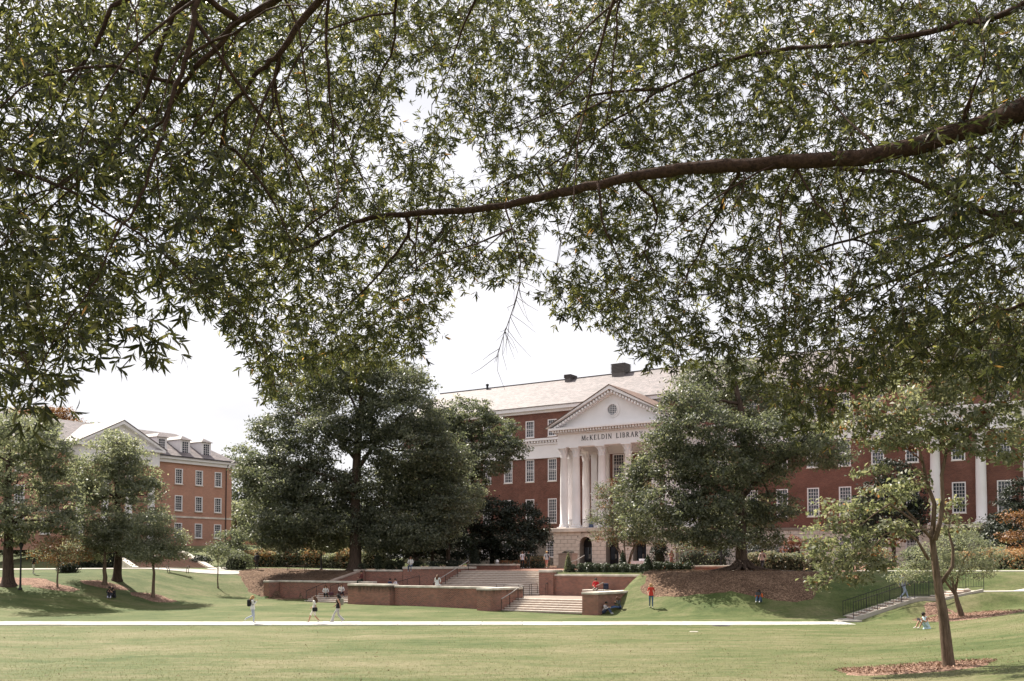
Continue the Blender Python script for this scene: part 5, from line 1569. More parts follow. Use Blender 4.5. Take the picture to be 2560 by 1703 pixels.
# flower border along the upper walk
fb = [(622, 100.5, 1.5, 0.8, 'orange flowering clump at the left end of the border', 'flower', 0.35), (655, 101, 1.4, 0.9, 'orange flowering clump beside the walker with a backpack', 'flower', 0.4), (690, 102, 1.3, 0.9, 'mixed green clump in the middle of the border', 'flower_pale', 0.15),
      (722, 102, 1.2, 0.95, 'reddish clump behind the wood bench', 'flower_red', 0.18), (752, 102.5, 1.3, 0.9, 'green clump behind the wood bench', 'flower_pale', 0.12), (780, 102, 1.3, 1.05, 'bright orange flowering clump right of the bench', 'flower', 0.45), (800, 103, 1.1, 0.9, 'orange tipped clump beside the lamp post', 'flower', 0.3),
      (828, 101.5, 1.15, 0.8, 'pale grey green ornamental grass clump', 'flower_pale', 0.05), (862, 101, 1.1, 1.0, 'orange flowering clump left of the oak trunk', 'flower', 0.4), (925, 101, 1.2, 1.15, 'pale leaved shrub right of the oak trunk', 'flower_pale', 0.1), (960, 102, 1.3, 1.6, 'tall light shrub right of the oak trunk', 'flower_pale', 0.05), (705, 106, 2.0, 1.5, 'dark rounded shrub behind the border', 'flower_pale', 0.0), (820, 107, 2.2, 1.7, 'tall dark shrub behind the border', 'flower_pale', 0.0)]
for i, (u, Y, rx, rz, lb, fm, fr) in enumerate(fb):
    gbush(lb, u, Y + 8, (rx * 1.1, rx * 0.8, rz * 1.1), 'leaf_pale' if i < 11 else 'leaf_mid', 0.2, 1700, 260 + i, name='flower_clump' if fr > 0.12 else 'shrub', second=(fm, fr) if fr > 0 else None)
# planting on the plaza side
pl = [(1000, 96, 0.5, 0.55, 'clipped dark ball shrub on the upper wall', 'box'), (945, 95, 0.38, 0.8, 'narrow dark upright shrub on the upper wall', 'box'), (1040, 97, 0.9, 0.5, 'low green shrub behind the upper wall', 'leaf_dark'), (975, 96.5, 0.8, 0.5, 'low leafy shrub between the clipped ones', 'leaf_mid'), (1085, 99, 1.1, 0.5, 'low dark groundcover behind the sitting woman', 'leaf_dark'), (1130, 99.5, 1.2, 0.5, 'low dark green bed plant by the flank wall', 'leaf_dark'), (900, 95, 0.7, 0.4, 'small shrub at the foot of the oak', 'leaf_mid')]
for i, (u, Y, rx, rz, lb, mt) in enumerate(pl):
    gbush(lb, u, Y, (rx, rx, rz), mt, 0.13, 900, 280 + i)
g = at_u(1188, 100, L2)
bush('cone_shrub', 'grey green cone conifer behind the planter wall', 'shrub', (g[0], g[1], floor_z(g[0], g[1])), (0.65, 0.65, 1.2), 'leaf_dark', 0.13, 1600, 290, cone=True)
for i, (u, Y, rx, rz, lb, mt, sec) in enumerate([(1262, 104, 1.1, 0.42, 'reddish low flowers at the back of the plaza', 'leaf_mid', ('flower_red', 0.4)), (1300, 104.5, 1.2, 0.42, 'reddish flower patch behind the two walkers', 'leaf_mid', ('flower_red', 0.35)), (1345, 104.5, 1.2, 0.62, 'rusty grass clump left of the pedestal', 'leaf_mid', ('flower', 0.22)), (1270, 107, 2.4, 0.75, 'dark clipped hedge behind the red flowers', 'leaf_dark', None), (1335, 108, 1.9, 0.7, 'dark clipped hedge by the stone base', 'leaf_dark', None)]):
    x, y = at_u(u, Y, 0)[:2]
    bush('flower_clump' if sec else 'hedge', lb, 'flowers' if sec else 'hedge', (x, y, floor_z(x, y) - 0.03), (rx, rx * 0.7, rz), mt, 0.14, 1200, 300 + i, second=sec)
for i, (u, Y, rx, rz, lb, mt, sec) in enumerate([(1648, 92, 0.85, 1.35, 'narrow dark holly beside the far table', 'leaf_dark', None), (1735, 90, 2.3, 1.35, 'rounded brown green shrub by the library wall', 'leaf_mid', ('leaf_red', 0.2)), (1790, 92, 1.6, 1.0, 'dark green shrub behind the bins', 'leaf_dark', None), (1690, 88, 1.2, 0.35, 'orange red flowers beyond the low seat wall', 'leaf_mid', ('flower_red', 0.5)), (1610, 95, 1.4, 0.4, 'orange red flowers behind the far table', 'leaf_mid', ('flower_red', 0.4)),
        (1905, 90, 1.6, 1.3, 'dark clipped dome shrub behind the oak trunk', 'leaf_dark', None), (1885, 84, 0.9, 0.75, 'pale hydrangea beside the flared trunk', 'leaf_mid', ('flower_pale', 0.4)), (1925, 83.5, 0.9, 0.8, 'pale hydrangea right of the standing walker', 'leaf_mid', ('flower_pale', 0.35)), (1955, 83, 0.9, 0.75, 'green hydrangea in the middle of the border', 'leaf_mid', ('flower_pale', 0.15)), (1990, 82.5, 1.0, 0.75, 'dark green shrub under the red bush', 'leaf_mid', ('flower_pale', 0.1)), (1985, 87, 1.2, 1.5, 'loose dull red bush against the stone base', 'leaf_red', None),
        (2040, 82, 1.1, 0.8, 'tan flowered shrub behind the near tree', 'leaf_pale', ('flower_pale', 0.3)), (2110, 82, 1.3, 0.9, 'leafy shrub behind the stair railing', 'leaf_mid', ('flower_pale', 0.1)), (2190, 80, 1.4, 0.9, 'rusty shrub beyond the stair railing', 'leaf_pale', ('flower_red', 0.2)), (2440, 78, 1.3, 0.75, 'orange flowering shrub left of the conifer', 'leaf_pale', ('flower', 0.4)), (2480, 79, 1.3, 0.9, 'tan and orange shrub in the border', 'leaf_pale', ('flower', 0.3)), (2525, 78, 1.3, 0.8, 'orange shrub below the conifer', 'leaf_pale', ('flower', 0.5)), (2565, 77, 1.2, 0.8, 'rust orange shrub at the right edge', 'leaf_pale', ('flower', 0.55)), (2400, 80, 1.2, 0.7, 'sandy green shrub left of the orange border', 'leaf_pale', ('flower', 0.1)), (2350, 81, 1.2, 0.8, 'dark leafy shrub behind the leaning crape myrtle', 'leaf_mid', None), (2290, 82, 1.3, 0.9, 'shadowy shrub behind the walk', 'leaf_mid', None)]):
    gbush(lb, u, Y, (rx, rx * 0.85, rz), mt, 0.17, 1300, 320 + i, name='flower_clump' if sec and sec[0].startswith('flower') else 'shrub', second=sec)
gbush('dark round shrub near the sapling', 590, 100, (1.7, 1.4, 0.9), 'leaf_mid', 0.2, 1500, 350)
gbush('small dark shrub on the mulch by the far stairs', 503, 106, (1.2, 1.0, 0.6), 'leaf_dark', 0.18, 900, 351)
for i, (u, lb) in enumerate([(205, 'dark bush added for the shade before the white bay, left'), (262, 'dark bush added for the shade before the white bay, middle'), (330, 'dark bush added for the shade before the white bay, right')]):  # bushes added to stand for the dark shade under the trees
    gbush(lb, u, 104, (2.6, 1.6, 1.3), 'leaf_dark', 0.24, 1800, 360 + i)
gbush('dark shrub beside the rust coloured tree', 170, 90, (1.0, 0.8, 0.45), 'leaf_dark', 0.18, 800, 352)

# ------------------------------------------------------------------ street furniture
def lamp(label, u, Y, h):
    g = grd(u, Y)
    t = thing('lamp_post', label, 'lamp post', g)
    MB().lathe([(0.16, 0), (0.16, 0.12), (0.09, 0.2), (0.075, 0.9), (0.06, h - 0.6), (0.09, h - 0.55), (0.05, h - 0.45)], 10).build('post', M['iron'], t, (0, 0, 0))
    MB().lathe([(0.06, h - 0.45), (0.17, h - 0.1), (0.2, h), (0.06, h + 0.12), (0.02, h + 0.2)], 10).build('lantern', M['iron'], t, (0, 0, 0))
lamp('dark lamp post by the left edge oak', 52, 81.0, 3.6)
lamp('dark lamp post in the flower border', 803, 99, 4.0)
lamp('dark lamp post behind the flared oak', 1803, 86, 4.2)
x, y, z = at_u(1706, 86, 3.02)
t = thing('litter_bin', 'square black litter bin beside the blue one', 'bin', (x, y, ground(x, y)))
MB().bbox(-0.32, 0.32, -0.32, 0.32, 0, 0.95, 0.03).build('body', M['iron'], t, (0, 0, 0))
MB().bbox(-0.35, 0.35, -0.35, 0.35, 0.951, 1.05, 0.03).build('lid', M['iron'], t, (0, 0, 0))
x, y, z = at_u(1724, 85.6, 3.02)
t = thing('recycling_bin', 'round blue recycling bin with a domed lid', 'bin', (x, y, ground(x, y)))
MB().lathe([(0.26, 0), (0.3, 0.05), (0.32, 0.9), (0.33, 0.92)], 16).build('body', M['blue'], t, (0, 0, 0), smooth=True)
MB().lathe([(0.34, 0.921), (0.34, 1.0), (0.27, 1.14), (0.12, 1.2), (0.0, 1.21)], 16).build('lid', M['blue'], t, (0, 0, 0), smooth=True)
x, y, z = at_u(1607, 93, 3.0)
t = thing('folding_table', 'folding table under a white cloth before the library doors', 'table', (x, y, floor_z(x, y)), ROT)
MB().bbox(-0.95, 0.95, -0.38, 0.38, 0.72, 0.75, 0.01).build('table_top', M['white'], t, (0, 0, 0))
for sx in (-0.8, 0.8):
    for sy in (-0.3, 0.3): MB().tube([(sx, sy, 0), (sx, sy, 0.72)], 0.018, 6).build('leg', M['steel'], t, (0, 0, 0))
cl = MB()
N_ = 48
ring = []
for i in range(N_):
    a = 2 * math.pi * i / N_
    cx_, cy_ = math.cos(a), math.sin(a)
    q = 1 / max(abs(cx_) / 0.97, abs(cy_) / 0.40)
    ring.append((cx_ * q, cy_ * q))
vs_ = [(px_, py_, 0.762) for px_, py_ in ring] + [(px_ * (1.02 + 0.012 * math.sin(i * 1.9)), py_ * (1.05 + 0.03 * math.sin(i * 1.9)), 0.4) for i, (px_, py_) in enumerate(ring)] + [(px_ * (1.03 + 0.025 * math.sin(i * 1.9)), py_ * (1.08 + 0.06 * math.sin(i * 1.9)), 0.06) for i, (px_, py_) in enumerate(ring)]
fs = [tuple(range(N_))]
for k_ in range(2):
    fs += [(k_ * N_ + i, (k_ + 1) * N_ + i, (k_ + 1) * N_ + (i + 1) % N_, k_ * N_ + (i + 1) % N_) for i in range(N_)]
o = cl.add(vs_, fs).build('tablecloth', M['cloth_w'], None, (x, y, floor_z(x, y)), (0, 0, ROT)); tag(o, 'white cloth hanging over the far table', 'tablecloth')
o = MB().bbox(-0.3, 0.15, -0.15, 0.15, 0.77, 0.95, 0.02).build('cardboard_box', M['cloth_w'], None, (x, y, floor_z(x, y)), (0, 0, ROT)); tag(o, 'small white box on the far table', 'box')
# pedestal with a low bronze piece
x, y, z = at_u(1420, 104, 3.0)
t = thing('statue_pedestal', 'pale granite pedestal in front of the stone base', 'pedestal', (x, y, floor_z(x, y) - 0.02), ROT)
MB().bbox(-0.95, 0.95, -0.7, 0.7, 0, 0.22, 0.02).build('plinth', M['granite'], t, (0, 0, 0))
MB().bbox(-0.8, 0.8, -0.55, 0.55, 0.221, 1.4, 0.025).build('shaft', M['granite'], t, (0, 0, 0))
MB().bbox(-0.86, 0.86, -0.6, 0.6, 1.401, 1.5, 0.02).build('cap', M['granite'], t, (0, 0, 0))
t = thing('bronze_sculpture', 'low rounded bronze sculpture on the granite pedestal', 'sculpture', (x, y, floor_z(x, y) + 1.37), ROT)
sc = MB()
sc.ball((0.05, 0, 0.2), (0.55, 0.38, 0.26), 18, 10)
sc.ball((-0.45, 0.05, 0.14), (0.24, 0.3, 0.15), 12, 8)
sc.ball((0.52, 0.0, 0.16), (0.2, 0.2, 0.2), 12, 8)
sc.box(-0.72, 0.72, -0.45, 0.45, 0.102, 0.14)
sc.build('body', M['bronze'], t, (0, 0, 0), smooth=True)
x, y, z = at_u(1243, 102, 3.0)
t = thing('bollard', 'short white bollard on the plaza', 'bollard', (x, y, floor_z(x, y) - 0.02))
MB().lathe([(0.17, 0), (0.17, 0.75), (0.14, 0.86), (0.05, 0.92), (0, 0.93)], 14).build('shaft', M['white'], t, (0, 0, 0), smooth=True)
MB().lathe([(0.173, 0.55), (0.176, 0.6), (0.173, 0.65)], 14, cap=False).build('band', M['iron'], t, (0, 0, 0))
g = hit(1802, 1565)
t = thing('drain_cover', 'round dark drain cover in the lawn below the walk', 'drain cover', (g[0], g[1], g[2] - 0.02))
MB().lathe([(0.5, 0), (0.5, 0.05), (0.42, 0.06), (0.42, 0.045)], 20).build('rim', M['louvre'], t, (0, 0, 0))
MB().lathe([(0.415, 0.0), (0.415, 0.05)], 20).build('lid', M['iron'], t, (0, 0, 0))
g = hit(1735, 1580)
t = thing('concrete_marker', 'small flat white marker in the lawn below the drain', 'marker', (g[0], g[1], g[2] - 0.02))
MB().bbox(-0.2, 0.2, -0.15, 0.15, 0, 0.05, 0.01).build('slab', M['coping'], t, (0, 0, 0))

# ------------------------------------------------------------------ people
SKIN = [(0.50, 0.30, 0.21), (0.36, 0.20, 0.13), (0.20, 0.11, 0.07)]
HAIR = dict(blonde=(0.36, 0.22, 0.10), brown=(0.085, 0.042, 0.024), black=(0.014, 0.011, 0.010))
def skeleton(pose, ph=1.0):
    """joints for a 1.7 m figure looking to +y"""
    J = dict(pel=(0, 0, .93), sp=(0, .0, 1.12), ch=(0, .01, 1.33), nk=(0, .0, 1.47), hd=(0, .02, 1.585), tp=(0, .02, 1.66),
             shl=(-.17, 0, 1.41), shr=(.17, 0, 1.41), ell=(-.23, -.02, 1.14), elr=(.23, -.02, 1.14), wrl=(-.24, .05, .90), wrr=(.24, .05, .90),
             hal=(-.24, .07, .83), har=(.24, .07, .83),
             hpl=(-.09, 0, .88), hpr=(.09, 0, .88), knl=(-.10, .02, .49), knr=(.10, .02, .49), anl=(-.10, -.02, .09), anr=(.10, -.02, .09), tol=(-.11, .14, .045), tor=(.11, .14, .045))
    if pose.startswith('walk'):
        J.update(knl=(-.09, .22, .52), anl=(-.09, .34, .10), tol=(-.10, .49, .07), knr=(.09, .0, .48), anr=(.09, -.30, .17), tor=(.10, -.17, .06),
                 ell=(-.23, -.13, 1.16), wrl=(-.22, -.16, .92), hal=(-.21, -.15, .85), elr=(.23, .07, 1.15), wrr=(.21, .24, .98), har=(.2, .3, .94))
        if pose == 'walk_lift':
            J.update(knr=(.09, .04, .5), anr=(.09, -.38, .32), tor=(.1, -.44, .2), knl=(-.09, .06, .49), anl=(-.09, .04, .09), tol=(-.1, .2, .045))
        if pose in ('walk_phone', 'walk_lift'):
            J.update(elr=(.2, .12, 1.17), wrr=(.1, .26, 1.36), har=(.07, .27, 1.44))
        if pose == 'walk_front':
            J.update(knl=(-.08, .12, .52), anl=(-.08, .2, .09), tol=(-.09, .35, .05), anr=(.08, -.2, .13), tor=(.09, -.06, .05))
    if pose == 'hold':
        J.update(ell=(-.22, .06, 1.15), wrl=(-.1, .24, 1.14), hal=(-.06, .29, 1.15), elr=(.22, .06, 1.15), wrr=(.1, .24, 1.14), har=(.06, .29, 1.15))
    if pose in ('ledge', 'step'):
        dz = -.82
        for k in ('pel', 'sp', 'ch', 'nk', 'hd', 'tp', 'shl', 'shr', 'ell', 'elr'):
            x, y, z = J[k]; J[k] = (x, y + (z - .93) * .16, z + dz)
        J.update(hpl=(-.10, .02, .08), hpr=(.10, .02, .08))
        if pose == 'ledge':
            J.update(knl=(-.13, .44, .06), knr=(.13, .42, .06), anl=(-.12, .44, -.36), anr=(.13, .38, -.36), tol=(-.13, .58, -.40), tor=(.14, .53, -.40))
        else:
            J.update(knl=(-.13, .42, .22), knr=(.13, .40, .24), anl=(-.12, .52, -.16), anr=(.13, .50, -.16), tol=(-.13, .66, -.20), tor=(.14, .64, -.20))
        J.update(wrl=(-.14, .34, .28), hal=(-.12, .41, .27), wrr=(.12, .34, .28), har=(.1, .41, .27), ell=(-.24, .16, .34), elr=(.24, .16, .34))
    if pose in ('ground', 'ground_flat'):
        dz = -.82
        for k in ('pel', 'sp', 'ch', 'nk', 'hd', 'tp', 'shl', 'shr'):
            x, y, z = J[k]; J[k] = (x, y + (z - .93) * .28, z + dz)
        J.update(hd=(0, .26, .74), tp=(0, .31, .81))
        J.update(hpl=(-.10, .03, .10), hpr=(.10, .03, .10), ell=(-.24, .26, .36), elr=(.24, .26, .36), wrl=(-.14, .44, .48), wrr=(.12, .44, .48), hal=(-.1, .5, .5), har=(.08, .5, .5))
        if pose == 'ground':
            J.update(knl=(-.12, .40, .44), knr=(.12, .38, .46), anl=(-.11, .60, .08), anr=(.12, .62, .08), tol=(-.12, .75, .04), tor=(.13, .77, .04))
        else:
            J.update(knl=(-.12, .46, .16), knr=(.14, .44, .2), anl=(-.11, .86, .08), anr=(.16, .80, .08), tol=(-.12, .92, .18), tor=(.18, .86, .18))
    return J
RADS = dict(pel=.125, sp=.115, ch=.13, nk=.05, hd=.088, tp=.06, shl=.062, shr=.062, ell=.044, elr=.044, wrl=.03, wrr=.03, hal=.032, har=.032,
            hpl=.088, hpr=.088, knl=.058, knr=.058, anl=.04, anr=.04, tol=.035, tor=.035)
BONES = [('pel', 'sp', 'hips'), ('sp', 'ch', 'top'), ('ch', 'nk', 'top'), ('nk', 'hd', 'skin'), ('hd', 'tp', 'skin'), ('ch', 'shl', 'top'), ('ch', 'shr', 'top'), ('shl', 'ell', 'uarm'), ('shr', 'elr', 'uarm'),
         ('ell', 'wrl', 'larm'), ('elr', 'wrr', 'larm'), ('wrl', 'hal', 'skin'), ('wrr', 'har', 'skin'), ('pel', 'hpl', 'bot'), ('pel', 'hpr', 'bot'), ('hpl', 'knl', 'uleg'), ('hpr', 'knr', 'uleg'),
         ('knl', 'anl', 'lleg'), ('knr', 'anr', 'lleg'), ('anl', 'tol', 'shoe'), ('anr', 'tor', 'shoe')]
_bodies = {}
def body_mesh(pose):
    """one continuous skin grown over the posed skeleton"""
    if pose in _bodies: return _bodies[pose]
    J = skeleton(pose)
    names = list(J.keys())
    me = bpy.data.meshes.new('armature_lines')
    me.from_pydata([J[n] for n in names], [(names.index(a), names.index(b)) for a, b, _ in BONES], [])
    ob = bpy.data.objects.new('tmp', me); col.objects.link(ob)
    ob.modifiers.new('skin', 'SKIN').use_smooth_shade = True
    for i, n in enumerate(names):
        sv = me.skin_vertices[0].data[i]
        r = RADS[n]
        sv.radius = (r, r * (0.78 if n in ('pel', 'sp', 'ch') else 1.0))
        sv.use_root = (n == 'pel')
    ss = ob.modifiers.new('sub', 'SUBSURF'); ss.levels = 1; ss.render_levels = 1
    dg = bpy.context.evaluated_depsgraph_get()
    m2 = bpy.data.meshes.new_from_object(ob.evaluated_get(dg))
    V = [tuple(v.co) for v in m2.vertices]
    Fs = [tuple(p.vertices) for p in m2.polygons]
    bpy.data.objects.remove(ob, do_unlink=True); bpy.data.meshes.remove(me); bpy.data.meshes.remove(m2)
    seg = [(np.array(J[a]), np.array(J[b]), r) for a, b, r in BONES]
    reg = []
    VA = np.array(V)
    for f in Fs:
        c = VA[list(f)].mean(0)
        best, br_ = 9, 'top'
        for a, b, r in seg:
            ab = b - a; t = np.clip(np.dot(c - a, ab) / np.dot(ab, ab), 0, 1)
            dd = np.linalg.norm(c - a - ab * t)
            if dd < best: best, br_ = dd, r
        reg.append(br_)
    # fingers, nose and ears grow out of the same mesh
    ex = MB()
    for h, w, sx in (('hal', 'wrl', -1), ('har', 'wrr', 1)):
        H_, W_ = Vector(J[h]), Vector(J[w])
        d = (H_ - W_).normalized(); s_ = d.cross(Vector((0, 1, 0.2))); 
        if s_.length < 0.1: s_ = Vector((1, 0, 0))
        s_.normalize(); n_ = d.cross(s_)
        for k, (o_, L_) in enumerate(((-.022, .062), (-.008, .072), (.007, .07), (.021, .055))):
            ex.tube([H_ + s_ * o_ - d * .005, H_ + s_ * o_ + d * L_ * .55, H_ + s_ * o_ + d * L_ * .9 + n_ * .018], [.009, .0085, .007], 5)
        ex.tube([H_ + s_ * .02 - d * .035, H_ + s_ * .045 + d * .005, H_ + s_ * .045 + d * .035], [.011, .010, .008], 5)
    hd = J['hd']
    ex.ball((hd[0], hd[1] + .088, hd[2] - .005), (.013, .02, .022), 6, 5)
    for sx in (-1, 1): ex.ball((hd[0] + sx * .086, hd[1] - .005, hd[2] - .005), (.012, .022, .032), 6, 5)
    ey = MB()
    for sx in (-1, 1): ey.ball((hd[0] + sx * .034, hd[1] + .078, hd[2] + .018), (.013, .012, .009), 6, 5)
    ey.box(hd[0] - .026, hd[0] + .026, hd[1] + .074, hd[1] + .088, hd[2] - .048, hd[2] - .040)
    n0 = len(V)
    V += ex.v; Fs += [tuple(i + n0 for i in f) for f in ex.f]; reg += ['skin'] * len(ex.f)
    n0 = len(V)
    V += ey.v; Fs += [tuple(i + n0 for i in f) for f in ey.f]; reg += ['eye'] * len(ey.f)
    _bodies[pose] = (V, Fs, reg, J)
    return _bodies[pose]
def person(label, pos, heading, pose, top, bottom, hair='brown', long_hair=False, skin=0, h=1.68, sleeves='long', legs='long', shoes=(.5, .5, .5), pack=None, skirt=None, bag=None, cap=None, held=None, flare=False, group=None):
    V, Fs, reg, J = body_mesh(pose)
    t = thing('person', label, 'person', pos, heading, group)
    t.scale = (h / 1.7,) * 3
    me = bpy.data.meshes.new('body')
    me.from_pydata(V, [], Fs)
    ms = [cloth(SKIN[skin], 0.6), cloth(top), cloth(bottom), cloth(shoes), cloth(HAIR[hair])]
    for m_ in ms: me.materials.append(m_)
    mp = dict(skin=0, top=1, hips=1, bot=2, uleg=2, lleg=2 if legs == 'long' else 0, shoe=3, uarm=1 if sleeves != 'none' else 0, larm=1 if sleeves == 'long' else 0, eye=4)
    me.polygons.foreach_set('material_index', [mp[r] for r in reg])
    me.polygons.foreach_set('use_smooth', [True] * len(Fs))
    me.update()
    link('body', me, t, (0, 0, 0))
    hd, tp = Vector(J['hd']), Vector(J['tp'])
    hm = MB()
    hm.ball(hd + Vector((0, -.022, .028)), (.102, .105, .105), 12, 8)
    if long_hair:
        sp = Vector(J['ch']); nk = Vector(J['nk'])
        hm.tube([hd + Vector((0, -.05, .03)), nk + Vector((0, -.085, .03)), nk * .5 + sp * .5 + Vector((0, -.13, 0)), sp + Vector((0, -.14, -.05))], [.085, .1, .105, .05], 9)
        for sx in (-1, 1): hm.tube([hd + Vector((sx * .075, 0, .03)), nk + Vector((sx * .09, .0, .03)), nk + Vector((sx * .1, .03, -.1))], [.03, .04, .02], 6)
    hm.build('hair', M_hair(hair), t, (0, 0, 0), smooth=True)
    if cap:
        cm = MB(); cm.ball(hd + Vector((0, -.01, .06)), (.11, .115, .08), 12, 8)
        cm.add([hd + Vector((-.08, .08, .06)), hd + Vector((.08, .08, .06)), hd + Vector((.06, .18, .045)), hd + Vector((-.06, .18, .045))], [(0, 1, 2, 3)])
        cm.build('cap', cloth(cap), t, (0, 0, 0))
    if skirt:
        p = Vector(J['pel'])
        sk = MB(); L_ = skirt[1]
        sk.lathe([(.125, .1), (.15, 0.0), (.2 + .05 * L_, -.5 * L_), (.24 + .08 * L_, -L_)], 16, (0, 0), cap=False)
        sk.build('skirt', cloth(skirt[0]), t, p)
    else:
        # hem of the shirt, hanging a little loose over the hips
        if pose not in ('ground', 'ground_flat', 'ledge', 'step'):
            hmb = MB().lathe([(.118, .2), (.138, .05), (.152, -.06)], 14, cap=False)
            o = hmb.build('shirt_hem', cloth(top), t, Vector(J['pel'])); o.scale = (1.15, .92, 1)
    if flare:
        for a_, k_ in (('anl', 'knl'), ('anr', 'knr')):
            A_, K_ = Vector(J[a_]), Vector(J[k_])
            MB().tube([K_, K_.lerp(A_, .5), A_ + Vector((0, 0, -.02))], [.066, .075, .105], 9, cap=False).build('trouser_leg', cloth(bottom), t, (0, 0, 0), smooth=True)
    if pack:
        c = Vector(J['ch']); p = Vector(J['sp'])
        ax = (c - p).normalized()
        pk_ = MB().bbox(-.15, .15, -.12, .08, -.23, .2, .05)
        o = pk_.build('backpack', cloth(pack), t, c + Vector((0, -.2, -.06)))
        for sx in (-1, 1):
            s0_ = Vector(J['shl' if sx < 0 else 'shr'])
            MB().tube([c + Vector((sx * .1, -.14, .1)), s0_ + Vector((-sx * .06, .0, .065)), c + Vector((sx * .11, .12, -.02)), p + Vector((sx * .14, .02, 0))], .018, 5).build('strap', cloth(pack), t, (0, 0, 0))
    if bag:
        w_ = Vector(J['wrl'])
        o = MB().bbox(-.06, .06, -.15, .15, -.36, -.1, .03).build('shoulder_bag', cloth(bag), t, Vector((J['pel'][0] - .2, -.08, J['pel'][2] + .18)))
    if held:
        a_, b_2 = Vector(J['hal']), Vector(J['har'])
        m_ = (a_ + b_2) / 2
        (MB().bbox(-.16, .16, -.01, .01, -.01, .2, .004) if held == 'laptop' else MB().bbox(-.09, .09, -.012, .012, -.06, .07, .004)).build('laptop_screen' if held == 'laptop' else 'book', cloth((.05, .05, .06)), t, m_ + Vector((0, .06, .0)))
    return t
def M_hair(k):
    return cloth(HAIR[k], 0.5)
def looking(dx, dy):
    """heading of a figure looking along (dx, dy)"""
    return math.atan2(dy, dx) - math.pi / 2
Rt, Lf, Fr, Bk = (1, 0), (-1, 0), (0, -1), (0, 1)
def walker(label, u, Y, dirv, pose, *a, z=None, **kw):
    x, y = at_u(u, Y, 0)[:2]
    if z is None or z in (3.0, L2 + .02): z = floor_z(x, y) + 0.02
    return person(label, (x, y, z), looking(*dirv), pose, *a, **kw)
W_ = (.62, .61, .60); JEAN = (.22, .27, .36); DJ = (.05, .07, .12); BK = (.012, .012, .014); GR = (.34, .33, .33)
walker('blonde walker in white top and pale jeans with a black backpack', 633, 60.6, (1, .03), 'walk_lift', W_, (.34, .38, .46), 'blonde', True, pack=BK, z=0.03, h=1.66)
walker('long haired walker in white shirt and shorts with a black bag', 787, 60.8, (-1, .05), 'walk', (.64, .61, .56), (.62, .58, .52), 'brown', True, 1, sleeves='short', legs='bare', pack=None, bag=BK, z=0.03, h=1.62)
walker('dark haired walker in black top and flared grey trousers', 846, 61.3, (-1, -.05), 'walk', BK, (.37, .36, .35), 'black', True, 1, sleeves='none', pack=(.2, .19, .15), flare=True, skirt=None, z=0.03, h=1.72)
x, y, z = hit(1628, 1521)
person('woman in a red top and blue jeans walking down the grass', (x, y, z), looking(-.05, -1), 'walk_front', (.42, .035, .022), (.06, .1, .15), 'blonde', True, 0, 1.68, 'short', shoes=(.3, .3, .2))
walker('walker in white shirt and dark trousers on the plaza', 1306, 100, (.15, -1), 'walk_front', (.62, .58, .62), BK, 'brown', False, z=L2 + .02, sleeves='short', pack=(.02, .02, .02))
walker('walker in black just behind the white shirted one', 1321, 101.5, (.2, -1), 'walk_front', (.02, .03, .02), (.06, .06, .05), 'brown', False, z=L2 + .02, sleeves='short')
walker('walker in grey shirt, pink shorts and a straw cap', 1367, 99, (-.3, -1), 'walk', (.42, .44, .46), (.5, .2, .16), 'brown', False, z=L2 + .02, sleeves='short', legs='bare', cap=(.55, .35, .14), pack=(.03, .05, .08))
walker('standing figure in dark clothes under the evergreens', 1143, 104, (1, -.2), 'stand', (.03, .035, .03), (.03, .05, .1), 'black', z=3.0)
walker('standing figure in white under the evergreens', 1168, 104.5, (-1, -.2), 'hold', W_, (.2, .05, .05), 'brown', z=3.0)
walker('figure in pink by the low seat wall', 1679, 90.5, Fr, 'hold', (.4, .18, .16), (.3, .16, .14), 'brown', True, z=3.0, legs='bare')
walker('walker in a pale pink shirt beside the hydrangeas', 1906, 80.0, (-.6, -.8), 'walk_front', (.55, .4, .38), (.03, .03, .04), 'black', z=None, pack=(.05, .04, .04))
walker('person in jeans climbing the right bank stairs', 2258, 65.4, (1, .1), 'walk', (.16, .17, .2), (.28, .34, .44), 'brown', z=1.25, h=1.72)
walker('figure in black top and white trousers on the upper walk', 84, 88, (1, .2), 'hold', BK, (.6, .58, .55), 'black')
walker('walker with a dark backpack by the orange flowers', 642, 98.5, (-.4, .9), 'walk_front', (.05, .045, .05), (.05, .05, .05), 'black', pack=(.03, .03, .04))
x, y = lib(4.55, 1.0)[:2]
person('figure in dark top and long blue skirt on the balcony', (x, y, 7.72), looking(-.5, -.85), 'hold', (.06, .02, .03), (.06, .08, .14), 'black', True, 1, 1.66, skirt=((.07, .09, .16), .85))
# sitting
x, y = ter(-26.0, 2.05)
person('student in white shirt and black trousers seated left on the short steps', (x, y, .87), looking(.25, -1), 'step', W_, BK, 'brown', True, 0)
x, y = ter(-24.6, 2.45)
person('student in white shirt with a dark skirt seated right on the short steps', (x, y, 1.0), looking(.3, -1), 'step', W_, (.04, .02, .03), 'brown', True, 0)
x, y = ter(-23.2, 3.55)
person('figure in dark red seated on the brick wall corner', (x, y, 2.09), looking(-1, -.3), 'ledge', (.09, .02, .02), (.03, .04, .03), 'black', False, 1)
x, y = ter(-21.2, 4.6)
person('figure in navy seated behind the jutting bay', (x, y, L1 + .45), looking(.8, -.6), 'ledge', (.04, .05, .1), DJ, 'black', False, 1)
x, y = ter(-20.4, 4.6)
person('figure in a white shirt seated behind the jutting bay', (x, y, L1 + .45), looking(-.8, -.6), 'ledge', (.55, .5, .55), (.3, .2, .15), 'black', False, 0)
x, y = ter(-21.9, 8.35)
person('woman in white top and dark jeans sitting on the flank wall', (x, y, 3.29), looking(-.15, -1), 'ledge', W_, DJ, 'brown', True, 1)
x, y = ter(-13.2, .8)
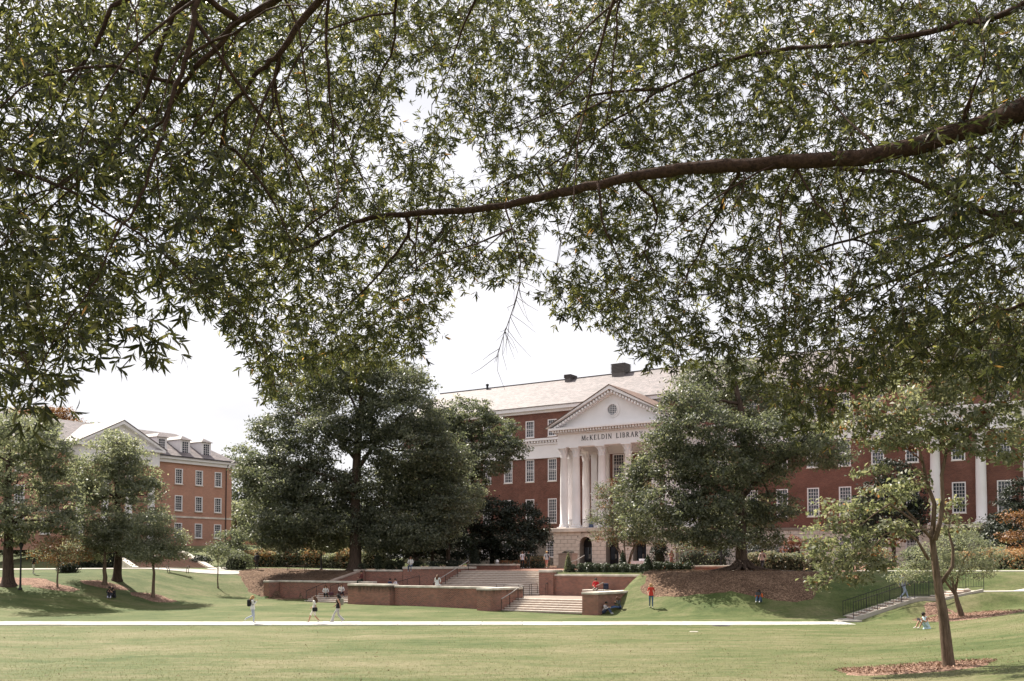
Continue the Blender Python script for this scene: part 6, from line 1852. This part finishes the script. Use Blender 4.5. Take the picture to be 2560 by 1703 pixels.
person('student in pale grey seen from behind on the long low wall', (x, y, 1.87), looking(.25, 1), 'ledge', (.5, .52, .54), (.5, .52, .54), 'brown', True, 0)
x, y = ter(-3.6, 8.5)
person('student in a red hoodie seated against the tall brick wall', (x, y, 1.56), looking(-.35, -1), 'ledge', (.5, .02, .03), (.35, .3, .26), 'black', False, 0, cap=(.03, .03, .03))
x, y = ter(-2.85, 8.7)
t = thing('backpack', 'dark blue backpack beside the red hoodie student', 'backpack', (x, y, 1.56))
MB().bbox(-.2, .2, -.14, .14, 0, .5, .07).build('body', cloth((.02, .025, .05)), t, (0, 0, 0)); MB().bbox(-.14, .14, -.2, -.142, .05, .28, .03).build('pocket', cloth((.03, .035, .06)), t, (0, 0, 0))
g = hit(1508, 1536)
person('student in a white shirt bent over, leaning at the right brick wall', (g[0], g[1] + .1, g[2]), looking(.9, -.45), 'ground', (.5, .46, .48), (.05, .07, .12), 'black', False, 0)
g = hit(1551, 1524)
person('long haired student in grey seated against the right brick wall', (g[0], g[1] + .1, g[2]), looking(-.9, -.45), 'ground_flat', (.07, .075, .07), (.06, .1, .2), 'brown', True, 1)
g = hit(1900, 1508)
person('woman in an orange top seated on the shaded grass with a laptop', g, looking(-.5, -1), 'ground', (.45, .1, .03), (.06, .1, .17), 'black', True, 1, shoes=(.6, .6, .55), held='laptop')
g = hit(2318, 1572)
person('girl in a pale blue dress reading on the sunny slope', g, looking(-1, -.35), 'ground', (.5, .62, .66), (.5, .62, .66), 'black', False, 1, sleeves='none', legs='bare', h=1.66, shoes=(.6, .55, .5), skirt=((.48, .62, .68), .22), held='book')
for i, (u, lb) in enumerate([(276, 'figure in black seated under the low round tree, left one of the pair'), (288, 'figure in black seated under the low round tree, right one of the pair')]):
    g = grd(u, 82.5)
    person(lb, g, looking(.3 - .6 * i, -1), 'ground', BK, (.03, .03, .04), 'black', False, 0, shoes=(.5, .5, .6))
# bags on the short steps
x, y = ter(-25.3, 2.0)
t = thing('tote_bag', 'dark tote bag between the two students on the short steps', 'bag', (x, y, .87))
MB().bbox(-.2, .2, -.1, .1, 0, .3, .06).build('body', cloth((.06, .02, .03)), t, (0, 0, 0)); MB().tube([(-.12, 0, .28), (-.08, 0, .45), (.08, 0, .45), (.12, 0, .28)], .014, 5).build('handle', cloth((.06, .02, .03)), t, (0, 0, 0))

# ------------------------------------------------------------------ grass blades on the near lawn
rg = np.random.default_rng(4)
N_ = 60000
gy = 30.0 + 29.5 * rg.uniform(0, 1, N_) ** 1.35
gx = gy * rg.uniform(-0.53, 0.53, N_)
gz = ground_np(gx, gy)
Lh = rg.uniform(0.02, 0.055, N_)
a = rg.uniform(0, 2 * np.pi, N_)
wv = np.stack([np.cos(a), np.sin(a), np.zeros(N_)], 1) * (0.004 + 0.008 * rg.uniform(size=N_))[:, None]
lean = np.stack([rg.normal(0, 0.5, N_), rg.normal(0, 0.5, N_), np.ones(N_)], 1) * Lh[:, None]
B0 = np.stack([gx, gy, gz - 0.005], 1)
V = np.stack([B0 - wv, B0 + wv, B0 + lean], 1).reshape(-1, 3)
patch = 0.5 + 0.5 * np.sin(gx * 0.5 + 1.2 * np.sin(gy * 0.4)) * np.sin(gy * 0.35 + 0.8 * np.sin(gx * 0.31))
me = np_mesh('grass', V, np.arange(3 * N_).reshape(N_, 3), M['blade'], None, np.clip(0.25 + 0.4 * patch + rg.normal(0, 0.18, N_), 0, 1))
o = link('grass', me); tag(o, 'short grass blades on the near lawn', 'grass', kind='stuff')
# wood chips and fallen leaves
def litter(name, label, pts, size, mat, seed):
    rg = np.random.default_rng(seed)
    P = np.array(pts)
    v, f_ = cards(rg, P, size * rg.uniform(.5, 1.4, len(P)), None, .4, 1.6)
    o = link(name, np_mesh(name, v, f_, M[mat], None, rg.uniform(0, 1, len(P))))
    tag(o, label, name.replace('_', ' '), kind='stuff')
def scatter(rg, cx, cy, rx, ry, rot, n, lift=0.06):
    a_ = rg.uniform(0, 2 * np.pi, n); q = np.sqrt(rg.uniform(0, 1, n))
    x = np.cos(a_) * q * rx; y = np.sin(a_) * q * ry
    X = cx + x * math.cos(rot) - y * math.sin(rot); Y = cy + x * math.sin(rot) + y * math.cos(rot)
    return np.stack([X, Y, ground_np(X, Y) + lift + rg.uniform(0, 0.02, n)], 1)
ly = 30.5 + 49 * rg.uniform(0, 1, 1500) ** 1.2
lx = ly * rg.uniform(-.5, .5, 1500)
ss_, dd_ = to_sd(lx, ly)
kp = ((dd_ < -1.5) | (ss_ > 1.6) | (ss_ < -34)) & (np.abs(ly - 61.4) > 1.9)
litter('fallen_leaves', 'scattered dry leaves on the lawn', np.stack([lx, ly, ground_np(lx, ly) + .025], 1)[kp], 0.075, 'dry', 73)
p1, p2 = hit(2368, 1668), hit(2405, 1543)
litter('wood_chips', 'reddish wood chips around the nearest trunks', np.concatenate([scatter(rg, p1[0] - .9, p1[1] + .3, 2.6, 1.45, 0, 2600), scatter(rg, p2[0] + .3, p2[1] + .2, 2.8, 3.5, 0, 2600)]), 0.085, 'chip', 71)
litter('fallen_leaves', 'dry leaves fallen on the mulch banks', np.concatenate([scatter(rg, *ter(7.6, 7.9), 6.8, 4.1, ROT + .10, 4000, .09), scatter(rg, *ter(-34.0, 6.6), 7.0, 4.2, ROT - .2, 3000, .11)]), 0.075, 'dry', 72)

# ------------------------------------------------------------------ the oak overhead
rg = np.random.default_rng(21)
OB = (9.5, 3.0)
oz = ground(*OB)
canopy = thing('willow_oak_tree', 'willow oak overhead with drooping leafy branches and one long limb', 'tree', (OB[0], OB[1], oz))
OBv = np.array([OB[0], OB[1], oz])
tk = MB()
tk.tube([(0, 0, -.3), (0, 0, 0), (.02, 0, .6), (0, .05, 2.5), (-.1, .1, 4.2), (-.3, .3, 6.0), (-.8, .6, 8.5), (-1.2, 1.0, 11)], [.75, .62, .48, .42, .38, .33, .25, .15], 16)
tk.build('trunk', M['limb'], canopy, (0, 0, 0), smooth=True)
T1 = OBv + np.array([-.15, .15, 4.4]); T2 = OBv + np.array([-.3, .3, 6.0])
def pth(lst):
    return [np.array(at(u, v, y)) for u, v, y in lst]
MAIN = [
    ('limb', [T1] + pth([(2760, 215, 7.4), (2560, 275, 7.7), (2400, 330, 8.0), (2200, 385, 8.3), (2000, 402, 8.6), (1850, 414, 8.8), (1700, 424, 9.0), (1572, 444, 9.2), (1438, 475, 9.4), (1348, 494, 9.5), (1183, 523, 9.8), (1010, 536, 10.1), (928, 543, 10.2), (851, 574, 10.3), (800, 603, 10.4), (690, 650, 10.5), (600, 700, 10.6)]), .115, .010),
    ('limb', [T2, np.array([6.0, 4.5, 10.2]), np.array([2.5, 5.6, 10.0])] + pth([(1080, -260, 6.2), (798, 0, 6.8), (703, 128, 7.0), (649, 176, 7.1), (595, 243, 7.2), (527, 311, 7.3), (473, 379, 7.4), (420, 440, 7.5)]), .050, .007),
    ('limb', [np.array([2.5, 5.6, 10.0])] + pth([(900, -180, 6.0), (690, 0, 6.4), (595, 54, 6.5), (541, 122, 6.6), (467, 196, 6.7), (433, 257, 6.8), (392, 311, 6.9), (318, 379, 7.0), (237, 399, 7.1), (155, 460, 7.2), (60, 500, 7.3)]), .036, .006),
    ('branch', pth([(595, 54, 6.5), (500, 0, 6.2), (473, 122, 6.2), (433, 243, 6.2), (406, 338, 6.2), (379, 406, 6.2), (352, 487, 6.2), (291, 595, 6.2), (250, 676, 6.2), (203, 757, 6.2), (155, 832, 6.2), (90, 930, 6.2)]), .024, .005),
    ('branch', pth([(600, -60, 6.3), (460, 0, 6.4), (399, 122, 6.5), (365, 223, 6.6), (300, 330, 6.7), (200, 450, 6.8), (90, 560, 6.9), (20, 640, 7)]), .028, .006),
    ('branch', pth([(420, -80, 6.2), (284, 20, 6.3), (243, 115, 6.4), (162, 210, 6.5), (80, 330, 6.6), (-40, 420, 6.7)]), .025, .006),
    ('branch', pth([(703, 128, 7.0), (690, 223, 7.2), (710, 338, 7.3), (722, 430, 7.4), (730, 514, 7.5)]), .018, .004),
    ('branch', pth([(568, 284, 7.2), (534, 440, 7.6), (494, 534, 7.8), (470, 620, 8.0)]), .014, .004),
    ('branch', pth([(980, -200, 7.2), (825, 0, 8.0), (822, 169, 8.2), (832, 338, 8.4), (845, 487, 8.6), (830, 560, 8.8)]), .022, .005),
    ('branch', pth([(1100, -180, 7.5), (991, 0, 9.0), (985, 115, 9.3), (940, 210, 9.6), (915, 287, 9.8), (880, 360, 10)]), .022, .005),
    ('branch', pth([(1300, -200, 8), (1189, 0, 9.2), (1144, 102, 9.5), (1119, 185, 9.8), (1080, 260, 10)]), .022, .005),
    ('branch', pth([(1640, -220, 7.5), (1533, 0, 8.0), (1495, 147, 8.2), (1457, 293, 8.4), (1419, 395, 8.6), (1390, 480, 8.8)]), .022, .006),
    ('branch', pth([(1560, -30, 8.0), (1543, 38, 8.1), (1527, 242, 8.3), (1505, 408, 8.5), (1490, 480, 8.7)]), .014, .004),
    ('limb', [T2 + np.array([-.4, .4, 1.0])] + pth([(2750, -100, 7.5), (2400, 60, 8.4), (2133, 111, 9.0), (1941, 126, 9.6), (1815, 155, 10.0), (1660, 222, 10.4), (1591, 268, 10.6), (1470, 344, 10.9), (1361, 421, 11.2), (1272, 446, 11.4), (1189, 504, 11.6), (1120, 560, 11.8)]), .036, .006),
    ('branch', pth([(1660, 222, 10.4), (1500, 235, 10.6), (1400, 270, 10.8), (1260, 330, 11), (1150, 350, 11.2)]), .024, .005),
    ('limb', [T1 + np.array([.1, .2, .2])] + pth([(2900, 650, 8.2), (2560, 570, 9.0), (2400, 503, 9.2), (2251, 436, 9.4), (2089, 421, 9.6)]), .07, .02),
    ('branch', pth([(2700, 540, 9), (2560, 533, 9.6), (2414, 533, 10), (2178, 584, 10.6), (2015, 636, 11), (1867, 710, 11.4), (1760, 770, 11.6)]), .04, .006),
    ('branch', pth([(2680, 500, 9), (2503, 577, 9.8), (2303, 673, 10.3), (2207, 740, 10.6), (2150, 820, 10.8)]), .035, .006),
    ('branch', pth([(2420, 640, 10), (2207, 714, 10.8), (2074, 776, 11.2), (1904, 873, 11.6), (1800, 920, 11.8)]), .022, .005),
    ('branch', pth([(2700, 700, 9.5), (2560, 760, 10), (2440, 800, 10.4), (2330, 860, 10.8), (2200, 950, 11), (2080, 1010, 11.2)]), .03, .005),
    ('branch', pth([(1017, 540, 10.1), (1017, 587, 10.2), (953, 682, 10.4), (870, 765, 10.6), (800, 842, 10.8), (730, 930, 11), (670, 985, 11.1)]), .024, .005),
    ('branch', pth([(1020, 588, 10.2), (1042, 638, 10.4), (1030, 765, 10.8), (1000, 850, 11)]), .016, .004),
    ('branch', pth([(1572, 440, 9.2), (1640, 520, 9.6), (1622, 606, 10), (1560, 700, 10.4), (1500, 780, 10.6)]), .02, .005),
    ('branch', pth([(1850, 421, 8.8), (1800, 520, 9.4), (1740, 640, 10), (1690, 760, 10.5), (1660, 860, 10.8)]), .022, .005),
    ('branch', pth([(1183, 523, 9.8), (1180, 580, 10), (1150, 640, 10.2), (1120, 700, 10.3)]), .012, .004),
    ('branch', pth([(1259, 512, 9.6), (1297, 638, 9.4), (1300, 690, 9.4)]), .012, .006),
    ('branch', pth([(800, 603, 10.4), (720, 700, 10.6), (640, 780, 10.8)]), .014, .004),
    ('branch', pth([(2200, 385, 8.3), (2120, 300, 8.8), (2060, 220, 9.2), (1990, 60, 9.6)]), .018, .005),
    ('branch', pth([(2400, 330, 8.0), (2420, 250, 7.8), (2460, 140, 7.6), (2440, 20, 7.6)]), .02, .005),
    ('branch', pth([(2000, 408, 8.6), (1960, 500, 8.8), (1940, 600, 9.2)]), .014, .004),
]
EDGE_U = [-500, 0, 60, 120, 165, 250, 290, 320, 420, 500, 560, 610, 640, 665, 745, 880, 1000, 1074, 1106, 1144, 1240, 1300, 1342, 1380, 1425, 1470, 1559, 1623, 1693, 1800, 1900, 1963, 2010, 2075, 2120, 2200, 2300, 2560, 3100]
EDGE_V = [1010, 1010, 1000, 980, 900, 850, 770, 720, 735, 770, 820, 860, 930, 985, 960, 930, 900, 860, 780, 700, 715, 660, 690, 780, 790, 800, 850, 900, 930, 900, 950, 1060, 1095, 1080, 1000, 960, 940, 950, 950]
nodes = []
for kind, P, ra, rb2 in MAIN:
    # smooth the traced line a little
    Q = []
    for i in range(len(P) - 1):
        p0, p1_, p2_, p3 = P[max(i - 1, 0)], P[i], P[i + 1], P[min(i + 2, len(P) - 1)]
        for k in range(4):
            tt = k / 4
            Q.append(0.5 * ((2 * p1_) + (-p0 + p2_) * tt + (2 * p0 - 5 * p1_ + 4 * p2_ - p3) * tt ** 2 + (-p0 + 3 * p1_ - 3 * p2_ + p3) * tt ** 3))
    Q.append(P[-1])
    n = len(Q)
    jit = rg.normal(0, 1, (n, 3)) * 0.007
    Q = [q + j for q, j in zip(Q, jit)]
    rad = [max(rb2, ra * (1 - 0.93 * (i / (n - 1)) ** 0.61)) for i in range(n)]
    rad = [r * (1 + 0.05 * rg.normal()) for r in rad]
    mb = MB().tube([tuple(q - OBv) for q in Q], rad, 12 if kind == 'limb' else 7)
    mb.build(kind, M['limb'], canopy, (0, 0, 0), smooth=True)
    nodes += Q
main_nodes = np.array(nodes)
for k in range(90):
    p0 = main_nodes[rg.integers(0, len(main_nodes))]
    if p0[1] < 5.6: continue
    L_ = rg.uniform(.7, 1.9)
    d_ = unit(np.array([rg.normal(-.25, .6), rg.normal(.1, .5), -rg.uniform(.1, 1.1)]))
    Q, p = [p0], p0.copy()
    for i in range(8):
        d_ = unit(d_ + rg.normal(0, .16, 3) + np.array([0, 0, -.07]))
        p = p + d_ * L_ / 8
        Q.append(p)
    uu_, vv_ = 1280 + p[0] / p[1] * F, HOR - (p[2] - CAMZ) / p[1] * F
    if vv_ > np.interp(uu_, EDGE_U, EDGE_V) - 30: continue
    r_ = rg.uniform(.006, .013)
    MB().tube([tuple(q - OBv) for q in Q], [r_ * (1 - .75 * i / 8) for i in range(9)], 6).build('branch', M['limb'], canopy, (0, 0, 0), smooth=True)
    nodes += Q
nodes = np.array(nodes)
# bare hanging twig
dt = MB()
stem_ = pth([(1300, 690, 9.4), (1297, 720, 9.4), (1285, 765, 9.4), (1272, 803, 9.4), (1255, 850, 9.4), (1240, 905, 9.4)])
dt.tube([tuple(q - OBv) for q in stem_], [.006, .0055, .005, .004, .0035, .002], 5)
for k in range(26):
    i = rg.integers(0, 5)
    s0_ = stem_[i] + (stem_[i + 1] - stem_[i]) * rg.uniform()
    e_ = s0_ + np.array([rg.normal(0, .12), rg.normal(0, .1), -rg.uniform(.08, .34)])
    m_ = (s0_ + e_) / 2 + rg.normal(0, .02, 3)
    dt.tube([tuple(q - OBv) for q in (s0_, m_, e_)], [.0028, .0022, .0012], 4)
dt.build('dead_twig', M['limb'], canopy, (0, 0, 0))
# foliage outline and open gaps, read off the photograph
GAPS = [(927, 383, 46, 34), (1061, 236, 62, 56), (1157, 408, 48, 50), (1304, 128, 22, 16), (1290, 357, 42, 28), (1387, 593, 50, 60), (2118, 592, 50, 46), (2170, 325, 34, 18), (1815, 570, 40, 40), (419, 473, 20, 26), (737, 216, 30, 30), (351, 636, 22, 30), (1680, 600, 34, 46), (1780, 780, 30, 30),
        (1010, 300, 40, 40), (1230, 600, 30, 30), (40, 290, 26, 30), (1000, 500, 26, 22), (1330, 250, 26, 22), (2100, 680, 30, 22), (1930, 750, 24, 24), (900, 680, 24, 24), (860, 610, 20, 20), (600, 720, 20, 20), (1480, 660, 26, 30)]
def wanted(u, v):
    if v > np.interp(u, EDGE_U, EDGE_V) + rg.normal(0, 12) - 10: return False
    for (a_, b2_, ra_, rb_2) in GAPS:
        q = ((u - a_) / ra_) ** 2 + ((v - b2_) / rb_2) ** 2
        if q < 1.0 and rg.uniform() < 0.93: return False
        if q < 2.2 and rg.uniform() < 0.35: return False
    return True
def near_far(u):
    lo = np.interp(u, [-400, 0, 500, 800, 1200, 1700, 2200, 2560, 3000], [5.2, 5.4, 6.2, 8.6, 9.8, 9.2, 7.6, 6.8, 6.6])
    hi = np.interp(u, [-400, 0, 500, 800, 1200, 1700, 2200, 2560, 3000], [8.4, 8.8, 10.2, 13.5, 15.0, 15.0, 14.0, 13.0, 12.0])
    return lo, hi
clusters = []
NCL = 11800
while len(clusters) < NCL:
    u = rg.uniform(-260, 2820); v = rg.uniform(-420, 1090)
    if not wanted(u, v): continue
    if v < -20 and rg.uniform() < 0.45: continue
    if rg.uniform() > np.interp(u, [0, 350, 800, 1500, 2100, 2560], [.42, .5, .85, 1.0, .85, .7]): continue
    lo, hi = near_far(u)
    Y = lo + (hi - lo) * rg.uniform() ** 0.75
    clusters.append(at(u, v, Y))
# the loose sprays hanging in the sky on the left
for (u, v) in [(270, 775), (280, 800), (255, 790), (375, 790), (365, 815), (390, 805), (350, 840), (375, 850), (345, 865), (385, 862), (240, 845), (225, 870), (200, 850), (150, 900), (130, 930), (150, 950), (90, 960), (110, 1000), (60, 1000), (40, 1020), (80, 1030)]:
    clusters.append(at(u + rg.normal(0, 6), v + rg.normal(0, 6), 5.6))
clusters = np.array(clusters)
# join every spray to the wood: nearest point of the tree so far, working outwards
d0 = np.array([np.min(((nodes - c) ** 2).sum(1)) for c in clusters])
order = np.argsort(d0)
allp = np.zeros((len(nodes) + len(clusters) * 2, 3)); allp[:len(nodes)] = nodes; cnt = len(nodes)
tw = MB()
tips, tdir = [], []
for i in order:
    c = clusters[i]
    cand = allp[:cnt]
    dd = ((cand - c) ** 2).sum(1) + np.where(cand[:, 2] < c[2] - .15, .15, 0)
    j = int(np.argmin(dd)); s0_ = cand[j]
    m_ = (s0_ + c) / 2 + np.array([0, 0, .06 * math.sqrt(dd[j])]) + rg.normal(0, .02, 3)
    L_ = math.sqrt(dd[j])
    if L_ > .05:
        tw.tube([tuple(q - OBv) for q in (s0_, m_, c)], [.0030 + .0040 * min(L_, 1.2), .0026 + .0020 * min(L_, 1.2), .0018], 3, cap=False)
    allp[cnt] = c; allp[cnt + 1] = m_; cnt += 2
    d = c - s0_; tdir.append(d / (np.linalg.norm(d) + 1e-6)); tips.append(c)
o = tw.build('twigs', M['limb'], canopy, (0, 0, 0)); o['kind'] = 'stuff'
# each spray: a few short shoots, each ending in a star of narrow leaves
tips = np.array(tips); tdir = np.array(tdir)
ns = 4
SC = np.repeat(tips, ns, 0); SDv = np.repeat(tdir, ns, 0); TB = np.repeat(rg.uniform(-.2, .2, len(tips)), ns)
okk = rg.uniform(size=len(SC)) < .88
SC, SDv, TB = SC[okk], SDv[okk], TB[okk]
m = len(SC)
SDv = unit(SDv * .6 + rg.normal(0, .75, (m, 3)) + np.array([0, 0, -.35]))
TP = SC + SDv * rg.uniform(.04, .22, (m, 1))
R1 = unit(np.cross(SDv, rg.normal(size=(m, 3)))); R2 = np.cross(SDv, R1)
nl = 8
rp = lambda A: np.repeat(A, nl, 0)
aa = np.repeat(rg.uniform(0, 6.28, m), nl) + np.tile(np.arange(nl) * 2.4, m)
sdv, out = rp(SDv), rp(R1) * np.cos(aa)[:, None] + rp(R2) * np.sin(aa)[:, None]
al = rg.uniform(.35, 1.5, m * nl)[:, None]
LD = unit(sdv * np.cos(al) + out * np.sin(al) + np.array([0, 0, -.28]))
LN = sdv * np.sin(al) - out * np.cos(al) + rg.normal(0, .25, (m * nl, 3)) + np.array([0, 0, .5])
LB = rp(TP) - sdv * rg.uniform(0, .05, (m * nl, 1))
LL = rg.uniform(.048, .112, m * nl) * np.repeat(rg.uniform(.8, 1.12, m), nl)
LT = np.clip(.45 + np.repeat(TB, nl) + rg.normal(0, .2, m * nl), 0, 1)
okk = rg.uniform(size=len(LB)) < .93
LB, LD, LN, LL, LT = LB[okk], LD[okk], LN[okk], LL[okk], LT[okk]
LT = np.where(rg.uniform(size=len(LT)) < .995, np.minimum(LT, .95), 1.0)
LW = unit(np.cross(LN, LD)); LU = np.cross(LD, LW)
HALF = .092
def leaf_shape(B_, D_2, W2, U2, L2_):
    L_ = L2_[:, None]
    w = L_ * HALF
    p = [B_, B_ + D_2 * L_ * .3 - W2 * w + U2 * L_ * .03, B_ + D_2 * L_ * .3 + W2 * w + U2 * L_ * .03, B_ + D_2 * L_ * .68 - W2 * w * .85 + U2 * L_ * .01, B_ + D_2 * L_ * .68 + W2 * w * .85 + U2 * L_ * .01, B_ + D_2 * L_ - U2 * L_ * .09]
    return np.stack(p, 1)
V6 = leaf_shape(LB, LD, LW, LU, LL)
# the 300 leaves that show largest are single objects
uu = 1280 + LB[:, 0] / LB[:, 1] * F; vv = HOR - (LB[:, 2] - CAMZ) / LB[:, 1] * F
score = np.where((LB[:, 1] < 7.4) & (uu > 0) & (uu < 2560) & (vv > 0) & (vv < 1100), LL / LB[:, 1] * (1.0 + (vv > 700) * 3.0), 0)
single = [int(i) for i in np.argsort(-score)[:300]]
keep = np.ones(len(LB), bool); keep[single] = False
n = int(keep.sum())
Vk = (V6[keep] - OBv).reshape(-1, 3)
b6 = np.arange(n)[:, None] * 6
tri_f = np.concatenate([b6 + np.array([0, 2, 1]), b6 + np.array([1, 2, 4]), b6 + np.array([1, 4, 3]), b6 + np.array([3, 4, 5])], 0)
me = np_mesh('crown', Vk, tri_f, M['leaf_oak'], None, np.tile(LT[keep], 4))
o = link('crown', me, canopy, (0, 0, 0)); o['kind'] = 'stuff'
l1 = leaf_shape(np.zeros((1, 3)), np.array([[0, 1., 0]]), np.array([[1., 0, 0]]), np.array([[0, 0, 1.]]), np.array([1.0]))[0]
lf_me = [np_mesh('leaf', l1, np.array([[0, 2, 1], [1, 2, 4], [1, 4, 3], [3, 4, 5]]), M['leaf_oak'], None, np.full(4, q)) for q in (.25, .5, .75, .92)]
for i in single:
    o = link('leaf', lf_me[min(3, int(LT[i] * 4))], canopy)
    mw = Matrix(((LW[i][0] * LL[i], LD[i][0] * LL[i], LU[i][0] * LL[i], LB[i][0] - OBv[0]), (LW[i][1] * LL[i], LD[i][1] * LL[i], LU[i][1] * LL[i], LB[i][1] - OBv[1]), (LW[i][2] * LL[i], LD[i][2] * LL[i], LU[i][2] * LL[i], LB[i][2] - OBv[2]), (0, 0, 0, 1)))
    o.matrix_local = mw
